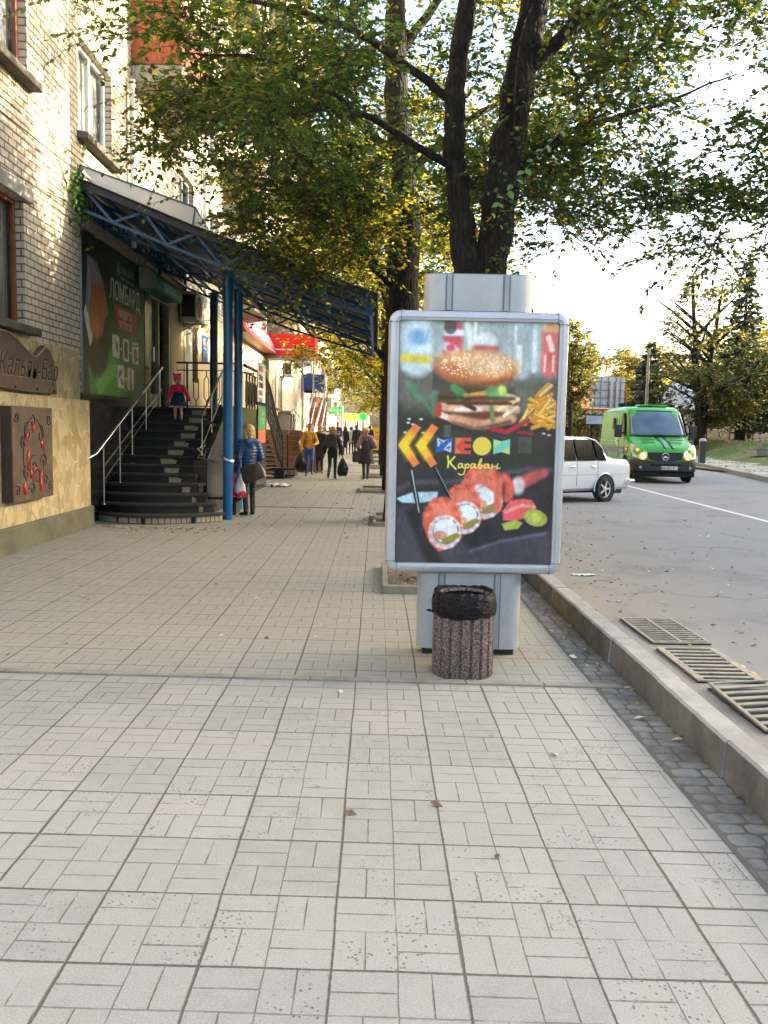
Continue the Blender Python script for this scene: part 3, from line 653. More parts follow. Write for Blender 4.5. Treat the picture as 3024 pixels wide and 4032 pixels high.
# ---- chilli relief panel
PAN = M('bronze brown relief panel', (.125, .085, .055), .42, .2, var=.35, vs=3.5, bump=.3, bs=18)
PANS = M('panel side', (.035, .022, .018), .5)
CHI = M('red chilli enamel', (.55, .012, .010), .3, var=.3, vs=8, coat=.4)
t = thing('relief_panel', 'bronze coloured panel with red chilli peppers and scrollwork mounted on the sandstone wall', 'wall panel', (-4.4, 10.9, .65))
b = MB(); b.box(-4.50, -4.37, 10.30, 11.56, .645, 1.81); rel(b.build('panel_box', PANS, bevel=.006), t)
b = MB(); b.box(-4.37, -4.355, 10.30, 11.57, .64, 1.815); rel(b.build('face', PAN, bevel=.01), t)
b = MB()
def scroll(b, cy, cz, r0, a0, turns, r=.006, n=22, sgn=1):
    pts = []
    for i in range(n+1):
        u = i/n; a = R_(a0)+sgn*turns*2*math.pi*u; rr = r0*(1-.8*u); pts.append((-4.352, cy+rr*math.cos(a), cz+rr*math.sin(a)))
    b.tube(pts, r, 5)
scs = [(10.42, 1.68, .07, 200, 1.2, 1), (11.44, 1.66, .08, -20, 1.2, -1), (10.42, .78, .07, 120, 1.1, -1), (11.45, .78, .07, 60, 1.1, 1), (10.75, 1.50, .13, 80, 1.0, 1), (11.15, 1.46, .13, 100, 1.0, -1), (10.68, .98, .12, 10, 1.1, 1), (11.25, 1.12, .11, 190, 1.2, -1), (10.92, 1.06, .16, 60, 1.3, 1), (11.02, .92, .15, 240, 1.2, -1), (10.9, 1.62, .09, 90, .8, -1), (10.6, 1.36, .08, 90, 1.1, 1), (11.3, .86, .08, 0, 1.1, 1), (10.85, .78, .09, 180, 1.1, -1)]
g = MB()
for i, (cy, cz, r0, a0, tn, sg) in enumerate(scs): scroll(b, cy, cz, r0, a0, tn, .008, sgn=sg); scroll(g, cy+.014, cz+.01, r0, a0, tn, .004, sgn=sg)
b.tube([(-4.352, 10.93+.33*math.cos(a), 1.2+.48*math.sin(a)) for a in np.linspace(-.7, 3.85, 26)], .006, 5)
rel(b.build('scrollwork', GROOVE, smooth=50), t); rel(g.build('scroll_highlight', GROOVL, smooth=50), t)
for (cy, cz, a, l) in ((10.74, 1.45, 50, .16), (10.64, .80, 100, .17), (10.78, 1.16, 80, .30), (10.84, .97, 110, .13), (11.16, .93, 60, .20), (11.2, 1.34, 100, .14), (11.16, .83, 85, .2), (10.93, 1.55, 95, .12), (10.95, 1.02, 20, .12)):
    b = MB(); pts = []; rs = []
    for i in range(9):
        u = i/8-.5; aa = R_(a); bend = .18*l*math.cos(u*3.1); pts.append((-4.350, cy+u*l*math.cos(aa)-bend*math.sin(aa), cz+u*l*math.sin(aa)+bend*math.cos(aa))); rs.append(.024*max(.12, math.sin((i+.6)/9.2*math.pi)**.8)*(1.25-i*.08))
    b.tube(pts, rs, 8); rel(b.build('chilli', CHI, smooth=60), t)
b = MB()
for (yy, zz) in [(10.33, z) for z in (.68, .96, 1.24, 1.52, 1.78)]+[(11.54, z) for z in (.68, .96, 1.24, 1.52, 1.78)]+[(y, 1.78) for y in (10.63, 10.93, 11.24)]+[(y, .68) for y in (10.63, 10.93, 11.24)]: b.lathe([(.014, 0), (.014, .008), (.004, .012)], 8, (-4.355, yy, zz), axis='X')
rel(b.build('stud', GROOVL), t)

# ---- pawnshop billboard
t = thing('pawnshop_billboard', 'large dark green pawnshop billboard with white lettering beside the doorway', 'billboard', (-4.68, 15.5, 2.1))
x = -4.66; BY0, BY1, BZ0, BZ1 = 13.72, 17.30, 2.10, 4.66
b = MB(); b.box(WX+.002, x-.004, BY0, BY1, BZ0, BZ1); rel(b.build('backing', GREYM), t)
P = Paint(300, 215, BY0, BY1, -BZ1, -BZ0, (38, 52, 28))
P.poly([(13.7, -4.7), (15.2, -4.7), (15.0, -4.0), (13.7, -3.6)], (18, 16, 12), soft=.5)
P.poly([(14.9, -4.7), (17.4, -4.7), (17.4, -3.3), (15.2, -3.6)], (22, 50, 20), soft=.7)
P.poly([(13.7, -3.6), (14.6, -3.3), (15.0, -2.0), (13.7, -2.0)], (62, 58, 42), soft=.6)
P.poly([(15.2, -3.4), (17.4, -3.9), (17.4, -2.0), (15.4, -2.0)], (60, 105, 42), soft=.8)
P.poly([(13.95, -2.6), (14.05, -2.0), (16.8, -2.0), (15.7, -2.75), (15.1, -2.95), (14.85, -2.5), (14.6, -2.36), (14.2, -2.4)], (78, 150, 46), soft=.12)
P.poly([(14.3, -2.3), (15.3, -2.75), (15.6, -2.6), (14.5, -2.05)], (118, 190, 70), soft=.12)
P.poly([(15.6, -2.0), (17.4, -2.0), (17.4, -2.6)], (40, 92, 36), soft=.4)
P.poly([(13.99, -4.3), (14.2, -4.29), (14.43, -4.26), (14.77, -4.01), (15.04, -3.51), (14.81, -3.36), (14.4, -3.2), (14.1, -3.2), (13.87, -3.5)], (112, 108, 116))
for k in range(7):
    a = k/6; P.line([(14.0+.10*k, -4.28+.03*k), (14.0+.12*k, -3.3)], .010, (190, 186, 180), al=.7)
    P.poly([(14.02+.1*k, -4.2+.04*k), (14.09+.1*k, -4.2+.05*k), (14.1+.11*k, -3.6), (14.03+.11*k, -3.6)], [(150, 140, 160), (96, 110, 128), (150, 90, 70), (120, 130, 110)][k % 4], soft=.04, al=.7)
P.poly([(13.78, -3.36), (13.87, -3.52), (14.2, -3.1), (14.19, -2.99), (14.06, -2.86)], (205, 205, 196))
P.poly([(14.24, -3.9), (14.05, -3.55), (14.07, -3.16), (14.37, -2.97), (14.7, -3.12), (14.93, -3.6), (14.7, -3.85), (14.5, -3.95)], (176, 104, 52), soft=.08)
for k in range(4): P.line([(14.22+.15*k, -3.86), (14.26+.12*k, -3.3)], .018, (120, 62, 30), soft=.05, al=.8)
P.ell(14.35, -3.25, .2, .18, (206, 136, 74), soft=.15, al=.7)
P.poly([(15.34, -3.72), (16.84, -3.70), (16.61, -3.30), (15.55, -3.30)], (176, 48, 48))
P.ell(15.63, -4.36, .075, .115, (150, 165, 140)); P.ell(15.63, -4.36, .05, .085, (38, 60, 34)); P.line([(15.63, -4.45), (15.63, -4.27)], .012, (150, 165, 140)); P.line([(15.57, -4.36), (15.69, -4.36)], .012, (150, 165, 140))
def rr(a, c, d, e, col, r=.03): P.poly([(a+r, -e), (c-r, -e), (c, -e+r), (c, -d-r), (c-r, -d), (a+r, -d), (a, -d-r), (a, -e+r)], col)
for (a, c, d, e) in ((15.23, 15.65, 2.79, 3.19), (15.86, 16.24, 2.77, 3.18), (16.45, 16.87, 2.76, 3.17), (15.52, 15.92, 2.27, 2.68), (16.13, 16.54, 2.26, 2.67)): rr(a, c, d, e, (216, 216, 200))
P.ell(15.5, -2.98, .07, .09, (120, 120, 108)); P.line([(15.4, -3.1), (15.44, -3.02)], .02, (110, 110, 100)); rr(15.94, 16.16, 2.83, 3.12, (84, 88, 60), .01); P.ell(16.66, -2.95, .14, .11, (196, 100, 62)); P.line([(16.5, -3.1), (16.82, -3.12)], .015, (70, 96, 60)); P.line([(16.6, -2.8), (16.84, -2.88)], .02, (80, 90, 80))
P.ell(15.68, -2.53, .13, .05, (180, 86, 50), rot=-25); P.ell(15.78, -2.38, .12, .05, (200, 120, 70), rot=20); P.line([(16.34, -2.62), (16.34, -2.42)], .06, (190, 90, 60)); P.ell(16.34, -2.36, .1, .1, (150, 140, 60))
for (yy, zz) in ((15.75, 2.97), (16.35, 2.95), (15.42, 2.47), (16.03, 2.45)): P.line([(yy-.07, -zz), (yy+.02, -zz)], .013, (200, 210, 190)); P.poly([(yy+.01, -zz-.045), (yy+.075, -zz), (yy+.01, -zz+.045)], (200, 210, 190))
P.grain(.05); P.grain(.04, 3)
rel(P.sheet('printed_face', lambda u, v: (x, BY0+(BY1-BY0)*u, BZ1-(BZ1-BZ0)*v), None, .5, gain=1.05), t)
LW = M('printed white lettering', (.50, .52, .46), .5, var=.06); LP = M('printed pale green lettering', (.24, .30, .21), .5, var=.08)
rel(text('lettering', 'ЛОМБАРД', .47, LW, (x+.004, 15.10, 3.80), (0, 1, 0), (0, 0, 1), None, .002, .78, bold=.004), t)
rel(text('lettering', 'НАШЕ ДІЛО', .165, LP, (x+.004, 15.75, 4.33), (0, 1, 0), (0, 0, 1), None, .002, .84), t)
rel(text('lettering', 'фінансова компанія', .088, LP, (x+.004, 15.72, 4.21), (0, 1, 0), (0, 0, 1), None, .002, 1.05), t)
LR = M('printed pale lettering on red', (.58, .50, .42), .5)
rel(text('lettering', 'КРЕДИТИ', .185, LR, (x+.004, 15.56, 3.525), (0, 1, 0), (0, 0, 1), None, .002, .98, bold=.003), t)
rel(text('lettering', 'ГОТІВКОЮ', .175, LR, (x+.004, 15.60, 3.345), (0, 1, 0), (0, 0, 1), None, .002, .86, bold=.003), t)
# black tiled wall under the billboard, and the doorway
b = MB(); b.box(WX+.003, -4.655, 13.56, 17.62, -.02, 2.02); b.box(-4.655, -4.63, 13.56, 17.62, 2.02, 2.075); b.box(WX+.003, -4.65, 17.32, 17.64, 2.08, 4.66)
b.build('black_tiled_wall', BLKTILE, bld, bevel=.004)
b = MB(); b.box(WX+.003, -4.63, 13.60, 17.4, 4.68, 4.86); b.build('render_ledge', concrete('grey beige ledge', (.26, .23, .18), 30, .3), bld, bevel=.01)
t = thing('shop_doorway', 'tall glazed doorway with an open dark leaf at the top of the granite stairs', 'door', (-4.7, 18.5, 1.97))
ALU = M('champagne aluminium frame', (.30, .27, .20), .4, .4, var=.15)
b = MB(); b.box(-4.80, -4.66, 17.66, 17.76, 1.97, 4.34); b.box(-4.80, -4.66, 18.42, 18.50, 1.97, 4.34); b.box(-4.80, -4.66, 19.36, 19.46, 1.97, 4.34); b.box(-4.80, -4.66, 17.76, 19.36, 4.22, 4.34); b.box(-4.78, -4.68, 17.76, 18.42, 1.97, 2.25)
rel(b.build('frame', ALU, bevel=.008), t)
b = MB(); b.box(-4.74, -4.73, 17.76, 18.42, 2.25, 4.22); rel(b.build('glazing', PANE), t)
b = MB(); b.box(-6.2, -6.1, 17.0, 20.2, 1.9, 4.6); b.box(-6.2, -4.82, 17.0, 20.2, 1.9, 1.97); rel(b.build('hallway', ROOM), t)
b = MB(); b.beam((-4.60, 17.80, 2.9), (-4.60, 17.80, 3.2), .03); rel(b.build('handle', STEEL), t)
t = thing('door_awning', 'small teal awning box over the glazed doorway', 'awning', (-4.6, 17.5, 4.4))
TEAL = M('teal awning cloth', (.01, .16, .16), .5, var=.15); TG = M('grey awning end', (.20, .24, .22), .6)
arc = [(0, 0)]+[(.36*math.sin(a)+.0, .42-.42*math.cos(a)-.0) for a in np.linspace(0, 1.57, 8)][1:]
pr = [(-4.64, 4.24), (-4.28, 4.24), (-4.26, 4.38), (-4.32, 4.52), (-4.44, 4.62), (-4.64, 4.66)]
b = MB(); b.prism(pr, 16.9, 18.9, 'XZ'); rel(b.build('shell', TEAL, smooth=40), t)
b = MB(); b.prism([(-4.64, 4.245), (-4.285, 4.245), (-4.265, 4.38), (-4.325, 4.51), (-4.445, 4.61), (-4.64, 4.65)], 16.86, 16.9, 'XZ'); rel(b.build('end_panel', TG), t)
b = MB(); b.box(-4.30, -4.255, 17.3, 18.3, 4.28, 4.42); rel(b.build('light_panel', M('pale teal panel', (.04, .34, .33), .4)), t)

# ---- air conditioners
ACW = M('air conditioner casing', (.45, .44, .38), .5, var=.15, vs=6, dirt=.3); ACD = M('air conditioner grille', (.02, .02, .02), .6)
def ac_unit(y, z, x, label, s=1.0):
    t = thing('air_conditioner', label, 'air conditioner', (x, y, z), 0, 'air conditioners on the wall')
    b = MB(); b.box(.05*s, .38*s, -.40*s, .40*s, 0, .56*s); rel2(b.build('casing', ACW, bevel=.015), t)
    b = MB(); b.lathe([(.22*s, 0), (.22*s, .006), (.2*s, .008)], 24, (.381*s, -.10*s, .28*s), axis='X'); b.box(.08*s, .35*s, -.403*s, -.40*s, .06*s, .50*s); rel2(b.build('grille', ACD), t)
    b = MB()
    for yy in (-.3*s, .3*s): b.beam((0, yy, -.02), (.42*s, yy, -.02), .03); b.beam((0, yy, -.25*s), (.38*s, yy, -.04), .02)
    rel2(b.build('bracket', GREYM), t); return t
def rel2(o, par): o.parent = par; return o
ac_unit(20.6, 4.05, CX, 'old beige air conditioner above the pale door by the stair landing', 1.15)
ac_unit(41.2+1.9, 4.15, WX, 'air conditioner on the brick wall just past the red awning', 1.2)
ac_unit(30.2, 9.4, WX, 'air conditioner high on the brick wall behind the leaves', 1.0)
ac_unit(57.0, 4.6, WX, 'air conditioner above the blue box awning', 1.1)
t = thing('wall_lamp', 'small lit bulb lamp on a black bracket below the air conditioner', 'lamp', (CX, 22.9, 4.3))
b = MB(); b.box(0, .03, -.08, .08, -.12, .12); b.beam((0, 0, .08), (.35, .1, .08), .02); b.beam((0, 0, -.1), (.3, .1, .06), .015); b.lathe([(.03, .04), (.05, 0), (.05, -.02)], 12, (.32, .1, .02)); rel2(b.build('bracket', BARS), t)
b = MB(); b.lathe([(.01, .0), (.035, -.03), (.045, -.07), (.03, -.11), (.005, -.125)], 12, (.32, .1, .02)); rel2(b.build('bulb', M('lit bulb', (.9, .6, .3), .4, emit=(1, .45, .12), es=1.5), smooth=60), t)
t = thing('pipe_bundle', 'loops of thin gas and cooling pipes on the cream wall under the air conditioner', 'pipes', (CX, 21.9, 4.3))
b = MB()
for k in range(4):
    d = .05*k; b.tube([(.03, -1.2+d, .45), (.05, -.5, .40+d*.5), (.05, .15-d, .35+d), (.05, .3-d, .2), (.05, .3-d, -.25+d), (.05, .15-d, -.38+d), (.04, -1.6, -.30+d)], .014, 6)
rel2(b.build('pipe', M('dull yellow brown pipe', (.12, .10, .06), .5), smooth=60), t)
t = thing('information_sign', 'narrow blue sign with white writing on the cream wall over the black railing', 'sign', (CX+.01, 23.2, 3.3))
b = MB(); b.box(0, .02, -.33, .33, 0, .70); rel2(b.build('board', M('blue sign enamel', (.01, .09, .34), .4), bevel=.004), t)
rel2(text('lettering', 'АПТЕКА', .13, M('sign white', (.75, .75, .75), .5), (.024, -.27, .52), (0, 1, 0), (0, 0, 1)), t)
b = MB(); b.box(.021, .024, -.30, .30, .46, .50); rel2(b.build('stripe', M('sign salmon', (.6, .2, .12), .5)), t)
rel2(text('lettering', '8.00-20.00\nщоденно\nтел. 42-15', .085, M('sign white', (.75, .75, .75), .5), (.024, -.24, .32), (0, 1, 0), (0, 0, 1)), t)

# ---- red box awning and its long side sign
RB = M('bright red acrylic', (.62, .004, .012), .35, var=.05); RB2 = M('sun bleached red sign', (.55, .035, .05), .45, var=.05); SW = M('sign white', (.75, .75, .75), .5)
t = thing('red_awning', 'bright red box awning with a white stripe over the shop entrance', 'awning', (-4.66, 35.7, 4.5))
b = MB(); b.box(0, 2.05, 0, 1.5, .05, .93); rel2(b.build('box', RB, bevel=.01), t)
b = MB(); b.box(0, 2.04, -.006, 0, .27, .33); rel2(b.build('stripe', SW), t)
b = MB(); b.box(0.02, 2.0, .03, 1.45, -.05, .05); rel2(b.build('soffit', GREYM), t)
b = MB()
for xx in (1.5, 1.95): b.tube([(xx, .6, -.05), (xx, .6, -4.3)], .035, 8)
rel2(b.build('post', GREYM, smooth=40), t)
t = thing('shop_sign', 'long faded red shop sign with white letters running along the cream wall', 'sign', (-4.64, 27.4, 4.62))
b = MB(); b.add([(0, 0, .03), (.45, 0, .03), (.45, 8.28, .03), (0, 8.28, .03), (0, 0, .78), (.12, 0, .78), (.12, 8.28, .78), (0, 8.28, .78)], [(0,3,2,1),(4,5,6,7),(0,1,5,4),(1,2,6,5),(2,3,7,6),(3,0,4,7)]); rel2(b.build('face', RB2), t)
b = MB(); b.box(0, .47, 0, 8.28, -.03, .03); rel2(b.build('lower_trim', BROWN), t)
sl_ = Vector((-.33, 0, .75)).normalized()
rel2(text('lettering', 'НИЙ  МАГАЗИН  ВЗУТТЯ', .62, SW, (.45-.33*.19/.75+.012, .45, .20), (0, 1, 0), tuple(sl_), None, .003, 1.06, bold=.012), t)

# ---- the granite stairs
st = thing('staircase', 'black granite stairs with rounded lowest steps climbing to the pawnshop door', 'stairs', (-3.6, 13.7, 0))
def tread_poly(i):
    """outline of tread i: bulging front for the lowest steps"""
    y = 13.85+.29*i; xl = -4.655
    if i <= 4:
        xr = [-2.62, -2.78, -2.95, -3.08, -3.18][i]; bul = [.62, .44, .28, .16, .08][i]; n = 18; pts = []
        for k in range(n+1):
            u = k/n; xx = xl+(xr-xl)*u; s = 1-(2*(u-.42)/1.16)**2 if u > .42 else 1-(2*(.42-u)/.84)**2*.75
            pts.append((xx, y+bul*(1-s) if i < 4 else y+bul*(1-s)))
        return pts, xr
    xr = -3.27; return [(xl, y), (xr, y)], xr
ri = MB(); br_ = MB()
for i in range(13):
    pts, xr = tread_poly(i); z = .152*(i+1); yb = 13.85+.29*(i+1)+.25
    front = [(px, py+.045) for px, py in pts]
    poly = front+[(xr-(.0 if i < 5 else 0), max(yb, front[-1][1]+.05)), (-4.655, yb)]
    (br_ if i == 0 else ri).prism(poly, z-.152-.02 if i else -.02, z-.05)
    tp = MB(); poly = pts+[(xr+(.05 if i < 5 else .0), max(yb, pts[-1][1]+.1)), (-4.655, yb)]
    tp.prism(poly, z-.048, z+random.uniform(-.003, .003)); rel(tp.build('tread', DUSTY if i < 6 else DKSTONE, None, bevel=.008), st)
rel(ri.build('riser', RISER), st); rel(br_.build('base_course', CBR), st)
# black cut-outs in the base course and patches where tiles have fallen off the risers
b = MB()
for (xx, yy) in ((-3.78, 13.88), (-3.02, 14.14)): b.box(xx-.03, xx+.03, yy-.02, yy+.2, 0, .1)
rel(b.build('slot', RISER), st)
BRP = M('bare cream brick patch', (.34, .29, .20), .9, var=.25, vs=12, bump=.3)
for i, (cx, wd) in {1: (-2.98, .07), 2: (-3.16, .1), 3: (-3.32, .13), 4: (-3.55, .16), 5: (-3.66, .17), 6: (-3.78, .19), 7: (-3.72, .19), 8: (-3.68, .18), 9: (-3.62, .18), 10: (-3.62, .18), 11: (-3.6, .17), 12: (-3.58, .2)}.items():
    pts, xr = tread_poly(i); py = min(p[1] for p in pts) if i > 4 else min(pts, key=lambda p: abs(p[0]-cx))[1]
    z = .152*i; b = MB(); wd *= .8; b.add([(cx-wd*.9, py+.04, z+.004), (cx+wd*.8, py+.04, z+.004), (cx+wd, py+.04, z+.062+.03*(i % 2)), (cx+wd*.3, py+.04, z+.1), (cx-wd, py+.04, z+.096), (cx-wd*.9, py+.055, z+.004), (cx+wd*.8, py+.055, z+.004), (cx+wd, py+.055, z+.062+.03*(i % 2)), (cx+wd*.3, py+.055, z+.1), (cx-wd, py+.055, z+.096)],
                      [(0, 1, 2, 3, 4), (0, 5, 6, 1), (1, 6, 7, 2), (2, 7, 8, 3), (3, 8, 9, 4), (4, 9, 5, 0)]); rel(b.build('broken_patch', BRP), st)
b = MB(); b.box(-4.655, -3.27, 17.5, 23.5, -.02, 1.965); rel(b.build('landing', DKSTONE), st)
b = MB()
b.add([(-3.27, 15.3, 0), (-3.02, 15.3, 0), (-3.02, 23.5, 0), (-3.27, 23.5, 0), (-3.27, 15.3, 1.0), (-3.02, 15.3, 1.0), (-3.02, 17.6, 2.05), (-3.27, 17.6, 2.05), (-3.02, 23.5, 2.05), (-3.27, 23.5, 2.05)], [(0, 1, 5, 4), (4, 5, 6, 7), (7, 6, 8, 9), (1, 2, 8, 6, 5), (0, 4, 7, 9, 3), (3, 9, 8, 2)])
rel(b.build('cheek_wall', BLKTILE, bevel=.01), st)
b = MB(); b.box(-3.2, -2.45, 15.55, 16.1, .28, .33); b.box(-2.62, -2.55, 15.6, 16.05, 0, .28); rel(b.build('side_shelf', DUSTY), st)
# stainless handrails
t = thing('handrail', 'polished steel handrail along the left side of the granite stairs', 'handrail', (-4.45, 14.0, .3))
def R3(o): return rel(o, t)
b = MB(); b.tube([(-4.52, 13.45, 1.07), (-4.45, 13.62, 1.14), (-4.45, 17.85, 2.79), (-4.62, 17.88, 2.80)], .026, 10); R3(b.build('top_rail', STEEL, smooth=50))
b = MB(); b.tube([(-4.45, 14.0, .92), (-4.45, 17.85, 2.36)], .014, 8); b.tube([(-4.45, 14.0, .70), (-4.45, 17.7, 2.18)], .012, 8); R3(b.build('lower_rail', STEEL, smooth=50))
for (y, z) in ((14.01, .30), (14.9, .60), (15.66, .91), (16.61, 1.37), (17.67, 1.97)):
    b = MB(); b.tube([(-4.45, y, z), (-4.45, y, 1.14+(y-13.62)*.39)], .015, 8); b.lathe([(.045, 0), (.045, .012), (.02, .018)], 12, (-4.45, y, z)); R3(b.build('post', STEEL, smooth=50))
t = thing('handrail', 'bent steel handrail on the right side of the granite stairs beside the blue columns', 'handrail', (-3.2, 16, .9))
def R3(o): return rel(o, t)
b = MB(); b.tube([(-3.02, 14.86, 1.12), (-3.15, 15.1, 1.20), (-3.15, 15.75, 1.27), (-3.15, 15.15, 1.05), (-2.75, 15.0, .98)], .02, 8); b.tube([(-2.8, 14.98, 1.62), (-3.15, 15.45, 1.78), (-3.15, 17.6, 2.75), (-3.15, 22, 2.95)], .022, 8); b.tube([(-3.15, 15.6, 1.30), (-3.15, 17.6, 2.28)], .014, 8)
R3(b.build('rail', STEEL, smooth=50))
for (y, z, z2) in ((15.5, 1.05, 1.80), (16.4, 1.5, 2.2), (17.5, 2.0, 2.70)):
    b = MB(); b.tube([(-3.15, y, z), (-3.15, y, z2)], .014, 8); R3(b.build('post', STEEL, smooth=50))
t = thing('hanging_tag', 'small white and green tag hanging from the lower end of the steel handrail', 'tag', (-4.5, 13.5, .7))
b = MB(); b.tube([(-4.52, 13.48, 1.06), (-4.54, 13.46, .95), (-4.53, 13.47, .86)], .004, 4); rel(b.build('string', BARS), t)
b = MB(); b.box(-4.56, -4.50, 13.465, 13.475, .72, .86); rel(b.build('card', M('white card', (.7, .72, .68), .5)), t)
b = MB(); b.box(-4.56, -4.50, 13.46, 13.465, .72, .775); rel(b.build('card_foot', M('green card foot', (.02, .35, .12), .5)), t)
# black wrought iron railing at the end of the landing and down the second flight
def baluster(b, p, q, u, k=1.0):
    """one forged baluster from p up to q, with an elongated loop; u is the rail direction"""
    p, q, u = Vector(p), Vector(q), Vector(u).normalized(); h = q-p
    b.tube([p, p+h*.14], .013*k, 5); b.tube([q-h*.14, q], .013*k, 5)
    for s in (-1, 1): b.tube([p+h*.14, p+h*.24+u*.055*s*k, p+h*.74+u*.055*s*k, p+h*.86], .010*k, 5)
t = thing('landing_railing', 'black wrought iron railing across the end of the stair landing', 'railing', (-4.0, 19.8, 1.97))
b = MB(); b.box(-4.60, -3.15, 19.78, 19.83, 3.02, 3.06); b.box(-4.60, -3.15, 19.79, 19.82, 2.86, 2.88); b.box(-4.60, -3.15, 19.79, 19.82, 2.05, 2.07); rel(b.build('rail', BARS), t)
b = MB(); b.box(-4.38, -4.34, 19.78, 19.82, 1.97, 3.02); b.box(-3.2, -3.16, 19.78, 19.82, 1.97, 3.02); rel(b.build('post', BARS), t)
for k in range(5):
    b = MB(); xx = -4.16+.24*k; baluster(b, (xx, 19.8, 2.06), (xx, 19.8, 2.87), (1, 0, 0)); rel(b.build('baluster', BARS, smooth=50), t)
t = thing('stair_railing', 'curved black wrought iron railing running down the second flight of steps', 'railing', (-3.0, 25.5, 0))
def rz_(y): return 3.02 if y < 23.2 else 3.02-1.62*ss((y-23.2)/5.0)*1.0
b = MB(); b.tube([(-3.08, y, rz_(y)) for y in np.linspace(20, 28.1, 28)], .045, 6); b.tube([(-3.08, y, rz_(y)-.16) for y in np.linspace(20, 28.1, 28)], .022, 5); b.tube([(-3.08, y, rz_(y)-1.0) for y in np.linspace(20, 28.1, 28)], .022, 5); rel(b.build('rail', BARS, smooth=50), t)
for y in (28.05, 28.6):
    b = MB(); b.box(-3.12 if y < 28.5 else -2.99, -3.06 if y < 28.5 else -2.94, y-.03, y+.03, 0, 1.42); rel(b.build('post', BARS), t)
b = MB(); b.beam((-3.08, 28.1, 1.40), (-2.96, 28.6, 1.38), .05); b.tube([(-2.97, 28.6, 1.38), (-2.97, 31.5, 1.9)], .02, 6); rel(b.build('short_rail', BARS), t)
for y in np.arange(20.3, 28, .46):
    b = MB(); baluster(b, (-3.08, y, rz_(y)-1.0), (-3.08, y, rz_(y)-.16), (0, 1, 0), 1.9); rel(b.build('baluster', BARS, smooth=50), t)
t = thing('second_steps', 'dark flight of steps descending away from the camera behind the blue columns', 'stairs', (-3.9, 25.5, 0))
for k in range(12):
    b = MB(); z = 1.965-.152*(k+1); y = 23.5+.36*k; b.box(-4.64, -3.12, y, y+.40, z-.05, z); rel(b.build('tread', DKSTONE), t)
b = MB(); b.box(-3.3, -2.55, 26.9, 27.25, .28, .34); b.box(-3.3, -2.6, 27.3, 28.3, .06, .12); b.box(-3.2, -2.9, 26.9, 27.9, 0, .28); rel(b.build('base', RISER), t)
t = thing('price_board', 'white notice board with black writing and phone numbers fixed to the black railing', 'notice', (-3.02, 22.6, 2.3))
b = MB(); b.box(-.01, .01, -.9, .55, -.05, .95); rel2(b.build('board', M('white notice board', (.68, .68, .64), .5)), t)
rel2(text('lettering', 'ЗОЛОТО', .2, M('notice red', (.5, .03, .03), .5), (.013, -.75, .72), (0, 1, 0), (0, 0, 1)), t)
rel2(text('lettering', 'СРІБЛО\nТЕХНІКА\n44-25-46\n33-35-45', .19, M('notice black', (.03, .03, .03), .5), (.013, -.75, .50), (0, 1, 0), (0, 0, 1)), t)
t = thing('hanging_banner', 'green and orange banner hanging on the railing below the white notice', 'banner', (-3.0, 22.6, 1.2))
b = MB(); b.box(-.005, .005, -.9, .5, .35, .95); rel2(b.build('green_field', M('banner green', (.05, .30, .07), .5)), t)
b = MB(); b.box(-.005, .005, -.9, .5, 0, .345); rel2(b.build('orange_field', M('banner orange', (.55, .13, .03), .5)), t)
rel2(text('lettering', '24\nГОД', .2, SW, (.008, -.2, .7), (0, 1, 0), (0, 0, 1)), t)
# ---- third staircase: reddish granite block with steel rails
GRN = concrete('reddish granite facing', (.24, .135, .10), 80, .2); GRN2 = concrete('grey green side facing', (.22, .23, .18), 60, .25)
t = thing('granite_steps', 'reddish granite stair block with an inclined steel rail below the red awning', 'stairs', (-3.3, 32.5, 0))
b = MB(); b.box(-2.85, -2.02, 31.2, 36.8, -.02, .72); b.box(-2.85, -2.03, 31.21, 36.8, .74, 1.46); rel(b.build('block', GRN, bevel=.01), t)
b = MB(); b.box(-2.015, -1.99, 31.25, 36.8, 0, 1.47); rel(b.build('side_facing', GRN2), t)
for k in range(8):
    b = MB(); b.box(-4.6, -2.87, 30.4+.3*k, 30.75+.3*k, .19*k, .19*k+.19); rel(b.build('step', GRN, bevel=.01), t)
b = MB(); b.box(-4.6, -2.87, 32.8, 36.8, 0, 1.5); rel(b.build('landing', GRN), t)
b = MB()
for dx in (0, .42): b.tube([(-2.68+dx, 31.1, .82), (-2.80+dx, 31.12, 1.05), (-2.45+dx, 33.5, 3.1), (-2.42+dx, 36.5, 3.1)], .035, 8); b.tube([(-2.6+dx, 31.2, .80), (-2.4+dx, 33.4, 2.6)], .022, 8)
for (y, z0, z1) in ((31.3, 1.46, 1.3), (33.5, 1.46, 3.1), (34.5, 1.46, 3.1), (35.5, 1.46, 3.1), (36.5, 1.46, 3.1)): b.tube([(-2.2, y, 1.4), (-2.1, y, z1)], .02, 6)
b.tube([(-2.1, 33.5, 2.3), (-2.1, 36.5, 2.3)], .015, 6)
rel(b.build('steel_rail', STEEL, smooth=50), t)

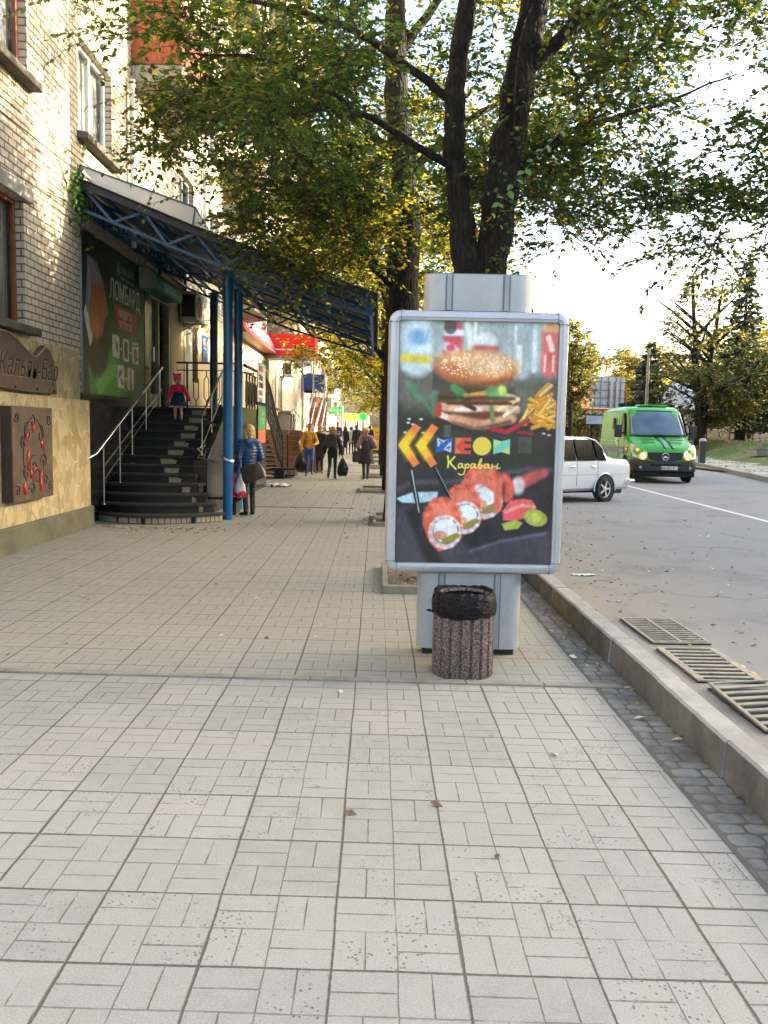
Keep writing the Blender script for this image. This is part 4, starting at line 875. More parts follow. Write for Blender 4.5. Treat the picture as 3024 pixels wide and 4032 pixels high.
# ---- the blue canopy
cp = thing('entrance_canopy', 'blue steel truss canopy with dark ribbed roofing over the stairs and pavement', 'canopy', (-2.57, 14.86, 0))
def RC(o): return rel(o, cp)
def ztop(x): return 5.27-.385*(x+4.68) if x < -2.86 else 4.57-.34*(x+2.86)
def zbot(x): return ztop(x)-(.35 if x < -2.2 else .35-.1*(x+2.2)/2.1)
RIB = None
def roofing():
    q = N('translucent ribbed roofing'); co = q.coords(); sp = q.n('ShaderNodeSeparateXYZ', {}, Vector=co)
    s = q.m('SINE', q.m('MULTIPLY', sp.outputs[1], 80)); c = q.mix(q.ramp(q.noise(co, 1.5, 5, .7), .4, .7), (.02, .024, .03), (.06, .062, .065))
    q.p(Base_Color=c, Roughness=.6); q.bump(s, .8, .01)
    tr = q.n('ShaderNodeBsdfTranslucent', {}, Color=(.22, .22, .22)); mx = q.n('ShaderNodeMixShader', {}, _0=.3, _1=q.b.outputs[0], _2=tr.outputs[0]); q.t.links.new(mx.outputs[0], q.out.inputs[0]); return q.mat
RIB = roofing()
trY = [13.6, 14.86, 16.74, 18.6, 21.0]
for k, y in enumerate(trY):
    b = MB(); xs = [-4.66, -4.13, -3.65, -3.35, -2.86, -2.6, -2.05, -1.5, -.95, -.45, -.13]
    w_ = .045
    pts = [-4.66, -3.65, -2.86, -2.05, -1.0, -.13]
    for a, c in zip(pts, pts[1:]): b.beam((a, y, ztop(a)), (c, y, ztop(c)), w_, w_); b.beam((a, y, zbot(a)), (c, y, zbot(c)), w_, w_)
    zz = [(-4.6, 1), (-4.13, 0), (-3.65, 1), (-3.3, 0), (-2.86, 1), (-2.45, 0), (-2.05, 1), (-1.6, 0), (-1.15, 1), (-.75, 0), (-.35, 1), (-.13, 0)]
    for (a, s), (c, e) in zip(zz, zz[1:]): b.beam((a, y, ztop(a) if s else zbot(a)), (c, y, ztop(c) if e else zbot(c)), .035, .04)
    b.beam((-4.66, y, zbot(-4.66)-.12), (-4.66, y, ztop(-4.66)+.03), .06); b.beam((-.13, y, zbot(-.13)), (-.13, y, ztop(-.13)), .05)
    RC(b.build('truss', BLUE))
# lattice girders along the street, between the trusses
for x_ in (-4.66, -3.65, -2.57, -1.5, -.13):
    b = MB()
    zt_, zb_ = ztop(x_)-.03, zbot(x_)+.02
    for a, c in zip(trY, trY[1:]):
        b.beam((x_, a, zt_), (x_, c, zt_), .05); b.beam((x_, a, zb_), (x_, c, zb_), .045)
        n = 3 if x_ in (-4.66, -.13) else 0
        for j in range(n):
            ya, yc, ym = a+(c-a)*j/n, a+(c-a)*(j+1)/n, a+(c-a)*(j+.5)/n; b.beam((x_, ya, zt_), (x_, ym, zb_), .03); b.beam((x_, ym, zb_), (x_, yc, zt_), .03)
    RC(b.build('girder', BLUE))
b = MB()
for x_ in np.arange(-4.4, -.1, .42): b.beam((x_, 13.5, ztop(x_)+.035), (x_, 21.1, ztop(x_)+.035), .03, .035)
RC(b.build('purlin', BLUE))
xs = [-4.69, -3.9, -3.1, -2.86, -2.3, -1.5, -.8, -.02]
y = 13.42
while y < 21.1:
    b = MB(); y2 = y+.985; RC_dz = .004*(int(y*3) % 2)
    for a, c in zip(xs, xs[1:]): b.add([(X_, Y_, ztop(X_)+Z_+(.016 if Y_ == y else 0)) for Z_ in (.062, .074) for (X_, Y_) in ((a, y), (c, y), (c, y2), (a, y2))], [(0,3,2,1),(4,5,6,7),(0,1,5,4),(2,3,7,6)])
    RC(b.build('roof_sheet', RIB)); y += .97
b = MB(); b.box(-.03, -.015, 13.45, 21.1, 3.52, 3.72); RC(b.build('edge_fascia', M('dull grey fascia sheet', (.28, .27, .24), .6, var=.3, dirt=.3)))
b = MB()
for a, c in ((-4.66, -3.1), (-3.1, -2.86)): b.beam((a, 13.52, ztop(a)+.02), (c, 13.52, ztop(c)+.02), .03, .10)
b.beam((-2.86, 13.52, ztop(-2.86)+.02), (-.02, 13.52, ztop(-.02)+.02), .03, .10); RC(b.build('front_fascia', M('dark navy fascia', (.01, .03, .06), .5)))
# upstand screen of clear sheet on top
b = MB()
for p, q_ in (((-4.78+.1, 13.6, 5.33), (-4.62, 13.6, 5.55)), ((-4.62, 13.6, 5.55), (-2.86, 13.6, 4.96)), ((-2.86, 13.6, 4.96), (-2.91, 13.6, 4.62)), ((-4.62, 13.6, 5.55), (-4.62, 15.6, 5.55)), ((-2.86, 13.6, 4.96), (-2.70, 14.2, 4.62))): b.beam(p, q_, .025)
RC(b.build('screen_frame', BLUE))
q = N('cloudy polycarbonate'); q.p(Base_Color=(.62, .68, .74), Roughness=.35, Alpha=.8); PC = q.mat
b = MB(); b.add([(-4.60, 13.60, 5.53), (-2.88, 13.60, 4.95), (-2.62, 13.60, 4.58), (-4.35, 13.60, 5.19), (-4.60, 13.606, 5.53), (-2.88, 13.606, 4.95), (-2.62, 13.606, 4.58), (-4.35, 13.606, 5.19)], [(0, 1, 2, 3), (4, 7, 6, 5), (0, 4, 5, 1), (1, 5, 6, 2), (2, 6, 7, 3), (3, 7, 4, 0)]); RC(b.build('clear_sheet', PC))
for (x_, y_, r, m, zt_) in ((-2.575, 14.86, .083, BLUEC, 4.14), (-2.70, 16.74, .083, BLUEC, 4.18), (-3.62, 19.1, .085, BLUE, 4.5)):
    b = MB(); b.tube([(x_, y_, 0 if y_ < 18.6 else 0), (x_, y_, zt_)], r, 24); b.lathe([(r+.03, zt_-.02), (r+.03, zt_)], 16, (x_, y_, 0)); RC(b.build('column', m, smooth=40))
b = MB(); b.beam((-2.575, 14.86, 4.0), (-2.3, 14.86, 4.35), .03); b.beam((-2.575, 14.86, 3.75), (-2.575, 14.86, 4.14), .2, .012); RC(b.build('column_bracket', BLUE))
for (x_, y_) in ((-2.575, 14.86), (-2.70, 16.74)):
    b = MB()
    for j in range(3): b.tube([(x_+.10*math.cos(a), y_+.10*math.sin(a), 1.05+.012*j-.05*math.cos(a+.4)) for a in np.linspace(0, 6.28, 20)], .013, 6)
    rel(b.build('steel_wire_ring', STEEL, smooth=60), cp)
# ================================================================== the advertising board
AL = M('satin aluminium frame', (.50, .51, .53), .34, .4, var=.10, vs=2.5, dirt=.25, bump=.04, bs=120)
ALW = M('pale grey panel sheet', (.40, .41, .415), .42, .15, var=.10, vs=2.2, dirt=.28)
ALD = M('dark panel joint', (.14, .15, .16), .5)
t = thing('advertising_board', 'free standing aluminium light box with a burger and sushi poster behind the litter bin', 'advertising board', (.70, 6.15, 0))
def RA(o): return rel(o, t)
YF = 6.00
def lozenge(w2, d2, n=10):
    """plan outline: flat front and back, rounded ends"""
    c = w2-d2*1.0; pts = [(c+d2*math.sin(a), -d2*math.cos(a)) for a in np.linspace(0, math.pi, n)]
    pts += [(-c-d2*math.sin(a), d2*math.cos(a)) for a in np.linspace(0, math.pi, n)]; return pts
def pole(z0, z1):
    b = MB(); b.prism([(.69+px, 6.17+py) for px, py in lozenge(.378, .10)], z0, z1); RA(b.build('column', ALW, smooth=30))
    for xx in (.485, .885):
      b = MB(); b.box(xx-.026, xx+.026, 6.066, 6.075, z0+.004, z1-.004); RA(b.build('column_joint', ALD))
      b = MB(); b.box(xx-.016, xx+.016, 6.062, 6.075, z0+.002, z1-.002); RA(b.build('column_strip', M('grey joint strip', (.30, .33, .34), .45, .3, var=.08)))
pole(.045, .60); pole(2.45, 2.70)
b = MB(); b.box(.36, 1.02, 6.10, 6.24, 0, .05); RA(b.build('foot', M('rusty dark foot', (.03, .022, .018), .8)))
b = MB(); b.prism([(.69+px, 6.17+py) for px, py in lozenge(.372, .096)], 2.700, 2.706); RA(b.build('cap', ALD))
# box with rounded frame
FX0, FX1, FZ0, FZ1 = .07, 1.325, .605, 2.445
def rrect(x0, x1, z0, z1, r, n=6):
    pts = []
    for (cx, cz, a0) in ((x1-r, z1-r, 0), (x0+r, z1-r, 90), (x0+r, z0+r, 180), (x1-r, z0+r, 270)):
        pts += [(cx+r*math.cos(R_(a0+90*k/n)), cz+r*math.sin(R_(a0+90*k/n))) for k in range(n+1)]
    return pts
prof_f = [(-.0, .0), (0, .05), (.012, .085), (.035, .105), (.062, .108), (.078, .10), (.08, .0)]   # inward offset, forward height
b = MB(); rings = []
for off, hh in [(0, -.17), (0, .0), (.004, .03), (.016, .052), (.034, .060), (.050, .060), (.052, .054), (.070, .052), (.073, .032)]:
    rings.append([(x_, 6.06-hh, z_) for x_, z_ in rrect(FX0+off, FX1-off, FZ0+off, FZ1-off, max(.085-off, .012))])
n = len(rings[0]); vs = sum(rings, []); fs = [(i*n+j, i*n+(j+1) % n, (i+1)*n+(j+1) % n, (i+1)*n+j) for i in range(len(rings)-1) for j in range(n)]
b.add(vs, fs); fr = RA(b.build('frame', AL, smooth=35))
b = MB(); b.prism(rrect(FX0+.02, FX1-.02, FZ0+.02, FZ1-.02, .06), 6.08, 6.225, 'XZ'); RA(b.build('box_body', ALW))
b = MB()
for (xa, xb, za, zb) in ((FX0+.003, FX0+.078, FZ1-.087, FZ1-.083), (FX1-.078, FX1-.003, FZ1-.087, FZ1-.083), (FX0+.003, FX0+.078, FZ0+.083, FZ0+.087), (FX1-.078, FX1-.003, FZ0+.083, FZ0+.087)): b.box(xa, xb, 5.9985, 6.05, za, zb); RA(b.build('corner_joint', ALD)); b = MB()
for (xa, xb, za, zb) in ((FX0+.083, FX0+.087, FZ1-.078, FZ1-.003), (FX1-.087, FX1-.083, FZ1-.078, FZ1-.003), (FX0+.083, FX0+.087, FZ0+.003, FZ0+.078), (FX1-.087, FX1-.083, FZ0+.003, FZ0+.078)): b.box(xa, xb, 5.9985, 6.05, za, zb)
RA(b.build('corner_joint', ALD))
# poster
P = Paint(300, 440, 190, 1245, 425, 2045, (54, 54, 50))
B_ = lambda *a, **k: P.ell(*a, **k)
P.poly([(150, 400), (1300, 400), (1300, 800), (150, 760)], (168, 182, 182), soft=120)
P.poly([(150, 760), (1300, 800), (1300, 1140), (150, 1100)], (98, 98, 86), soft=160)
P.poly([(150, 1000), (1300, 1080), (1300, 1400), (150, 1400)], (44, 46, 40), soft=120)
P.poly([(150, 1380), (1300, 1380), (1300, 2100), (150, 2100)], (46, 44, 48), soft=60)
# blurred cans and jars
P.line([(310, 500), (310, 700)], 95, (200, 220, 226), soft=50); B_(310, 540, 60, 50, (120, 170, 205), soft=40); P.line([(220, 670), (370, 680)], 28, (220, 205, 60), soft=30); P.line([(230, 735), (390, 735)], 20, (205, 220, 220), soft=26)
P.line([(545, 480), (545, 640)], 62, (205, 70, 80), soft=30); P.line([(495, 500), (600, 500)], 22, (235, 240, 240), soft=20); P.line([(500, 590), (560, 620)], 30, (200, 196, 205), soft=20); B_(530, 600, 26, 26, (214, 60, 100), soft=16)
P.line([(640, 440), (668, 630)], 20, (225, 230, 222), soft=18); P.line([(690, 430), (690, 600)], 14, (225, 230, 222), soft=16)
B_(765, 570, 75, 75, (226, 234, 232), soft=30); P.line([(700, 600), (830, 605)], 22, (206, 90, 82), soft=24)
P.line([(1000, 460), (1000, 740)], 60, (158, 172, 174), soft=40); P.line([(985, 590), (985, 740)], 22, (222, 228, 224), soft=16); P.line([(1090, 450), (1090, 740)], 16, (214, 218, 222), soft=16); P.line([(960, 450), (960, 700)], 8, (205, 210, 210), soft=10)
P.line([(1195, 500), (1195, 720)], 62, (214, 96, 92), soft=26); P.line([(1160, 460), (1240, 460)], 26, (222, 160, 110), soft=20); P.line([(1180, 520), (1205, 600)], 18, (230, 200, 180), soft=12); P.line([(1160, 640), (1160, 740)], 8, (240, 190, 190), soft=8); P.line([(1215, 640), (1215, 740)], 8, (240, 190, 190), soft=8)
P.poly([(420, 665), (640, 665), (640, 880), (415, 880)], (34, 32, 30), soft=16, al=.55)
P.line([(525, 430), (525, 470)], 40, (30, 44, 36), soft=10, al=.7)
# leaves on the left
for pts, r in (([(250, 850), (330, 930), (400, 1000), (430, 1050)], 12), ([(300, 870), (260, 850)], 24), ([(430, 900), (428, 1010)], 22), ([(330, 940), (300, 905)], 18)): P.line(pts, r, (78, 128, 92), soft=20, al=.85)
# burger
B_(705, 745, 266, 108, (150, 80, 40), rot=2, soft=14); B_(705, 722, 262, 100, (214, 134, 72), rot=2, soft=50); B_(690, 690, 235, 66, (238, 176, 112), rot=2, soft=70, al=.9); P.line([(470, 800), (700, 846), (940, 800)], 8, (92, 46, 24), soft=20, al=.7); B_(800, 700, 120, 70, (242, 206, 160), soft=80, al=.7); B_(560, 760, 110, 60, (182, 96, 48), rot=20, soft=60, al=.7); P.line([(480, 790), (700, 838), (930, 795)], 12, (150, 84, 46), soft=24, al=.6)
for k in range(170):
    a = RNG.uniform(0, 6.28); r = math.sqrt(RNG.uniform(0, 1)); xx, yy = 705+245*r*math.cos(a), 710+80*r*math.sin(a); P.ell(xx, yy, 6.5, 3.6, (250, 236, 206), rot=RNG.uniform(0, 180), soft=4, al=.9)
P.poly([(470, 850), (960, 850), (1000, 960), (440, 960)], (74, 58, 40), soft=30, al=.9)
P.line([(560, 860), (620, 905), (600, 930)], 26, (70, 136, 70), soft=18); B_(612, 905, 30, 32, (66, 128, 74), soft=10); P.line([(640, 915), (760, 895), (850, 880)], 16, (222, 160, 60), soft=10); P.line([(700, 940), (800, 930)], 20, (170, 100, 80), soft=14)
for (xx, yy, rx, ry, c) in ((850, 900, 80, 50, (98, 150, 84)), (900, 930, 60, 40, (150, 190, 110)), (820, 930, 40, 50, (120, 170, 100)), (880, 870, 30, 30, (200, 210, 90)), (950, 940, 50, 40, (206, 196, 160))): B_(xx, yy, rx, ry, c, rot=20, soft=18)
P.poly([(450, 960), (1000, 930), (985, 1060), (700, 1130), (470, 1070)], (120, 62, 40), soft=20)
P.line([(480, 990), (640, 1000), (820, 985), (980, 1000)], 26, (222, 178, 140), soft=18); P.line([(580, 1005), (740, 1000)], 14, (250, 232, 212), soft=12); P.line([(470, 1040), (560, 1075)], 20, (240, 220, 200), soft=12); P.line([(560, 1070), (760, 1105), (950, 1060)], 32, (226, 166, 124), soft=20); P.line([(460, 985), (455, 1040)], 22, (180, 60, 40), soft=12); P.line([(860, 1000), (990, 930)], 14, (236, 214, 150), soft=8); P.line([(900, 1040), (985, 985)], 12, (240, 226, 190), soft=8); P.line([(810, 940), (825, 1080)], 14, (110, 140, 84), soft=12); P.line([(620, 960), (700, 1000)], 14, (60, 40, 28), soft=12)
P.line([(470, 1082), (700, 1142), (940, 1080)], 10, (60, 34, 24), soft=24, al=.8); P.line([(470, 930), (960, 925)], 12, (50, 28, 18), soft=20, al=.7); P.line([(520, 965), (940, 960)], 10, (96, 44, 26), soft=12); P.line([(560, 1090), (700, 1130), (800, 1120)], 10, (150, 100, 90), soft=20)
# fries
for k in range(34):
    x0, y0 = RNG.uniform(1010, 1200), RNG.uniform(900, 1120); a = RNG.uniform(-1.15, -.3) if k % 3 else RNG.uniform(.1, .7); l = RNG.uniform(60, 130)
    if y0 < 1000 and x0 < 1060: continue
    P.line([(x0, y0), (x0+l*math.cos(a), y0+l*math.sin(a))], 15, (206, 132, 40), soft=7); P.line([(x0+3, y0-4), (x0+3+l*math.cos(a), y0-4+l*math.sin(a))], 9, [(240, 186, 84), (226, 160, 60), (246, 206, 120)][k % 3], soft=7)
P.line([(820, 1130), (920, 1150), (1000, 1105), (1060, 1070)], 15, (190, 40, 56), soft=10); P.line([(1000, 1110), (1100, 1000)], 5, (84, 96, 60), soft=5); P.line([(1000, 1150), (1090, 1155)], 12, (170, 40, 50), soft=14, al=.8)
for (xx, yy) in ((265, 1075), (260, 1100), (290, 1110), (345, 1075), (240, 1165), (360, 1165), (1170, 1155), (1205, 1165)): B_(xx, yy, 12, 7, (214, 220, 222), soft=6)
P.poly([(500, 1110), (545, 1110), (545, 1190), (500, 1190)], (110, 110, 104), soft=8, al=.6); P.poly([(1000, 1180), (1090, 1180), (1090, 1290), (1000, 1290)], (92, 96, 92), soft=8, al=.6)
# lower half: table, plate of rolls
P.poly([(150, 1700), (300, 1650), (700, 1900), (1300, 1800), (1300, 2100), (150, 2100)], (66, 64, 72), soft=40); 
P.poly([(250, 1690), (330, 1650), (520, 2060), (420, 2080)], (26, 28, 34), soft=40); P.poly([(600, 1840), (1180, 1700), (1220, 1800), (700, 1960)], (40, 38, 46), soft=30); P.line([(700, 1960), (900, 1890), (1200, 1830)], 10, (96, 100, 116), soft=20)
P.line([(180, 1560), (300, 1500), (560, 1490), (800, 1440), (1100, 1395), (1240, 1400)], 14, (84, 82, 96), soft=30, al=.8)
P.poly([(185, 1610), (300, 1565), (470, 1558), (465, 1620), (330, 1640), (230, 1638)], (176, 212, 226), soft=10)
for (pts, r) in (([(1060, 1470), (1180, 1420)], 30), ([(1000, 1500), (1110, 1450)], 40)): P.line(pts, r, (190, 84, 76), soft=30)
B_(1010, 1510, 44, 60, (206, 196, 190), soft=24); B_(925, 1525, 56, 100, (214, 92, 76), rot=-12, soft=16); B_(900, 1540, 26, 70, (120, 50, 46), soft=16)
def roll(cx, cy, s, al=1.0):
    P.poly([(cx-115*s, cy-120*s), (cx-60*s, cy-190*s), (cx+50*s, cy-185*s), (cx+120*s, cy-90*s), (cx+135*s, cy+80*s), (cx+60*s, cy+150*s), (cx-20*s, cy+180*s), (cx-90*s, cy+110*s), (cx-140*s, cy-20*s)], (222, 96, 70), soft=14); P.poly([(cx-95*s, cy-100*s), (cx-40*s, cy-165*s), (cx+50*s, cy-160*s), (cx+95*s, cy-80*s), (cx+60*s, cy-70*s), (cx-60*s, cy-60*s)], (244, 138, 106), soft=36, al=.8)
    for j in range(9): a = -2.9+j*.32; P.ell(cx+118*s*math.cos(a), cy-40*s+140*s*math.sin(a), 24*s, 20*s, [(240, 128, 100), (214, 78, 60)][j % 2], soft=14, al=.7)
    P.ell(cx+18*s, cy+42*s, 112*s, 118*s, (226, 190, 190), soft=10); P.ell(cx+24*s, cy+36*s, 86*s, 88*s, (60, 54, 50), soft=8)
    P.ell(cx+22*s, cy+34*s, 82*s, 84*s, (238, 240, 238), soft=8); P.ell(cx-14*s, cy+66*s, 48*s, 30*s, (228, 160, 124), soft=10); P.line([(cx+20*s, cy+104*s), (cx+100*s, cy+66*s)], 20*s, (156, 140, 60), soft=8)
    for j in range(12): a = j*.52; P.ell(cx+18*s+100*s*math.cos(a), cy+44*s+106*s*math.sin(a), 15*s, 12*s, (238, 220, 220), soft=6)
roll(770, 1570, 1.05); roll(640, 1690, .95); 
P.poly([(620, 1500), (760, 1430), (900, 1480), (900, 1680), (850, 1700), (850, 1560), (760, 1500)], (230, 116, 92), soft=14)
P.line([(445, 1400), (620, 1750)], 14, (24, 24, 26), soft=5, r2=9); P.line([(450, 1395), (560, 1600)], 3, (150, 150, 150), soft=4)
roll(505, 1790, 1.0)
P.line([(270, 1390), (340, 1660), (372, 1860)], 20, (40, 40, 42), soft=6, r2=9); P.line([(290, 1420), (345, 1700)], 4, (186, 186, 186), soft=4)
P.poly([(910, 1680), (960, 1610), (1040, 1595), (1110, 1605), (1140, 1660), (1080, 1720), (1000, 1750), (915, 1745)], (232, 96, 96), soft=10); P.line([(930, 1690), (1040, 1640), (1120, 1650)], 12, (248, 150, 140), soft=12)
P.poly([(905, 1770), (1000, 1740), (1050, 1760), (1020, 1800), (930, 1815)], (172, 180, 70), soft=8); B_(1135, 1725, 82, 56, (176, 184, 70), rot=14, soft=8); B_(1125, 1720, 55, 34, (198, 204, 96), rot=14, soft=14)
P.put(np.ones_like(P.X), (150, 156, 150), .03); P.grain(.03, 1)  # pale veil over the whole print: glare haze put into the colour
P.tex(.075, (8, 20, 45, 90)); P.grain(.02, 1)
# chevrons and word
for dx in (0, 117):
    P.poly([(196+dx, 1250), (300+dx, 1103), (346+dx, 1130), (264+dx, 1250), (342+dx, 1370), (300+dx, 1398)], (240, 130, 62), soft=4)
    P.poly([(196+dx, 1250), (262+dx, 1157), (306+dx, 1187), (264+dx, 1250), (304+dx, 1312), (262+dx, 1345)], (250, 200, 48), soft=44)
    P.poly([(196+dx, 1250), (230+dx, 1202), (274+dx, 1235), (264+dx, 1250), (274+dx, 1268), (230+dx, 1298)], (250, 216, 50), soft=14)
P.poly([(449, 1188), (500, 1208), (560, 1190), (557, 1300), (500, 1280), (448, 1300)], (26, 92, 176), soft=4); P.poly([(456, 1198), (500, 1214), (525, 1206), (460, 1258)], (200, 206, 200), soft=4); P.poly([(500, 1274), (525, 1240), (552, 1216), (550, 1292)], (200, 206, 210), soft=4); P.line([(470, 1215), (490, 1225), (475, 1240)], 4, (40, 90, 150)); P.line([(520, 1265), (540, 1255), (535, 1275)], 4, (40, 90, 150))
P.poly([(574, 1192), (684, 1192), (684, 1216), (640, 1216), (640, 1234), (684, 1234), (684, 1260), (640, 1260), (640, 1278), (684, 1278), (684, 1302), (574, 1302)], (216, 74, 62), soft=4); P.poly([(580, 1198), (630, 1198), (580, 1250)], (222, 150, 84), soft=8, al=.7); P.poly([(580, 1296), (624, 1296), (580, 1258)], (222, 150, 84), soft=8, al=.7)
B_(758, 1247, 62, 62, (228, 206, 76), soft=4); P.poly([(833, 1198), (890, 1212), (946, 1194), (946, 1300), (890, 1284), (834, 1300)], (112, 200, 176), soft=4); P.poly([(838, 1206), (890, 1214), (842, 1256)], (196, 216, 130), soft=4); P.poly([(890, 1282), (942, 1244), (942, 1296)], (190, 214, 120), soft=4)
# hand written word
Wd = (238, 226, 96)
def cs(pts, r=4.2): P.line(pts, r, Wd, soft=3.5)
cs([(530, 1318), (536, 1360), (533, 1392)], 6); cs([(575, 1322), (545, 1358), (560, 1378), (586, 1404)], 6)
cs([(628, 1368), (610, 1366), (600, 1382), (606, 1396), (622, 1388), (630, 1368), (630, 1392), (640, 1396)])
cs([(648, 1372), (650, 1400), (640, 1436), (618, 1444), (604, 1434)]); cs([(650, 1382), (664, 1366), (676, 1376), (668, 1394), (652, 1394)])
cs([(712, 1368), (694, 1366), (684, 1382), (690, 1396), (706, 1388), (714, 1368), (714, 1392), (726, 1394)])
cs([(738, 1376), (748, 1340), (758, 1332), (756, 1350), (738, 1380), (740, 1396), (758, 1392), (764, 1378), (748, 1374)])
cs([(804, 1368), (786, 1366), (776, 1382), (782, 1396), (798, 1388), (806, 1368), (806, 1392), (816, 1394)])
cs([(832, 1368), (828, 1396)]); cs([(830, 1384), (862, 1380)]); cs([(868, 1364), (860, 1396), (884, 1392)])
RA(P.sheet('poster', lambda u, v: (.145+1.105*u, 6.028, 2.372-1.695*v), None, .22, coat=.35, gain=1.08))
# ================================================================== litter bin
def aggregate():
    q = N('red granite aggregate'); co = q.coords(); v = q.n('ShaderNodeTexVoronoi', {}, Vector=co, Scale=150.0); s = q.n('ShaderNodeSeparateColor', {}, Color=v.outputs['Color'])
    c = q.ramp(s.outputs[0], .1, .9, (.075, .035, .038), (.27, .165, .15)); c = q.mix(q.ramp(s.outputs[1], .72, .85), c, (.34, .29, .24)); c = q.mix(q.ramp(s.outputs[2], .75, .85), c, (.035, .03, .03))
    c = q.mix(q.m('MULTIPLY', q.ramp(q.noise(co, 6, 5, .7), .4, .7), .45), c, (.13, .11, .085)); q.p(Base_Color=c, Roughness=.85); q.bump(q.m('SUBTRACT', 1.0, v.outputs['Distance']), 1, .006); return q.mat
t = thing('litter_bin', 'fluted concrete bin of reddish granite chips in front of the advertising board', 'litter bin', (.60, 5.62, 0))
b = MB(); n = 216; ribs = 18; prf = [(.198, .0), (.205, .015), (.204, .2), (.201, .38), (.197, .50), (.19, .545), (.155, .55), (.15, .53)]; vs = []; fs = []
for ri_, (r, z) in enumerate(prf):
    for j in range(n):
        a = 2*math.pi*j/n; f = (a*ribs/(2*math.pi)) % 1; g = .016*max(0, 1-min(f, 1-f)/.16)**.6 if (f < .16 or f > .84) and ri_ < 5 else 0
        vs.append(((r-g)*math.cos(a), (r-g)*math.sin(a), z))
k = len(prf)
for i in range(k-1):
    for j in range(n): fs.append((i*n+j, i*n+(j+1) % n, (i+1)*n+(j+1) % n, (i+1)*n+j))
b.add(vs, fs); rel2(b.build('bin_body', aggregate(), smooth=45), t)
q = N('black bin liner'); co = q.coords(); q.p(Base_Color=(.003, .0035, .0035), Roughness=.3); q.b.inputs['Specular IOR Level'].default_value = .22
q.bump(q.m('ADD', q.noise(q.n('ShaderNodeVectorMath', dict(operation='MULTIPLY'), _0=co, _1=(9, 9, 30)).outputs[0], 1.0, 5, .65), q.m('MULTIPLY', q.noise(co, 12, 5, .7), 1.3)), 1.0, .02); BAG = q.mat
prf = [(.207, .405), (.211, .415), (.214, .44), (.214, .48), (.209, .52), (.20, .55), (.187, .566), (.172, .562), (.158, .53), (.15, .45), (.145, .36), (.13, .25)]
vs = []; n = 120; fs = []; rr_ = random.Random(3); ph = [rr_.uniform(0, 6.28) for _ in range(40)]
for i, (r, z) in enumerate(prf):
    for j in range(n):
        a = 2*math.pi*j/n; amp = [.001, .003, .005, .006, .007, .010, .013, .014, .014, .014, .014, .014][i]
        w1 = .7*math.sin(a*13+ph[0]+z*20)*.5+math.sin(a*23+ph[1]-z*34)*.35+math.sin(a*7+ph[2])*.4+math.sin(a*37+ph[3]+z*60)*.25
        zz = z+(.006*math.sin(a*3+ph[4])+.004*math.sin(a*11+ph[5]) if i < 2 else .007*math.sin(a*3+ph[6])+.002*math.sin(a*17+ph[8]) if 4 < i < 8 else 0)
        vs.append(((r+amp*w1)*math.cos(a), (r+amp*w1)*math.sin(a), zz))
for i in range(len(prf)-1):
    for j in range(n): fs.append((i*n+j, i*n+(j+1) % n, (i+1)*n+(j+1) % n, (i+1)*n+j))
fs.append(tuple((len(prf)-1)*n+j for j in range(n)))
b = MB(); b.add(vs, fs); b.add([(-.205, -.05, .43), (-.235, -.06, .445), (-.262, -.065, .437), (-.235, -.055, .425), (-.205, -.05, .42)], [(0, 1, 3, 4), (1, 2, 3)]); o = rel2(b.build('bin_liner', BAG, smooth=70), t); tag(o, 'crumpled black bag folded over the rim')
# ================================================================== drain gratings in the road
RUST = M('dusty iron grating', (.30, .255, .19), .7, .0, var=.35, vs=9, bump=.3, dirt=.3); PIT = M('dark drain pit', (.008, .007, .006), .9)
def grate(name, label, x0, x1, y0, y1, kind, tilt=0, sk=.0):
    t = thing(name, label, 'drain grating', ((x0+x1)/2, (y0+y1)/2, .137), sk, 'drain gratings in the gutter'); w2, l2 = (x1-x0)/2, (y1-y0)/2
    b = MB(); b.box(-w2, w2, -l2, l2, -.002, .0015); rel2(b.build('pit', PIT), t)
    b = MB(); f = .022 if kind != 'flat' else .05
    b.box(-w2, w2, -l2, -l2+.018, .002, .014); b.box(-w2, w2, l2-.018, l2, .002, .014); b.box(-w2, -w2+f, -l2+.018, l2-.018, .002, .015); b.box(w2-f, w2, -l2+.018, l2-.018, .002, .015)
    if kind == 'split': b.box(-.012, .012, -l2+.018, l2-.018, .002, .0155)
    fr = b.build('frame', RUST, bevel=.003); 
    if tilt: fr.rotation_euler = (R_(tilt[0]), R_(tilt[1]), 0); fr.location = (0, 0, .03)
    rel2(fr, t)
    n = 13 if kind == 'split' else 9 if kind != 'wide' else 8; bars = MB()
    for i in range(1, n):
        y = -l2+2*l2*i/n; hw = .009 if kind == 'split' else .018
        bars.box(-w2+f, (-.012 if kind == 'split' else w2-f), y-hw, y+hw, .003, .0125)
        if kind == 'split': bars.box(.012, w2-f, y-hw, y+hw, .003, .0125)
    o = bars.build('bar', RUST, bevel=.002)
    if tilt: o.rotation_euler = fr.rotation_euler; o.location = fr.location
    rel2(o, t)
grate('drain_grating', 'rounded slot iron grating in two columns, farthest of the three in the gutter', 1.98, 2.40, 5.95, 6.74, 'split', sk=R_(1))
grate('drain_grating', 'flat barred iron grating, middle one of the three in the gutter', 1.96, 2.37, 5.02, 5.80, 'flat')
grate('drain_grating', 'tilted iron grating full of leaves, nearest of the three in the gutter', 1.97, 2.42, 4.15, 4.90, 'wide', tilt=(1.2, -4.0))
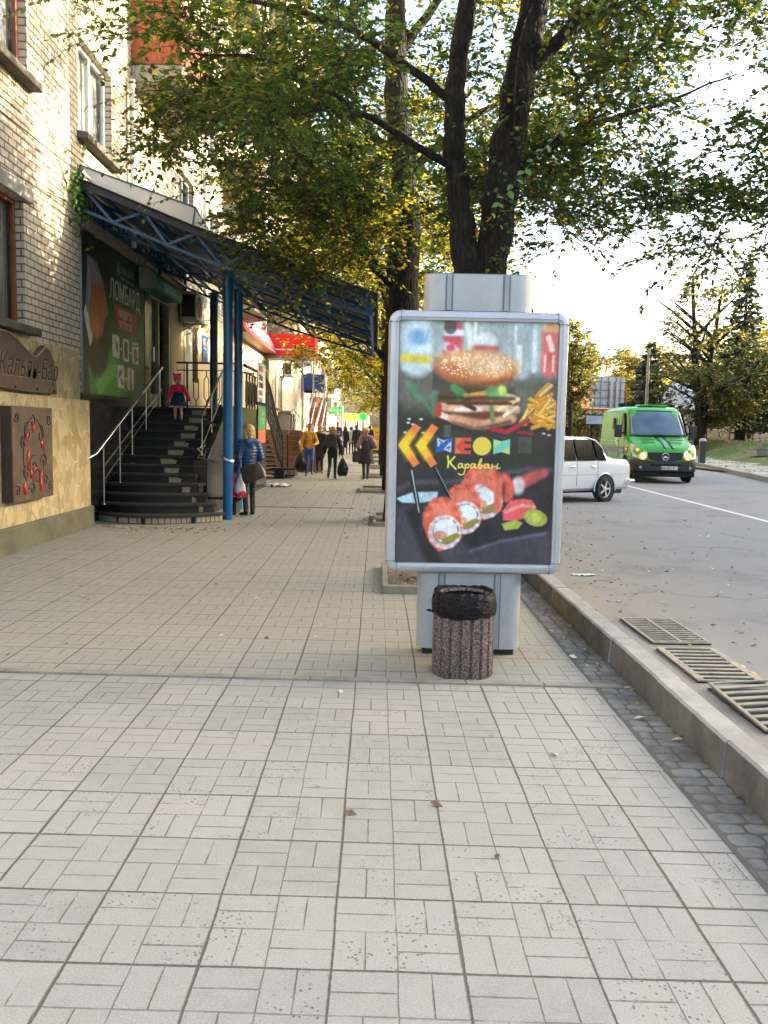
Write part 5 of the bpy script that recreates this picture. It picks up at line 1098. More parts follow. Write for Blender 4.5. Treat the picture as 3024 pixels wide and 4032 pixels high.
# ================================================================== tree pits along the pavement
PITD = concrete('leaf strewn soil', (.18, .13, .08), 30, .5)
def tree_pit(y0, y1, x0, x1, label):
    t = thing('tree_pit', label, 'tree pit', ((x0+x1)/2, (y0+y1)/2, 0), 0, 'kerbed tree pits along the pavement'); w2, l2 = (x1-x0)/2, (y1-y0)/2
    b = MB(); b.box(-w2+.06, w2-.06, -l2+.06, l2-.06, .0, .03); rel2(b.build('soil', PITD), t)
    b = MB()
    for (a, c, d, e) in ((-w2, w2, -l2, -l2+.07), (-w2, w2, l2-.07, l2), (-w2, -w2+.06, -l2+.075, l2-.075), (w2-.06, w2, -l2+.075, l2-.075)): b.box(a, c, d, e, -.01, .075+random.uniform(-.01, .01))
    rel2(b.build('edging', KERB2, bevel=.012), t); return t
tree_pit(8.33, 9.95, .08, 1.36, 'kerbed tree pit directly behind the advertising board')
tree_pit(14.2, 15.9, -.05, 1.3, 'second kerbed tree pit, round the trunk left of the board')
for i, y in enumerate((21.6, 28.2, 34.8, 41.4, 48, 54.6)):
    tree_pit(y, y+1.7, -.42, 1.3, ['third kerbed tree pit counted from the board', 'fourth kerbed tree pit counted from the board', 'fifth kerbed tree pit counted from the board', 'sixth kerbed tree pit counted from the board', 'seventh kerbed tree pit counted from the board', 'farthest kerbed tree pit along the pavement'][i])
# litter on the ground
PAP = M('crumpled white paper', (.72, .73, .72), .7, var=.06)
def scrap(name, label, cat, x, y, z, lx, ly, h, rz):
    b = MB(); n = 9; rg = random.Random(int(x*100)); vs = [(lx*(i/(n-1)-.5), ly*(j/(n-1)-.5)*(1-.4*abs(i/(n-1)-.5)), .004+h*abs(math.sin(i*1.7+j*2.3))*rg.uniform(.3, 1)) for j in range(n) for i in range(n)]
    b.add(vs, [(j*n+i, j*n+i+1, (j+1)*n+i+1, (j+1)*n+i) for j in range(n-1) for i in range(n-1)]); o = b.build(name, PAP, smooth=180); o.location = (x, y, z); o.rotation_euler = (0, 0, rz); return tag(o, label, cat)
scrap('paper_scrap', 'white folded paper lying in the dust beside the kerb', 'litter', 2.19, 8.85, .131, .24, .10, .02, .1)
scrap('plastic_bag', 'crumpled white plastic bag lying on the pavement before the people', 'litter', -2.62, 23.3, .002, .62, .45, .12, .2)
# fallen leaves: nobody could count them
def leaf_litter():
    V = []; mats = [M('fallen leaf tan', (.38, .28, .14), .8), M('fallen leaf pale', (.55, .50, .38), .8), M('fallen leaf brown', (.12, .07, .035), .8), M('fallen leaf yellow', (.50, .38, .05), .8)]
    pts = []
    def put(n, fx, fy, z): 
        x = fx(n); y = fy(n); pts.append(np.stack([x, y, np.full(n, z)], 1))
    put(1000, lambda n: 1.9+RNG.gamma(1.3, 1.0, n), lambda n: RNG.uniform(4, 34, n), .134)
    put(160, lambda n: RNG.uniform(2, 8, n), lambda n: RNG.uniform(6, 40, n), .134)
    put(1200, lambda n: RNG.uniform(-4.4, 1.2, n), lambda n: 12.5+RNG.gamma(2, 7, n), .006)
    put(40, lambda n: RNG.uniform(-3, 1.4, n), lambda n: RNG.uniform(5.5, 12, n), .006)
    put(50, lambda n: RNG.uniform(1.42, 1.66, n), lambda n: RNG.uniform(2.5, 12, n), .022)
    put(7, lambda n: RNG.uniform(-1, 1.3, n), lambda n: RNG.uniform(3, 5.2, n), .006)
    put(260, lambda n: RNG.uniform(.15, 1.3, n), lambda n: RNG.uniform(8.4, 9.9, n), .034)
    for y in (15, 22.5, 29, 35.6, 42.2, 49, 55.4): put(200, lambda n: RNG.uniform(-.5, 1.4, n), lambda n, y=y: RNG.normal(y, 1.2, n), .036)
    put(220, lambda n: RNG.uniform(-4.3, -2.3, n), lambda n: 13.55-np.abs(RNG.normal(0, .35, n)), .006)
    put(500, lambda n: RNG.uniform(-.4, 1.5, n), lambda n: RNG.uniform(16, 60, n), .008)
    P_ = np.concatenate(pts); n = len(P_); A = RNG.uniform(0, 6.28, n); s = RNG.uniform(.016, .034, n)
    d = np.stack([np.cos(A), np.sin(A), RNG.normal(0, .15, n)], 1)*s[:, None]; e = np.stack([-np.sin(A), np.cos(A), RNG.normal(0, .25, n)], 1)*(s*.55)[:, None]; up_ = np.array([0, 0, 1.])*s[:, None]*.18
    V = np.stack([P_-d, P_+e+up_, P_+d, P_-e+up_], 1).reshape(-1, 3); F = np.arange(4*n).reshape(-1, 4)
    tag(np_mesh('fallen_leaves', V, F, mats, RNG.choice(4, n, p=[.36, .30, .24, .10])), 'dry autumn leaves scattered over the pavement, the gutter and the road', 'leaves', kind='stuff')
leaf_litter()
# ================================================================== people
import bmesh
SKIN = M('skin', (.50, .28, .19), .55, var=.06); SKIN2 = M('skin in shade tone', (.42, .24, .17), .55, var=.06)
def seg_mesh(mb, p0, p1, r0, r1, flat=1.0, side=(1, 0, 0), n=14, mi=0):
    """tapered rounded segment; flat <1 squeezes across `side`"""
    p0, p1 = Vector(p0), Vector(p1); d = p1-p0; L_ = d.length; d = d/L_ if L_ > 1e-6 else Vector((0, 0, 1)); pts = []; rs = []
    for a in (-80, -55, -28): pts.append(p0+d*r0*math.sin(R_(a))); rs.append(r0*math.cos(R_(a)))
    for u in (0, .25, .5, .75, 1): pts.append(p0+d*L_*u); rs.append(r0+(r1-r0)*u)
    for a in (28, 55, 80): pts.append(p1+d*r1*math.sin(R_(a))); rs.append(r1*math.cos(R_(a)))
    s = Vector(side); s = (s-d*s.dot(d)); s = s.normalized() if s.length > 1e-4 else d.orthogonal().normalized(); t = d.cross(s); vs = []; fs = []
    for p, r in zip(pts, rs):
        for j in range(n): a = 2*math.pi*j/n; vs.append(p+(s*math.cos(a)+t*math.sin(a)*flat)*r)
    k = len(pts)
    for i in range(k-1):
        for j in range(n): fs.append((i*n+j, i*n+(j+1) % n, (i+1)*n+(j+1) % n, (i+1)*n+j))
    fs.append(tuple(range(n))[::-1]); fs.append(tuple((k-1)*n+j for j in range(n))); mb.add(vs, fs, mi)
def fuse(name, segs, mats, voxel, par, smooth=4):
    """segs: (p0,p1,r0,r1,flat,side,material) -> one continuous surface; every face takes the material of the nearest segment"""
    mb = MB()
    for s in segs: seg_mesh(mb, *s[:4], s[4], s[5])
    o = mb.build(name+' raw', mats[0]); md = o.modifiers.new('r', 'REMESH'); md.mode = 'VOXEL'; md.voxel_size = voxel
    if smooth: sm = o.modifiers.new('s', 'SMOOTH'); sm.factor = .5; sm.iterations = smooth
    bpy.context.view_layer.update(); me = bpy.data.meshes.new_from_object(o.evaluated_get(bpy.context.evaluated_depsgraph_get())); COL.objects.unlink(o); bpy.data.objects.remove(o)
    me.materials.clear(); [me.materials.append(m) for m in mats]
    n = len(me.polygons); C = np.zeros(n*3, np.float32); me.polygons.foreach_get('center', C); C = C.reshape(-1, 3); best = np.full(n, 1e9); idx = np.zeros(n, np.int32)
    for s in segs:
        a, c = np.array(s[0], float), np.array(s[1], float); e = c-a; L2 = e@e+1e-9; t = np.clip((C-a)@e/L2, 0, 1); d = np.linalg.norm(C-a-t[:, None]*e, axis=1)-(s[2]+(s[3]-s[2])*t)*(.5+.5*min(s[4], 1)); m = d < best; best[m] = d[m]; idx[m] = s[6]
    me.polygons.foreach_set('material_index', idx); me.polygons.foreach_set('use_smooth', np.ones(n, bool)); me.name = name
    ob = bpy.data.objects.new(name, me); COL.objects.link(ob); ob.parent = par; return ob
def cloth(name, col, rough=.85, puff=0, var=.15, pat=None):
    q = N(name); co = q.coords(); c = q.ramp(q.noise(co, 9, 4, .6), .3, .7, tuple(x*(1-var) for x in col), tuple(min(1, x*(1+var)) for x in col))
    if pat is not None:
        z = q.n('ShaderNodeSeparateXYZ', {}, Vector=co).outputs[2]; c = q.mix(q.m('GREATER_THAN', q.m('SINE', q.m('MULTIPLY', z, pat[1])), .25), c, pat[0])
    q.p(Base_Color=c, Roughness=rough, Sheen_Weight=.1)
    h = q.noise(co, 14, 3, .6)
    if puff:
        z = q.n('ShaderNodeSeparateXYZ', {}, Vector=co).outputs[2]; h = q.m('ADD', q.m('MULTIPLY', q.m('ABSOLUTE', q.m('SINE', q.m('MULTIPLY', z, puff))), 1.5), q.m('MULTIPLY', h, 1.3))
    q.bump(h, .55, .009); return q.mat
def V3(*a): return Vector(a)
def hand(segs, wrist, d, side, curl, s, mi, thumb=1):
    """palm, four unequal curled fingers and a thumb leaving the side of the palm. d: along the forearm, side: across the knuckles"""
    d = Vector(d).normalized(); side = Vector(side); side = (side-d*side.dot(d)).normalized(); nrm = d.cross(side)*(1)
    pe = wrist+d*.085*s; segs.append((wrist+d*.01*s, pe, .026*s, .034*s, .55, side, mi))
    for k, (l, off) in enumerate(((.068, -.027), (.078, -.009), (.073, .009), (.058, .026))):
        base = wrist+d*.080*s+side*off*s; a = curl; d1 = (d*math.cos(a)+nrm*math.sin(a)); m1 = base+d1*l*.5*s; d2 = (d*math.cos(2*a)+nrm*math.sin(2*a)); m2 = m1+d2*l*.5*s
        segs.append((base, m1, .0098*s, .009*s, 1, side, mi)); segs.append((m1, m2, .009*s, .0078*s, 1, side, mi))
    tb = wrist+d*.03*s-side*.026*s*thumb; td = (d*.75-side*.55*thumb+nrm*.35).normalized(); segs.append((tb, tb+td*.035*s, .012*s, .0105*s, 1, side, mi)); segs.append((tb+td*.035*s, tb+td*.035*s+(d*.9-side*.15*thumb+nrm*.4).normalized()*.03*s, .0105*s, .0085*s, 1, side, mi))
def limbs(H, pose):
    """joint positions for a figure of height H, facing +Y, feet near z=0; pose overrides any joint (in fractions of H)"""
    J = dict(hipL=(-.052, 0, .52), hipR=(.052, 0, .52), kneeL=(-.055, .01, .285), kneeR=(.055, .01, .285), ankL=(-.055, -.01, .045), ankR=(.055, -.01, .045), toeL=(-.065, .085, .018), toeR=(.065, .085, .018),
             pelvis=(0, 0, .53), waist=(0, .0, .62), chest=(0, 0, .73), neck=(0, -.005, .83), head=(0, .01, .93), shL=(-.088, 0, .808), shR=(.088, 0, .808), elL=(-.112, -.01, .635), elR=(.112, -.01, .635), wrL=(-.13, .03, .49), wrR=(.13, .03, .49), look=(0, 1, 0))
    J.update(pose); return {k: (Vector(v)*H if k != 'look' else Vector(v).normalized()) for k, v in J.items()}
def person(label, loc, rz, H, pose, mats, voxel=.009, group=None, build=1.0, skirt=None, coat=None, hair=None, boots=.12, hands=True, face=True, curls=(.45, .45), child=False, hat=None, straps=None, cat='person', sleeves=True, hoodc=None):
    """mats: dict skin, legs, shoes, top. coat: (hem height fraction, material)"""
    t = thing('person', label, cat, loc, rz, group); J = limbs(H, pose); w_ = build; S = []
    lk = J['look']; hd = J['head']; hr = (.072 if not child else .095)*H; sd_ = lk.cross(Vector((0, 0, 1))).normalized(); upv = sd_.cross(lk).normalized()
    mats_l = [mats['skin'], mats['legs'], mats['shoes'], mats['top']]
    for a in 'LR':
        k, h, an, to = J['knee'+a], J['hip'+a], J['ank'+a], J['toe'+a]
        S.append((h, k, .052*H*w_, .033*H*w_, 1, (1, 0, 0), 1)); calf = k.lerp(an, .3); S.append((k, calf, .033*H*w_, .031*H*w_, 1, (1, 0, 0), 1)); S.append((calf, an, .031*H*w_, .021*H*w_, 1, (1, 0, 0), 1 if boots < .2 else 2))
        S.append((an, an-(to-an).normalized()*.012*H, .024*H, .022*H, 1, (1, 0, 0), 2)); S.append((an-Vector((0, 0, .012*H)), to, .024*H, .017*H, .9, (1, 0, 0), 2))
        if boots > .12: S.append((an.lerp(k, .6), an, .030*H, .027*H, 1, (1, 0, 0), 2))
        s, e, wr = J['sh'+a], J['el'+a], J['wr'+a]; S.append((s, e, .030*H*w_, .024*H*w_, 1, (1, 0, 0), 3)); S.append((e, wr, .024*H*w_, .0165*H, 1, (1, 0, 0), 3))
        if hands: hand(S, wr, (wr-e), (0, 1, 0), curls[0 if a == 'L' else 1], H/1.72*(1.1 if child else 1), 0, thumb=-1)
        else: S.append((wr, wr+(wr-e).normalized()*.08*H, .018*H, .016*H, .6, (0, 1, 0), 0))
    S.append((J['hipL'].lerp(J['hipR'], .2), J['hipR'].lerp(J['hipL'], .2), .060*H*w_, .060*H*w_, .85, (0, 0, 1), 1)); S.append((J['pelvis'], J['waist'], .075*H*w_, .066*H*w_, .72, (1, 0, 0), 1)); S.append((J['waist'], J['chest'], .064*H*w_, .076*H*w_, .68, (1, 0, 0), 3))
    S.append((J['chest'], J['neck']-Vector((0, 0, .03*H)), .076*H*w_, .055*H*w_, .65, (1, 0, 0), 3)); S.append((J['shL'], J['shR'], .034*H*w_, .034*H*w_, 1, (0, 0, 1), 3)); S.append((J['neck']-Vector((0, 0, .02*H)), hd-upv*.03*H, .030*H, .029*H, 1, (1, 0, 0), 0))
    # head: skull, face, jaw, nose, ears, eye sockets
    S.append((hd+upv*hr*.22-lk*hr*.12, hd+upv*hr*.10+lk*hr*.10, hr*.80, hr*.78, .92, sd_, 0)); S.append((hd-upv*hr*.25+lk*hr*.28, hd-upv*hr*.62+lk*hr*.42, hr*.56, hr*.34, .9, sd_, 0))
    S.append((hd+upv*hr*.08+lk*hr*.84, hd-upv*hr*.18+lk*hr*.98, hr*.09, hr*.13, 1, sd_, 0))
    for s in (-1, 1): S.append((hd+sd_*s*hr*.74+upv*hr*.12, hd+sd_*s*hr*.76-upv*hr*.14, hr*.15, hr*.11, .6, lk, 0))
    fuse('body', S, mats_l, voxel, t)
    if face:
        b = MB()
        for s in (-1, 1): c = hd+sd_*s*hr*.29+lk*hr*.80+upv*hr*.08; seg_mesh(b, c-sd_*hr*.07, c+sd_*hr*.07, hr*.075, hr*.075, .8, upv, 8)
        o = b.build('eye', M('dark eye', (.02, .015, .012), .3), smooth=60); o.parent = t
        b = MB()
        for s in (-1, 1): c = hd+sd_*s*hr*.30+lk*hr*.84+upv*hr*.26; seg_mesh(b, c-sd_*hr*.14, c+sd_*hr*.14-upv*hr*.03*s, hr*.04, hr*.035, .8, upv, 8)
        o = b.build('eyebrow', hair[0] if hair else M('dark eye', (.02, .015, .012), .3), smooth=60); o.parent = t
        b = MB(); c = hd+lk*hr*.80-upv*hr*.44; seg_mesh(b, c-sd_*hr*.19, c+sd_*hr*.19, hr*.05, hr*.05, .8, upv, 8); o = b.build('mouth', M('lips', (.35, .09, .08), .5), smooth=60); o.parent = t
    if coat:                                     # jacket or coat as its own fused piece of clothing
        hem, cm = coat[:2]; ww = (coat[2] if len(coat) > 2 else .016)*.62; C = []; cuff = coat[3] if len(coat) > 3 else .93
        for a in 'LR':
            s, e, wr = J['sh'+a], J['el'+a], J['wr'+a]; C.append((s, e, (.030+ww)*H*w_, (.024+ww)*H*w_, 1, (1, 0, 0), 0))
            if sleeves: C.append((e, e.lerp(wr, cuff), (.024+ww)*H*w_, (.018+ww*.75)*H*w_, 1, (1, 0, 0), 0))
        C.append((J['shL'], J['shR'], (.033+ww)*H*w_, (.033+ww)*H*w_, 1, (0, 0, 1), 0)); C.append((J['chest'], J['neck']-Vector((0, 0, .035*H)), (.076+ww)*H*w_, (.046+ww)*H*w_, .68, (1, 0, 0), 0)); C.append((J['waist'], J['chest'], (.066+ww)*H*w_, (.077+ww)*H*w_, .72, (1, 0, 0), 1 if len(coat) > 4 else 0))
        hp = Vector((J['pelvis'].x, J['pelvis'].y, hem*H+.06*H)); C.append((J['waist'], hp, (.068+ww)*H*w_, (.080+ww)*H*w_, .76, (1, 0, 0), 1 if len(coat) > 4 else 0))
        C.append((J['neck']-Vector((0, 0, .02*H)), J['neck']+Vector((0, 0, .018*H)), (.036+ww*.6)*H, (.038+ww*.4)*H, 1, (1, 0, 0), 0))
        fuse('jacket', C, [cm] + ([coat[4]] if len(coat) > 4 else []), voxel*1.1, t)
    if hoodc:
        C = [(J['neck']-Vector((0, .055*H, .005*H))-Vector((.05*H, 0, 0)), J['neck']-Vector((0, .055*H, .005*H))+Vector((.05*H, 0, 0)), .034*H, .034*H, .8, (0, 0, 1), 0), (J['neck']-Vector((0, .05*H, .01*H)), J['neck']-Vector((0, .065*H, .06*H)), .05*H, .025*H, .6, (1, 0, 0), 0)]; fuse('hood', C, [hoodc], voxel, t)
    if skirt:
        sm_, z0, r0, r1 = skirt; b = MB(); n = 40; vs = []
        for i, u in enumerate(np.linspace(0, 1, 7)):
            for j in range(n): a = 2*math.pi*j/n; r = (r0+(r1-r0)*u)*H*(1+.05*u*math.sin(a*11)+.03*u*math.sin(a*5+1)); vs.append((J['waist'].x+r*math.cos(a), J['waist'].y+r*.8*math.sin(a), (.60+(z0-.60)*u)*H))
        b.add(vs, [(i*n+j, i*n+(j+1) % n, (i+1)*n+(j+1) % n, (i+1)*n+j) for i in range(6) for j in range(n)]); b.build('skirt', sm_, t, smooth=70)
    if hair:
        hm, ln, vol = hair; C = [(hd+upv*hr*.34-lk*hr*.16, hd+upv*hr*.28+lk*hr*.02, hr*(.84+vol), hr*(.80+vol), .95, sd_, 0), (hd+upv*hr*.2-lk*hr*.3, hd-upv*hr*.3-lk*hr*.36, hr*(.72+vol), hr*(.5+vol), .9, sd_, 0)]
        if ln > 0:
            for s in (-1, 0, 1): C.append((hd+sd_*s*hr*.55+upv*hr*.1-lk*hr*(.25 if s else .4), hd+sd_*s*hr*.62-upv*hr*ln-lk*hr*(.22 if s else .5), hr*(.36+vol), hr*(.24+vol*.6), .8, sd_, 0))
        fuse('hair', C, [hm], voxel*.8, t, 3)
    if hat:
        hm, bob = hat; C = [(hd+upv*hr*.56-lk*hr*.16, hd+upv*hr*.46-lk*hr*.02, hr*.84, hr*.82, .97, sd_, 0)]
        if bob:
            for s in (-1, 1): C.append((hd+upv*hr*1.16+sd_*s*hr*.60, hd+upv*hr*1.30+sd_*s*hr*.70, hr*.26, hr*.24, 1, sd_, 0))
        fuse('hat', C, [hm], voxel*.8, t, 3)
    return t, J
def bag_plain(name, label, cat, loc, rz, w_, d_, h_, mat, strap=None, sm=30):
    t = thing(name, label, cat, loc, rz); b = MB(); n = 20; vs = []; lv = ((.0, .82), (.04, .95), (.35, 1.0), (.7, .93), (.93, .80), (1, .74))
    for z, s in lv:
        for j in range(n): a = 2*math.pi*j/n; c, q_ = math.cos(a), math.sin(a); vs.append((w_/2*s*math.copysign(abs(c)**.5, c), d_/2*s*math.copysign(abs(q_)**.6, q_)*(1-.25*z), h_*z))
    b.add(vs, [(i*n+j, i*n+(j+1) % n, (i+1)*n+(j+1) % n, (i+1)*n+j) for i in range(len(lv)-1) for j in range(n)]+[tuple(range(n))[::-1], tuple((len(lv)-1)*n+j for j in range(n))]); rel2(b.build('bag_body', mat, smooth=50), t)
    if strap:
        b = MB()
        for pts in strap: b.tube(pts, .009, 6)
        rel2(b.build('strap', mat, smooth=60), t)
    return t
def plastic_bag(name, label, loc, rz, w_, h_, mat, mat2=None):
    """carrier bag hanging from its handles; loc is the hand"""
    t = thing(name, label, 'carrier bag', loc, rz); b = MB(); n = 28; vs = []; lv = [(0, .10), (-.08, .18), (-.2, .42), (-.35, .72), (-.6, .98), (-.8, 1.0), (-.93, .88), (-1, .6)]
    for z, s in lv:
        for j in range(n): a = 2*math.pi*j/n; wr = 1+.06*math.sin(a*5+z*9)+.04*math.sin(a*9-z*15); vs.append((w_/2*s*wr*math.cos(a), w_*.32*s*wr*math.sin(a), h_*z+.03*math.sin(a*3)*abs(z)))
    b.add(vs, [(i*n+j, i*n+(j+1) % n, (i+1)*n+(j+1) % n, (i+1)*n+j) for i in range(len(lv)-1) for j in range(n)]+[tuple((len(lv)-1)*n+j for j in range(n))]); rel2(b.build('bag_body', mat, smooth=70), t)
    if mat2:
        b = MB(); vs = []
        for z, s in ((-.78, 1.01), (-.93, .90), (-1.0, .62)):
            for j in range(n): a = 2*math.pi*j/n; wr = 1.02+.06*math.sin(a*5+z*9)+.04*math.sin(a*9-z*15); vs.append((w_/2*s*wr*math.cos(a), w_*.33*s*wr*math.sin(a), h_*z*1.005+.03*math.sin(a*3)*abs(z)))
        b.add(vs, [(i*n+j, i*n+(j+1) % n, (i+1)*n+(j+1) % n, (i+1)*n+j) for i in range(2) for j in range(n)]); rel2(b.build('bag_print', mat2, smooth=70), t)
    return t
BLK = cloth('black cloth', (.012, .012, .014)); BLKP = cloth('black quilted cloth', (.014, .014, .016), puff=60); SHOE = M('black shoe leather', (.015, .013, .012), .35, var=.2)
DEN = cloth('dark denim', (.03, .04, .07)); BLOND = cloth('blond hair', (.50, .30, .10), .5, var=.3); DKB = cloth('dark brown hair', (.03, .018, .012), .5, var=.3); LBR = cloth('light brown hair', (.34, .18, .07), .5, var=.3)
BAGB = M('black carrier bag film', (.008, .009, .010), .25, var=.2, bump=.6, bs=20)
# woman in the blue jacket, seen from behind, facing the columns and slightly left
t, J = person('woman with a blond bob in a blue puffer jacket standing by the blue columns', (-2.30, 15.50, 0), R_(35), 1.64,
    dict(ankL=(-.04, -.01, .045), ankR=(.04, -.01, .045), kneeL=(-.045, .01, .285), kneeR=(.045, .01, .285), wrL=(-.12, .09, .50), elL=(-.135, .0, .645), wrR=(.11, .10, .60), elR=(.135, -.02, .645), head=(0, .02, .925), look=(0, 1, -.25)),
    dict(skin=SKIN, legs=BLK, shoes=SHOE, top=BLK), coat=(.40, cloth('blue quilted nylon', (.012, .058, .175), .45, puff=55, var=.2), .026), hair=(BLOND, 1.15, .12), boots=.3, hoodc=cloth('blue quilted nylon hood', (.02, .07, .20), .45))
plastic_bag('carrier_bag', 'pink carrier bag held by the woman in the blue jacket', (-2.575, 15.36, .80), .3, .22, .42, M('pink bag film', (.48, .015, .12), .35, var=.2, bump=.4, bs=20))
plastic_bag('carrier_bag', 'white and red carrier bag held next to the pink one', (-2.43, 15.33, .78), .8, .22, .42, M('white bag film', (.55, .56, .60), .35, var=.15, bump=.4, bs=20), M('red bag print', (.55, .02, .02), .35))
t = bag_plain('shoulder_bag', 'brown leather shoulder bag on the back of the woman in the blue jacket', 'handbag', (-2.14, 15.22, .66), R_(-8), .44, .16, .30, M('brown bag leather', (.05, .032, .02), .4, var=.25, bump=.2), [[(-.17, 0, .27), (-.14, .02, .50), (-.02, .08, .72), (.02, .10, .50), (.15, .02, .27)], [(-.12, -.05, .27), (-.07, -.07, .17), (.05, -.07, .16), (.09, -.05, .27)]])
t.rotation_euler = (0, R_(-22), R_(-8))
# little girl on the stairs
PINK = cloth('pink quilted jacket', (.78, .012, .10), .5, puff=110, var=.2)
gx, gy, gz = -3.92, 17.0, 1.672
t, J = person('little girl in a pink jacket and eared hat walking down the granite stairs', (gx, gy, gz), R_(180), .98,
    dict(kneeL=(-.06, .015, .25), kneeR=(.06, .02, .23), ankL=(-.06, -.01, .06), ankR=(.065, .0, .06), toeL=(-.065, .085, .03), toeR=(.075, .09, .03), hipL=(-.06, 0, .46), hipR=(.06, 0, .46), pelvis=(0, 0, .47), waist=(0, 0, .56), chest=(0, 0, .65), neck=(0, 0, .745), head=(0, .03, .845), shL=(-.098, 0, .70), shR=(.098, 0, .70), elL=(-.175, .0, .57), elR=(.155, .0, .57), wrL=(-.235, .03, .44), wrR=(.205, .04, .43), look=(0, 1, -.42)),
    dict(skin=SKIN, legs=cloth('pink striped tights', (.55, .16, .20), pat=((.62, .42, .42), 170)), shoes=M('dark child boots', (.03, .02, .025), .6), top=PINK), voxel=.006, coat=(.43, PINK, .030, .9), skirt=(cloth('dark denim frills', (.015, .03, .06), puff=70), .335, .095, .165), hair=(DKB, 0, -.12), hat=(cloth('pink knitted hat', (.75, .05, .18), var=.2), True), child=True, build=1.02)
# young man in the yellow top walking towards the camera
YEL = cloth('yellow tracksuit top', (.78, .33, .008), .75, var=.12)
t, J = person('young man in a yellow tracksuit top and blue trousers walking towards the camera', (-2.26, 28.87, 0), R_(183), 1.76,
    dict(kneeL=(-.05, .085, .30), ankL=(-.045, .02, .105), toeL=(-.05, .10, .045), kneeR=(.05, .01, .285), ankR=(.055, .0, .045), toeR=(.065, .09, .018), elL=(-.155, .0, .64), wrL=(-.10, .13, .60), elR=(.15, -.03, .635), wrR=(.155, .02, .50), head=(0, .015, .93)),
    dict(skin=SKIN, legs=cloth('royal blue track trousers', (.008, .07, .30), .6, var=.15), shoes=M('dark trainers', (.03, .025, .03), .5), top=YEL), voxel=.008, coat=(.50, YEL, .008, .95), hair=(DKB, 0, -.08), curls=(.5, .7))
b = MB()
for s in (-1, 1): b.tube([(s*.125, -.02, 1.47), (s*.12, .08, 1.44), (s*.115, .125, 1.33), (s*.125, .10, 1.12), (s*.13, -.02, 1.05)], .02, 6)
b.box(-.14, .14, -.24, -.11, 1.02, 1.45); bp = thing('backpack', 'small backpack with teal straps worn by the man in yellow', 'backpack', (-2.26, 28.87, 0), R_(183)); rel2(b.build('straps_and_body', M('teal webbing', (.01, .12, .14), .7), bevel=.02), bp)
b = MB(); b.box(.052, .078, .085, .105, 1.30, 1.345); o = rel2(b.build('chest_badge', M('badge blue', (.05, .10, .25), .5), bevel=.004), bp)
plastic_bag('carrier_bag', 'black carrier bag in the right hand of the man in yellow', (-2.56, 28.80, .82), 0, .44, .62, BAGB)
# woman in grey hat behind him
person('woman in grey knitted hat and long dark coat just behind the man in yellow', (-2.02, 30.6, 0), R_(175), 1.66, dict(kneeL=(-.045, .05, .29), ankL=(-.045, -.02, .05)), dict(skin=SKIN, legs=BLK, shoes=SHOE, top=BLK), voxel=.011, coat=(.30, BLKP, .03), hat=(cloth('grey knitted hat', (.22, .22, .20)), False), hair=(LBR, .6, .0), hoodc=cloth('brown fur collar', (.14, .07, .03), var=.4), hands=True)
# woman with backpack from behind
t, J = person('woman with long blond hair, black coat and black backpack walking away', (-1.40, 27.3, 0), R_(-3), 1.66,
    dict(kneeL=(-.05, .0, .275), ankL=(-.065, -.12, .10), toeL=(-.075, -.06, .03), kneeR=(.05, .01, .285), ankR=(.05, .0, .045), elL=(-.15, -.04, .635), wrL=(-.155, .0, .50), elR=(.16, -.02, .62), wrR=(.185, -.02, .47)),
    dict(skin=SKIN, legs=BLK, shoes=SHOE, top=BLK), voxel=.009, coat=(.44, BLK, .026), hair=(LBR, 1.5, .12), boots=.3, hoodc=BLK)
t = thing('backpack', 'black backpack on the back of the blond woman walking away', 'backpack', (-1.44, 27.06, .98), 0); b = MB(); b.prism([(-.17, 0), (.17, 0), (.19, .12), (.17, .36), (.08, .45), (-.08, .45), (-.17, .36), (-.19, .12)], -.08, .09, 'XZ'); b.prism([(-.13, .02), (.13, .02), (.13, .2), (-.13, .2)], -.12, -.08, 'XZ'); rel2(b.build('pack', cloth('dark grey nylon', (.02, .022, .028)), bevel=.03, smooth=40), t)
plastic_bag('carrier_bag', 'long black carrier bag in the right hand of the blond woman', (-1.07, 27.25, .74), 0, .34, .62, BAGB)
# woman in the mauve jacket
t, J = person('woman with short blond hair in a mauve and grey jacket and dark skirt walking away', (-.33, 27.15, 0), R_(4), 1.64,
    dict(kneeL=(-.045, .03, .285), ankL=(-.035, -.0, .05), kneeR=(.04, .0, .28), ankR=(.03, -.05, .06), toeR=(.035, .03, .02), elL=(-.165, -.03, .65), wrL=(-.12, .06, .56), elR=(.175, -.04, .655), wrR=(.11, .08, .62)),
    dict(skin=SKIN, legs=cloth('brown tights', (.12, .06, .035)), shoes=M('dark leather boots', (.03, .025, .025), .4), top=BLK), voxel=.009, coat=(.47, cloth('mauve quilted cloth', (.30, .15, .17), puff=40), .032, .93, cloth('slate quilted cloth', (.045, .05, .07), puff=40)), hair=(BLOND, 0, -.02), skirt=(cloth('dark brown skirt', (.025, .015, .013), puff=0, var=.3), .315, .105, .155), boots=.3, hoodc=cloth('mauve hood', (.20, .09, .12)))
bag_plain('handbag', 'large dark grey bag hanging from the left arm of the woman in mauve', 'handbag', (-.60, 27.1, .56), .1, .34, .16, .36, cloth('dark grey bag cloth', (.035, .036, .034)), [[(-.1, 0, .34), (-.06, 0, .6), (.06, 0, .6), (.1, 0, .34)]])
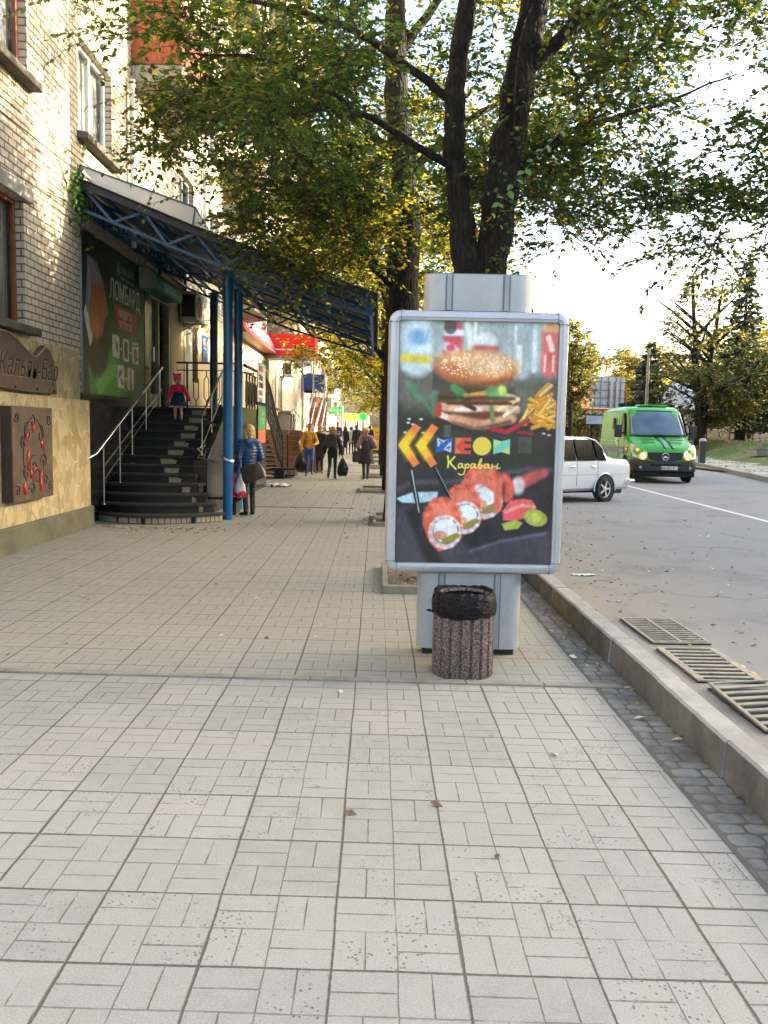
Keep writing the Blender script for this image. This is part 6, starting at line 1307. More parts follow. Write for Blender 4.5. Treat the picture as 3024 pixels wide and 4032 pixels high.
# the crowd further away, each with parts of his or her own
WHT = cloth('white cloth', (.55, .56, .58)); NAVY = cloth('navy cloth', (.02, .03, .06)); GRY = cloth('grey jeans', (.06, .08, .12))
crowd = [(-2.98, 49, 180, 1.66, 'woman in black with long dark hair at the left of the crowd', BLK, BLK, (DKB, 1.6, .1), .40),
         (-2.32, 51, 180, 1.96, 'tall man in a navy jacket towering behind the crowd', NAVY, BLK, (DKB, 0, -.06), .48),
         (-2.08, 46.5, 180, 1.45, 'girl in a striped black and white top amid the crowd', cloth('striped knit', (.6, .6, .6), pat=((.02, .02, .02), 22)), BLK, (DKB, 1.2, .08), .47),
         (-1.91, 52, 0, 1.72, 'woman in a long black coat with a black hood walking away', BLKP, BLK, (DKB, .8, .1), .30),
         (-1.58, 52.8, 0, 1.72, 'woman in a white jacket and black leggings walking away', WHT, BLK, (DKB, .5, .06), .47),
         (-1.18, 50, 0, 1.82, 'man in a black jacket with broad shoulders just left of the mauve jacket', BLK, BLK, (DKB, 0, -.05), .46),
         (-.42, 52, 0, 1.82, 'man in a black jacket and grey jeans at the right edge of the crowd', BLK, GRY, (DKB, 0, -.05), .46),
         (-3.1, 56, 180, 1.70, 'man with dark cropped hair in black walking towards the camera far back', BLK, BLK, (DKB, 0, -.05), .46),
         (-2.15, 59, 180, 1.72, 'bald man in dark clothes far back in the crowd', NAVY, BLK, None, .46),
         (-.95, 60, 0, 1.74, 'person in brown far back at the right of the crowd', cloth('brown cloth', (.12, .06, .03)), BLK, (LBR, .3, 0), .44),
         (-1.5, 63, 0, 1.75, 'person in a black cap far back between the trees and the shops', BLK, BLK, (DKB, 0, 0), .46)]
for i, (x_, y_, a, h_, lab, tp, lg, hr_, hem) in enumerate(crowd):
    s = 1 if i % 2 else -1
    person(lab, (x_, y_, 0), R_(a), h_, dict(kneeL=(-.05, .05 if s > 0 else .01, .29), ankL=(-.05, .04 if s > 0 else -.10, .05 if s > 0 else .09), kneeR=(.05, .01 if s > 0 else .06, .285), ankR=(.05, -.08 if s > 0 else .04, .08 if s > 0 else .05), wrL=(-.14, .05*s, .50), wrR=(.14, -.03*s, .50)),
        dict(skin=SKIN, legs=lg, shoes=SHOE, top=tp), voxel=.018, coat=(hem, tp, .02), hair=hr_, hands=False, face=(a == 180), group='people in the distant crowd', build=1.05)
# ================================================================== vehicles
def loft(b, st, mi=0, cap=True):
    """st: [(y, [(x,z)...])], half sections from bottom centre round to top centre, mirrored"""
    k = len(st[0][1]); n = 2*k; vs = []
    for y, pr in st:
        for (x, z) in pr: vs.append((x, y if not callable(y) else y(x, z), z))
        for (x, z) in reversed(pr): vs.append((-x, y if not callable(y) else y(x, z), z))
    fs = []
    for i in range(len(st)-1):
        for j in range(n):
            j2 = (j+1) % n; fs.append((i*n+j, i*n+j2, (i+1)*n+j2, (i+1)*n+j))
    if cap: fs.append(tuple(range(n))[::-1]); fs.append(tuple((len(st)-1)*n+j for j in range(n)))
    b.add(vs, fs, mi)
TYRE = M('tyre rubber', (.018, .018, .018), .85, var=.3, bump=.2); CHR = M('chrome', (.7, .7, .7), .12, 1.0, var=.05); BPL = M('grey black bumper plastic', (.028, .029, .03), .6, var=.2); LAMPG = M('lamp glass', (.45, .47, .50), .12, .3, var=.1)
def wheel(par, x, y, r, w_, side, spokes, rimm, rim_r=.64):
    b = MB(); s = side; prf = [(r*rim_r, 0), (r*.90, -.006), (r*.97, .02), (r, .05), (r, w_-.05), (r*.97, w_-.02), (r*.90, w_), (r*rim_r, w_)]
    b.lathe([(p, q_) for p, q_ in prf], 36, (0, 0, 0), axis='X', cap=False); o = b.build('wheel', TYRE, par, smooth=40); o.location = (x-(w_/2), y, r)
    b = MB(); fx = w_-.02 if s > 0 else .02; q_ = -1 if s > 0 else 1
    b.lathe([(r*rim_r, fx), (r*rim_r*.93, fx+q_*.012), (r*rim_r*.86, fx+q_*.05), (r*.1, fx+q_*.055)], 30, axis='X', cap=False)
    for k in range(spokes):
        a = 2*math.pi*k/spokes; b.beam((fx+q_*.01, r*.1*math.cos(a), r*.1*math.sin(a)), (fx+q_*.012, r*rim_r*.92*math.cos(a), r*rim_r*.92*math.sin(a)), r*.14, .03, upv=(1, 0, 0))
    b.lathe([(r*.15, fx+q_*.04), (r*.15, fx-q_*.005), (r*.08, fx-q_*.015), (.002, fx-q_*.016)], 16, axis='X', cap=False)
    rel2(b.build('rim', rimm, smooth=40), o); b = MB(); b.lathe([(r*rim_r*.9, fx+q_*.06), (.01, fx+q_*.061)], 20, axis='X', cap=False); rel2(b.build('brake_disc', BPL), o); return o
# ---- green cash van.  local frame: nose at y=0 facing -y, length along +y
GRN_ = M('bright green van paint', (.035, .36, .03), .34, var=.04, vs=.6, coat=.15); GRD = M('dusty lower green paint', (.055, .16, .035), .5, var=.25, vs=2); STR = M('dark teal stripe', (.012, .07, .075), .35, var=.1)
WS = glass('blue windscreen glass', (.05, .10, .15), .05); BLKG = M('dark side glass', (.006, .007, .007), .15, spec=.06)
van = thing('cash_van', 'bright green armoured delivery van driving towards the camera with its lamps lit', 'van', (8.77, 26.0, .145), 0)
van.rotation_euler = (0, 0, R_(-4.5))
zb = .36
def vsec(hw, zt, sh=.0, zr=None, cr=.06):
    """half section: sill, flank, shoulder, roof"""
    m_ = 1.02 if zt > 1.3 else zt*.72
    return [(0, zb), (hw-.08, zb), (hw-.015, zb+.12), (hw, .75 if zt > .8 else zt*.7), (hw, m_), (hw-.02-sh*.25, (m_+zt)/2), (hw-.05-sh*.75, zt-.12), (hw-.10-sh, zt-.045), (hw-.2-sh, zt-.008), (0, zt+.015)]
b = MB()
S_ = [(0.0, .80, .92), (.05, .87, 1.02), (.16, .93, 1.10), (.40, .97, 1.22), (.70, .985, 1.31), (.93, .99, 1.385)]
st_ = [(y, vsec(hw, zt)) for y, hw, zt in S_]
st_ += [(1.10, vsec(.99, 1.50, .05)), (1.40, vsec(.99, 1.90, .09)), (1.66, vsec(.99, 2.20, .12)), (1.80, vsec(.99, 2.30, .12)), (2.1, vsec(.99, 2.36, .10)), (3.0, vsec(.99, 2.38, .10)), (5.2, vsec(.985, 2.38, .10)), (5.62, vsec(.97, 2.36, .10)), (5.72, vsec(.93, 2.30, .10))]
loft(b, st_); body = b.build('body', GRN_, van, smooth=32)
md = body.modifiers.new('b', 'BEVEL'); md.width = .02; md.segments = 2; md.angle_limit = R_(40)
# windscreen, curved slightly
def patch(name, rows, mat, par, smooth=40, thick=None):
    """rows of points -> sheet"""
    b = MB(); nr, nc = len(rows), len(rows[0]); b.add(sum(rows, []), [(i*nc+j, i*nc+j+1, (i+1)*nc+j+1, (i+1)*nc+j) for i in range(nr-1) for j in range(nc-1)]); o = b.build(name, mat, None, smooth=smooth)
    if thick: m_ = o.modifiers.new('s', 'SOLIDIFY'); m_.thickness = thick; m_.offset = 0
    return rel2(o, par)
rows = []
for u in np.linspace(0, 1, 9):
    y = .98+(1.70-.98)*u; z = 1.405+(2.19-1.405)*u+.03*math.sin(u*math.pi); hw = .86-.09*u; rows.append([(hw*v, y-.055+.09*v*v, z+.035-.02*v*v) for v in np.linspace(-1, 1, 15)])
ws = patch('windscreen', rows, WS, van, thick=.012)
b = MB(); fr_ = [rows[0], rows[-1]]; b.tube(rows[0], .022, 6); b.tube(rows[-1], .016, 6); b.tube([r[0] for r in rows], .02, 6); b.tube([r[-1] for r in rows], .02, 6); rel2(b.build('windscreen_seal', BPL, smooth=40), van)
b = MB(); b.tube([(-.75, .90, 1.44), (-.3, .885, 1.445), (.1, .90, 1.47)], .014, 5); b.tube([(.0, .885, 1.44), (.45, .89, 1.45), (.7, .92, 1.45)], .014, 5); rel2(b.build('wiper', BPL), van)
# side glass and doors (left side of the picture is the van's right flank, local -x)
for s in (-1, 1):
    x_ = s*.985
    g = MB(); pts = [(1.25, 1.42), (2.0, 1.42), (2.0, 2.14), (1.74, 2.14), (1.52, 1.85)]; vs = [(s*(.997-.075*max(0, (z-1.35)/.85)), y, z) for y, z in pts]+[(s*(.94-.075*max(0, (z-1.35)/.85)), y, z) for y, z in pts]
    g.add(vs, [tuple(range(5)), tuple(range(5, 10))[::-1]]+[(i, (i+1) % 5, 5+(i+1) % 5, 5+i) for i in range(5)]); rel2(g.build('side_window', BLKG), van)
    b = MB(); b.prism([(3.05, 1.62), (3.25, 1.62), (3.27, 1.66), (3.27, 1.96), (3.25, 2.0), (3.05, 2.0), (3.03, 1.96), (3.03, 1.66)], s*.93, s*.978, 'YZ'); rel2(b.build('gun_port', BPL), van)
    b = MB()
    for z in (1.22, 1.12): b.box(s*.985, s*1.003, 2.3, 5.4, z, z+.03)
    rel2(b.build('door_rail', M('pale green rail', (.3, .6, .3), .4)), van)
    b = MB(); b.box(s*.980, s*.9985, .72, 5.68, .86, 1.06); rel2(b.build('side_stripe', STR), van)
    b = MB(); b.box(s*.975, s*.996, 1.0, 1.0+.0+.0+1.0, zb+.05, .55) if False else b.box(s*.90, s*.999, 1.62, 4.1, zb-.02, .56); b.box(s*.9, s*.999, 5.1, 5.7, zb-.02, .56); rel2(b.build('sill_cladding', BPL), van)
    b = MB(); b.tube([(s*.97, 1.45, 1.5), (s*1.12, 1.38, 1.52)], .03, 6); b.box(s*1.06, s*1.28, 1.30, 1.44, 1.36, 1.76); o = b.build('mirror', BPL, bevel=.04, seg=3, smooth=40); rel2(o, van)
    b = MB(); b.lathe([(.43, 0), (.44, .03), (.36, .035)], 30, (s*.965 if s > 0 else s*.998, .98, .39), axis='X', cap=False); rel2(b.build('wheel_arch', BPL), van)
    b = MB(); b.lathe([(.42, 0), (.01, .004)], 30, (s*.9965 - (0.002), .98, .39), axis='X'); b.lathe([(.40, 0), (.01, .004)], 30, (s*.9965-.002, 4.6, .39), axis='X'); rel2(b.build('wheel_well', M('black wheel well', (.004, .004, .004), .95)), van)
    wheel(van, s*.92, .98, .34, .23, s, 6, BPL, .6); wheel(van, s*.92, 4.6, .34, .23, s, 6, BPL, .6)
    b = MB(); b.box(s*.985, s*1.004, .80, .90, .98, 1.03); b.build
    rel2(b.build('side_repeater', M('amber lamp', (.8, .25, .02), .3, emit=(1, .30, .02), es=.3)), van)
    # headlamps climbing the wings
    L_ = MB(); pts = [(s*.52, -.06, .80), (s*.76, -.05, .72), (s*.955, .05, .76), (s*1.0, .34, 1.04), (s*.96, .40, 1.17), (s*.80, .16, 1.12), (s*.57, -.04, .95)]
    back = [(p[0]*.96, p[1]+.1, p[2]) for p in pts]; L_.add(pts+back, [tuple(range(7)), tuple(range(7, 14))[::-1]]+[(i, (i+1) % 7, 7+(i+1) % 7, 7+i) for i in range(7)]); hl = rel2(L_.build('headlight', LAMPG, bevel=.015, smooth=50), van)
    b = MB(); b.lathe([(.075, -.02), (.07, -.045), (.03, -.055), (.002, -.056)], 18, (s*.67, -.045, .81), axis='Y', cap=False); rel2(b.build('lit_lamp', M('lit warm headlamp', (1, .8, .5), .3, emit=(1, .60, .30), es=.42), smooth=60), hl)
    b = MB(); b.lathe([(.115, -.012), (.105, -.03), (.075, -.034)], 20, (s*.67, -.045, .81), axis='Y', cap=False); rel2(b.build('lamp_halo_ring', M('orange lamp halo', (1, .4, .1), .3, emit=(1, .26, .04), es=.3), smooth=60), hl)  # added glowing ring, stands in for the orange halo round the headlamp
    b = MB(); b.lathe([(.05, 0), (.045, -.03), (.002, -.035)], 14, (s*.82, .05, 1.0), axis='Y', cap=False); rel2(b.build('indicator_lamp', M('amber indicator', (.9, .4, .1), .3, emit=(1, .30, .03), es=.3), smooth=60), hl)
    b = MB(); b.lathe([(.045, 0), (.04, -.02), (.002, -.022)], 14, (s*.74, -.095, .47), axis='Y', cap=False); rel2(b.build('fog_lamp', LAMPG, smooth=60), van)
    b = MB(); b.add([(s*.62, .42-.02, 1.275), (s*.22, .40, 1.29), (s*.20, .50, 1.325), (s*.66, .52, 1.305)], [(0, 1, 2, 3)]); b.add([(s*.66, .66, 1.345), (s*.3, .64, 1.355), (s*.3, .70, 1.37), (s*.62, .72, 1.365)], [(0, 1, 2, 3)]); rel2(b.build('bonnet_vent', BPL, fixn=False), van)
# bonnet stripes following the bonnet
def bz(y):
    ys = [0, .05, .16, .40, .70, .93]; zs = [.92, 1.02, 1.10, 1.22, 1.31, 1.385]; return float(np.interp(y, ys, zs))+.022
for (xa, xb) in ((-.13, -.02), (.10, .21)):
    rows = [[(xa+(.02 if y < .3 else 0)*0+sh, y, bz(y)+.0), (xb+sh, y, bz(y)+.0)] for y, sh in [(.05, .10), (.16, .08), (.28, .06), (.40, .04), (.55, .02), (.70, .0), (.93, -.02)]]
    patch('bonnet_stripe', rows, STR, van, thick=.004)
# grille, star, bumper, plate
b = MB(); g_ = [(-.50, .93), (.50, .93), (.53, .87), (.46, .70), (.25, .655), (-.25, .655), (-.46, .70), (-.53, .87)]; b.prism(g_, -.035, .06, 'XZ'); gr = rel2(b.build('grille', M('grille black', (.012, .012, .013), .4), bevel=.01), van)
b = MB()
for z in (.71, .765, .82, .875): b.box(-.49 if z > .72 else -.42, .49 if z > .72 else .42, -.052, -.034, z, z+.018)
rel2(b.build('grille_bar', M('dark grey grille bar', (.05, .052, .056), .3, .5)), gr)
b = MB(); b.tube([(.105*math.cos(a), -.065, .80+.105*math.sin(a)) for a in np.linspace(0, 2*math.pi, 29)], .012, 8)
for k in range(3): a = R_(90+120*k); b.add([(0, -.075, .80), (.02*math.cos(a+1.57), -.062, .80+.02*math.sin(a+1.57)), (.10*math.cos(a), -.066, .80+.10*math.sin(a)), (.02*math.cos(a-1.57), -.062, .80+.02*math.sin(a-1.57))], [(0, 1, 2), (0, 2, 3)])
rel2(b.build('round_emblem', CHR, smooth=40, fixn=False), gr)
b = MB(); b.tube([(.56*math.cos(a)*1.0, -.045+.03*abs(math.cos(a))**4, .70-.085*math.sin(a)+.03) for a in np.linspace(.0, math.pi, 15)], .022, 6); rel2(b.build('grille_chin', GRN_, smooth=40), van)
b = MB(); st_ = []
for y, hw, z0, z1 in ((-.10, .70, .42, .60), (-.09, .82, .36, .66), (.02, .93, .33, .70), (.22, .99, .32, .72), (.56, 1.0, .34, .70)): st_.append((y, [(0, z0), (hw-.05, z0), (hw, z0+.06), (hw, z1-.05), (hw-.04, z1), (0, z1)]))
loft(b, st_); rel2(b.build('bumper', BPL, bevel=.015, smooth=40), van)
b = MB(); b.box(-.46, .46, -.108, -.09, .52, .58); b.box(-.90, .90, -.02, .5, .19, .335); rel2(b.build('lower_intake', M('black intake', (.006, .006, .006), .8), bevel=.01), van)
b = MB(); b.box(-.15, .37, -.118, -.105, .405, .515); pl = rel2(b.build('number_plate', M('white plate', (.62, .63, .62), .4, var=.02), bevel=.004), van)
b = MB(); b.box(-.148, -.108, -.1195, -.1175, .408, .512); rel2(b.build('plate_band', M('plate blue', (.01, .06, .35), .4)), pl)
rel2(text('plate_lettering', 'AA 4212 TI', .105, M('plate black', (.015, .015, .015), .5), (-.098, -.1190, .422), (1, 0, 0), (0, 0, 1), None, .001, .74, bold=.002), pl)
b = MB(); b.box(-.42, .5, 2.0, 2.6, 2.385, 2.43); rel2(b.build('roof_hatch', GRN_, bevel=.02), van)
b = MB(); b.tube([(0, 1.95, 2.36), (0, 1.98, 2.42)], .02, 6); rel2(b.build('aerial', BPL), van)
b = MB(); b.tube([(-1.0, 2.05, .62), (-1.0, 2.05, 2.2)], .006, 4); b.tube([(-1.0, 1.12, .62), (-1.0, 1.2, 1.4)], .006, 4); b.tube([(-1.0, 2.2, 2.22), (-1.0, 5.6, 2.22)], .008, 4); rel2(b.build('panel_gap', BPL), van)
rel2(text('side_lettering', 'Інкасація', .15, M('plate white lettering', (.7, .7, .7), .5), (-1.001, 2.0, .90), (0, -1, 0), (0, 0, 1), None, .002, .9), van)
# ---- white saloon, local: nose at y=0 facing -y, 4.05 m long
WHP = M('white car paint', (.60, .63, .64), .22, var=.03, vs=.7, coat=.6)
fwd = Vector((-.81, -.59)).normalized(); rwx, rwy = 4.89, 18.69
car = thing('parked_saloon', 'old white four door saloon car pulling away from behind the board', 'car', (0, 0, .13))
ang = math.atan2(fwd.y, fwd.x)+math.pi/2; car.rotation_euler = (0, 0, ang)     # local -y points along fwd
# rear left wheel sits at local (x=+? , y=3.08)
side_l = Vector((-fwd.y, fwd.x))                                    # left of travel
ctr = Vector((rwx, rwy))-side_l*.66
nose = ctr+fwd*3.08
car.location = (nose.x, nose.y, .13)
def csec(hw, zt, zs=None, tum=0.0, z0=.25):
    zs = zs or min(.80, zt-.04)
    return [(0, z0), (hw-.10, z0), (hw-.03, z0+.06), (hw, z0+.22), (hw+.005, zs-.12), (hw-.015, zs), (hw-.05-tum*.5, zs+(zt-zs)*.5), (hw-.08-tum, zs+(zt-zs)*.85), (hw-.16-tum, zt-.012), (0, zt)]
b = MB()
st_ = [(.0, csec(.70, .74, .66)), (.04, csec(.76, .79, .72)), (.5, csec(.79, .86, .79)), (1.18, csec(.80, .93, .85)), (1.32, csec(.80, 1.0, .86)), (1.62, csec(.80, 1.28, .87, .10)), (1.80, csec(.80, 1.385, .87, .15)), (2.1, csec(.80, 1.42, .87, .16)), (2.65, csec(.80, 1.41, .87, .16)), (2.98, csec(.80, 1.33, .87, .14)), (3.16, csec(.80, 1.17, .87, .10)), (3.32, csec(.795, 1.0, .87, .05)), (3.42, csec(.79, .945, .87)), (3.7, csec(.78, .935, .86)), (3.94, csec(.76, .915, .84)), (4.02, csec(.73, .86, .80))]
loft(b, st_); body = rel2(b.build('body', WHP, smooth=34), car)
for s in (-1, 1):
    def sx(z): return s*(.812-.155*max(0, (z-.87)/.5))
    for nm, pts in (('side_window', [(1.52, .905), (2.14, .905), (2.14, 1.345), (1.86, 1.34), (1.66, 1.22)]), ('side_window', [(2.20, .905), (2.80, .905), (2.74, 1.345), (2.20, 1.35)]), ('quarter_window', [(2.85, .905), (3.13, .905), (3.02, 1.14), (2.90, 1.28), (2.80, 1.335)])):
        n = len(pts); g = MB(); g.add([(sx(z), y, z) for y, z in pts]+[(sx(z)-s*.05, y, z) for y, z in pts], [tuple(range(n)), tuple(range(n, 2*n))[::-1]]+[(i, (i+1) % n, n+(i+1) % n, n+i) for i in range(n)]); rel2(g.build(nm, BLKG), car)
    b = MB(); b.tube([(sx(1.375)+s*.0, 1.62, 1.30), (sx(1.38), 1.86, 1.385), (sx(1.38), 2.6, 1.39), (sx(1.34), 2.9, 1.325), (sx(1.2), 3.06, 1.19), (sx(.9), 3.2, .90)], .012, 5); rel2(b.build('drip_rail', CHR, smooth=40), car)
    b = MB()
    for y in (2.17, 2.84): b.box(s*.802, s*.8075, y-.003, y+.003, .36, .88)
    b.box(s*.803, s*.808, .1, 4.0, .60, .604); rel2(b.build('panel_gap', M('panel shadow line', (.16, .16, .16), .8)), car)
    b = MB(); b.box(s*.808, s*.835, 2.62, 2.76, .765, .79); b.box(s*.808, s*.835, 1.96, 2.10, .765, .79); rel2(b.build('door_handle', CHR, bevel=.006), car)
    for y in (.66, 3.08):
        b = MB(); b.lathe([(.335, 0), (.01, .003)], 32, (s*.8085-.0015, y, .275), axis='X'); rel2(b.build('wheel_well', M('black wheel well', (.004, .004, .004), .95)), car)
        b = MB(); b.tube([(s*.812, y+.345*math.cos(a), .275+.345*math.sin(a)) for a in np.linspace(-.1, math.pi+.1, 20)], .016, 6); rel2(b.build('arch_lip', WHP, smooth=50), car)
        wheel(car, s*.765, y, .285, .165, s, 5, M('alloy rim', (.62, .62, .60), .35, .35, var=.15), .66)
    b = MB(); b.box(s*.60, s*.73, 4.0, 4.035, .62, .80); rel2(b.build('tail_light', M('red tail light', (.4, .01, .01), .2)), car)
    b = MB(); b.lathe([(.085, 0), (.08, -.03), (.01, -.04)], 20, (s*.60, -.01, .62), axis='Y'); rel2(b.build('headlight', LAMPG, smooth=40), car)
for y, dy in ((4.06, 1), (-.06, -1)): b = MB(); b.tube([(-.86, y-dy*.22, .44), (-.83, y-dy*.03, .44), (-.5, y, .44), (.5, y, .44), (.83, y-dy*.03, .44), (.86, y-dy*.22, .44)], .042, 8); rel2(b.build('bumper', CHR, smooth=50), car)
b = MB(); b.add([(-.58, 3.0+.0, 1.335), (.58, 3.0, 1.335), (.66, 3.33, 1.02), (-.66, 3.33, 1.02)], [(0, 1, 2, 3)]); b.add([(-.56, 1.79, 1.39), (.56, 1.79, 1.39), (.66, 1.335, 1.02), (-.66, 1.335, 1.02)], [(3, 2, 1, 0)])
o = b.build('windscreen', BLKG, fixn=False); o.location = (0, 0, .018); rel2(o, car)
b = MB(); b.box(-.45, .45, -.02, .02, .45, .62); rel2(b.build('grille', BPL), car); b = MB(); b.box(-.26, .26, 4.02, 4.04, .55, .66); rel2(b.build('number_plate', M('white plate', (.62, .63, .62), .4, var=.02)), car)
b = MB(); b.box(.4, .62, 3.3, 3.9, .16, .24); b.tube([(.3, 2.3, .2), (.45, 3.4, .2), (.5, 4.05, .22)], .022, 6); b.box(-.6, .6, 3.0, 3.16, .25, .31); rel2(b.build('exhaust', BPL), car)
# ================================================================== trees
def leaf_mat(name, col, tr=.45):
    q = N(name); co = q.coords(); c = q.ramp(q.noise(co, 5, 3, .6), .3, .7, tuple(x*.72 for x in col), tuple(x*1.25 for x in col))
    q.p(Base_Color=c, Roughness=.5); q.b.inputs['Specular IOR Level'].default_value = .3
    t_ = q.n('ShaderNodeBsdfTranslucent', {}, Color=q.mix(.5, c, tuple(min(1, x*2.2) for x in col))); mx = q.n('ShaderNodeMixShader', {}, _0=tr, _1=q.b.outputs[0], _2=t_.outputs[0]); q.t.links.new(mx.outputs[0], q.out.inputs[0]); return q.mat
LEAF = [leaf_mat('leaf deep green', (.034, .075, .016), .35), leaf_mat('leaf mid green', (.078, .14, .024), .42), leaf_mat('leaf olive', (.10, .115, .016), .4), leaf_mat('leaf yellow', (.46, .38, .03), .55), leaf_mat('leaf golden', (.55, .36, .02), .55)]
def bark_mat():
    q = N('furrowed dark bark'); co = q.coords(); st = q.n('ShaderNodeVectorMath', dict(operation='MULTIPLY'), _0=co, _1=(16, 16, 3.2)).outputs[0]
    v = q.n('ShaderNodeTexVoronoi', dict(feature='DISTANCE_TO_EDGE'), Vector=q.n('ShaderNodeVectorMath', dict(operation='ADD'), _0=st, _1=q.n('ShaderNodeTexNoise', {}, Vector=co, Scale=6.0, Detail=4.0).outputs['Color']).outputs[0], Scale=1.0).outputs['Distance']
    f = q.ramp(v, .02, .25); c = q.mix(f, (.005, .004, .003), (.019, .014, .010)); c = q.mix(q.m('MULTIPLY', q.ramp(q.noise(co, 2, 4), .5, .7), .4), c, (.024, .022, .013)); q.p(Base_Color=c, Roughness=.95); q.bump(f, 1, .04); return q.mat
BARK = bark_mat(); TWIG = M('thin twig bark', (.025, .018, .012), .9)
def unit(v): return v/(np.linalg.norm(v, axis=-1, keepdims=True)+1e-9)
def bezier_branch(p0, d0, p1, n=6, droop=.0, jit=.08):
    p0, p1 = np.array(p0, float), np.array(p1, float); L_ = np.linalg.norm(p1-p0); c = p0+np.array(d0)*L_*.45+np.array([0, 0, .06*L_]); t = np.linspace(0, 1, n+1)[:, None]
    P_ = (1-t)**2*p0+2*t*(1-t)*c+t*t*p1; P_[1:-1] += RNG.normal(0, jit*L_*.25, (n-1, 3)); P_[:, 2] -= droop*(t[:, 0]**2)*L_; return P_
def leaves(name, P_, D, Nn, size, midx, mats, par, hexa=True, kind=None):
    """P base points, D leaf axis, Nn leaf normal; pointed oval leaves"""
    n = len(P_); D = unit(D); S = unit(np.cross(Nn, D)); s = size[:, None]
    if hexa:
        sh = [(0, 0, 0), (.28, .30, .05), (.62, .27, .06), (1.0, 0, -.06), (.62, -.27, .06), (.28, -.30, .05)]
    else: sh = [(0, 0, 0), (.42, .32, .05), (1.0, 0, 0), (.42, -.32, .05)]
    Nz = unit(np.cross(D, S)); V = np.stack([P_+D*s*a+S*s*c+Nz*s*e for a, c, e in sh], 1).reshape(-1, 3); k = len(sh); F = np.arange(n*k).reshape(-1, k)
    return np_mesh(name, V, F, mats, midx, par)
def tubes_np(lines, radii):
    """many 4-sided tubes at once: lines list of (m,3), radii list of (m,)"""
    V = []; F = []; o = 0
    for P_, r in zip(lines, radii):
        m = len(P_); T = np.gradient(P_, axis=0); T = unit(T); a = np.cross(T, [0.1, .2, 1.]); a = unit(a); c = np.cross(T, a); rr_ = np.asarray(r)[:, None]
        ring = np.stack([P_+a*rr_, P_+c*rr_, P_-a*rr_, P_-c*rr_], 1).reshape(-1, 3); V.append(ring)
        i = np.arange(m-1)[:, None]*4; j = np.arange(4)[None, :]; j2 = (j+1) % 4; F.append(np.stack([o+i+j, o+i+j2, o+i+4+j2, o+i+4+j], -1).reshape(-1, 4)); o += 4*m
    return np.concatenate(V), np.concatenate(F)
def big_tree(label, limbs_, clusters, leafn=16, twigs=11, tl=(.45, .85), lsize=(.045, .075), mix=None, group=None, base=None, hexa=True, spread=.55, name='street_tree', lm=None):
    """limbs_: [(points, radii)], clusters: (n,3) centres of foliage sprays"""
    base = base or (limbs_[0][0][0][0], limbs_[0][0][0][1], 0)
    t = thing(name, label, 'tree', base, 0, group); b = MB(); skel = []
    for pts, rs in limbs_:
        P_ = np.array(pts, float); m = len(P_); tt = np.linspace(0, m-1, (m-1)*6+1); Q = np.stack([np.interp(tt, range(m), P_[:, k]) for k in range(3)], 1)
        ker = np.array([.25, .5, .25])
        for _ in range(4): Q[1:-1] = .25*Q[:-2]+.5*Q[1:-1]+.25*Q[2:]
        R0 = np.interp(tt, range(m), rs)*(1+RNG.normal(0, .04, len(tt))); Q[1:-1] += RNG.normal(0, .010, (len(Q)-2, 3)); b.tube([tuple(q_-np.array(base)) for q_ in Q], list(R0), 14); skel.append((Q, R0))
    b.build('trunk', BARK, t, smooth=60)
    SK = np.concatenate([q_ for q_, _ in skel]); SR = np.concatenate([r for _, r in skel]); lines = []; rad = []; LP = []; LD = []; LN = []; LS = []; LM = []
    d0 = np.array([np.min(np.linalg.norm(SK-c, axis=1)) for c in clusters])
    for c in clusters[np.argsort(d0)]:
        dd = np.linalg.norm(SK-c, axis=1)+np.where(SK[:, 2] > c[2], (SK[:, 2]-c[2])*.8, 0)+np.where(SK[:, 2] < 2.6, 5, 0); i = int(np.argmin(dd)); p0 = SK[i]; out = unit(c-p0+np.array([0, 0, .3])); L_ = np.linalg.norm(c-p0)
        P_ = bezier_branch(p0, out, c, 7, .03); r0 = min(SR[i]*.4, .008+.006*L_); lines.append(P_); rad.append(np.linspace(r0, .006, 8)); SK = np.concatenate([SK, P_[3:]]); SR = np.concatenate([SR, np.linspace(r0*1.6, .014, 5)])
        vig = clump(c); nt = max(3, int(twigs*RNG.uniform(.7, 1.3)))
        for k in range(nt):
            u = RNG.uniform(.45, 1.0); q0 = P_[min(7, int(u*7))]; dr = unit(out*.5+RNG.normal(0, spread, 3)*np.array([1, 1, .55])); l = RNG.uniform(*tl); T_ = np.linspace(0, 1, 6)[:, None]; tw = q0+dr*l*T_+np.array([0, 0, -1.])*(T_**2)*l*RNG.uniform(.08, .62); lines.append(tw); rad.append(np.linspace(.004, .0015, 6))
            m = leafn; uu = np.sort(RNG.uniform(.12, 1.0, m)); base_ = np.stack([np.interp(uu, T_[:, 0], tw[:, j]) for j in range(3)], 1); sd = np.cross(dr, [0, 0, 1.]); sd = unit(sd); sg = np.where(np.arange(m) % 2 == 0, 1, -1)[:, None]
            ld = dr*.75+sd*sg*.8+np.array([0, 0, -.35])+RNG.normal(0, .3, (m, 3)); nn = np.array([0, 0, 1.])+RNG.normal(0, .42, (m, 3)); LP.append(base_); LD.append(ld); LN.append(nn); LS.append(RNG.uniform(*lsize, m))
            pm = mix(c) if mix else np.array([.35, .35, .2, .08, .02]); LM.append(RNG.choice(5, m, p=pm))
    V, F = tubes_np(lines, rad); o = np_mesh('branches', V-np.array(base), F, TWIG, None, t)
    P_ = np.concatenate(LP)-np.array(base); o = leaves('crown', P_, np.concatenate(LD), np.concatenate(LN), np.concatenate(LS), np.concatenate(LM), lm or LEAF, t, hexa); return t
def clump(c): return 1
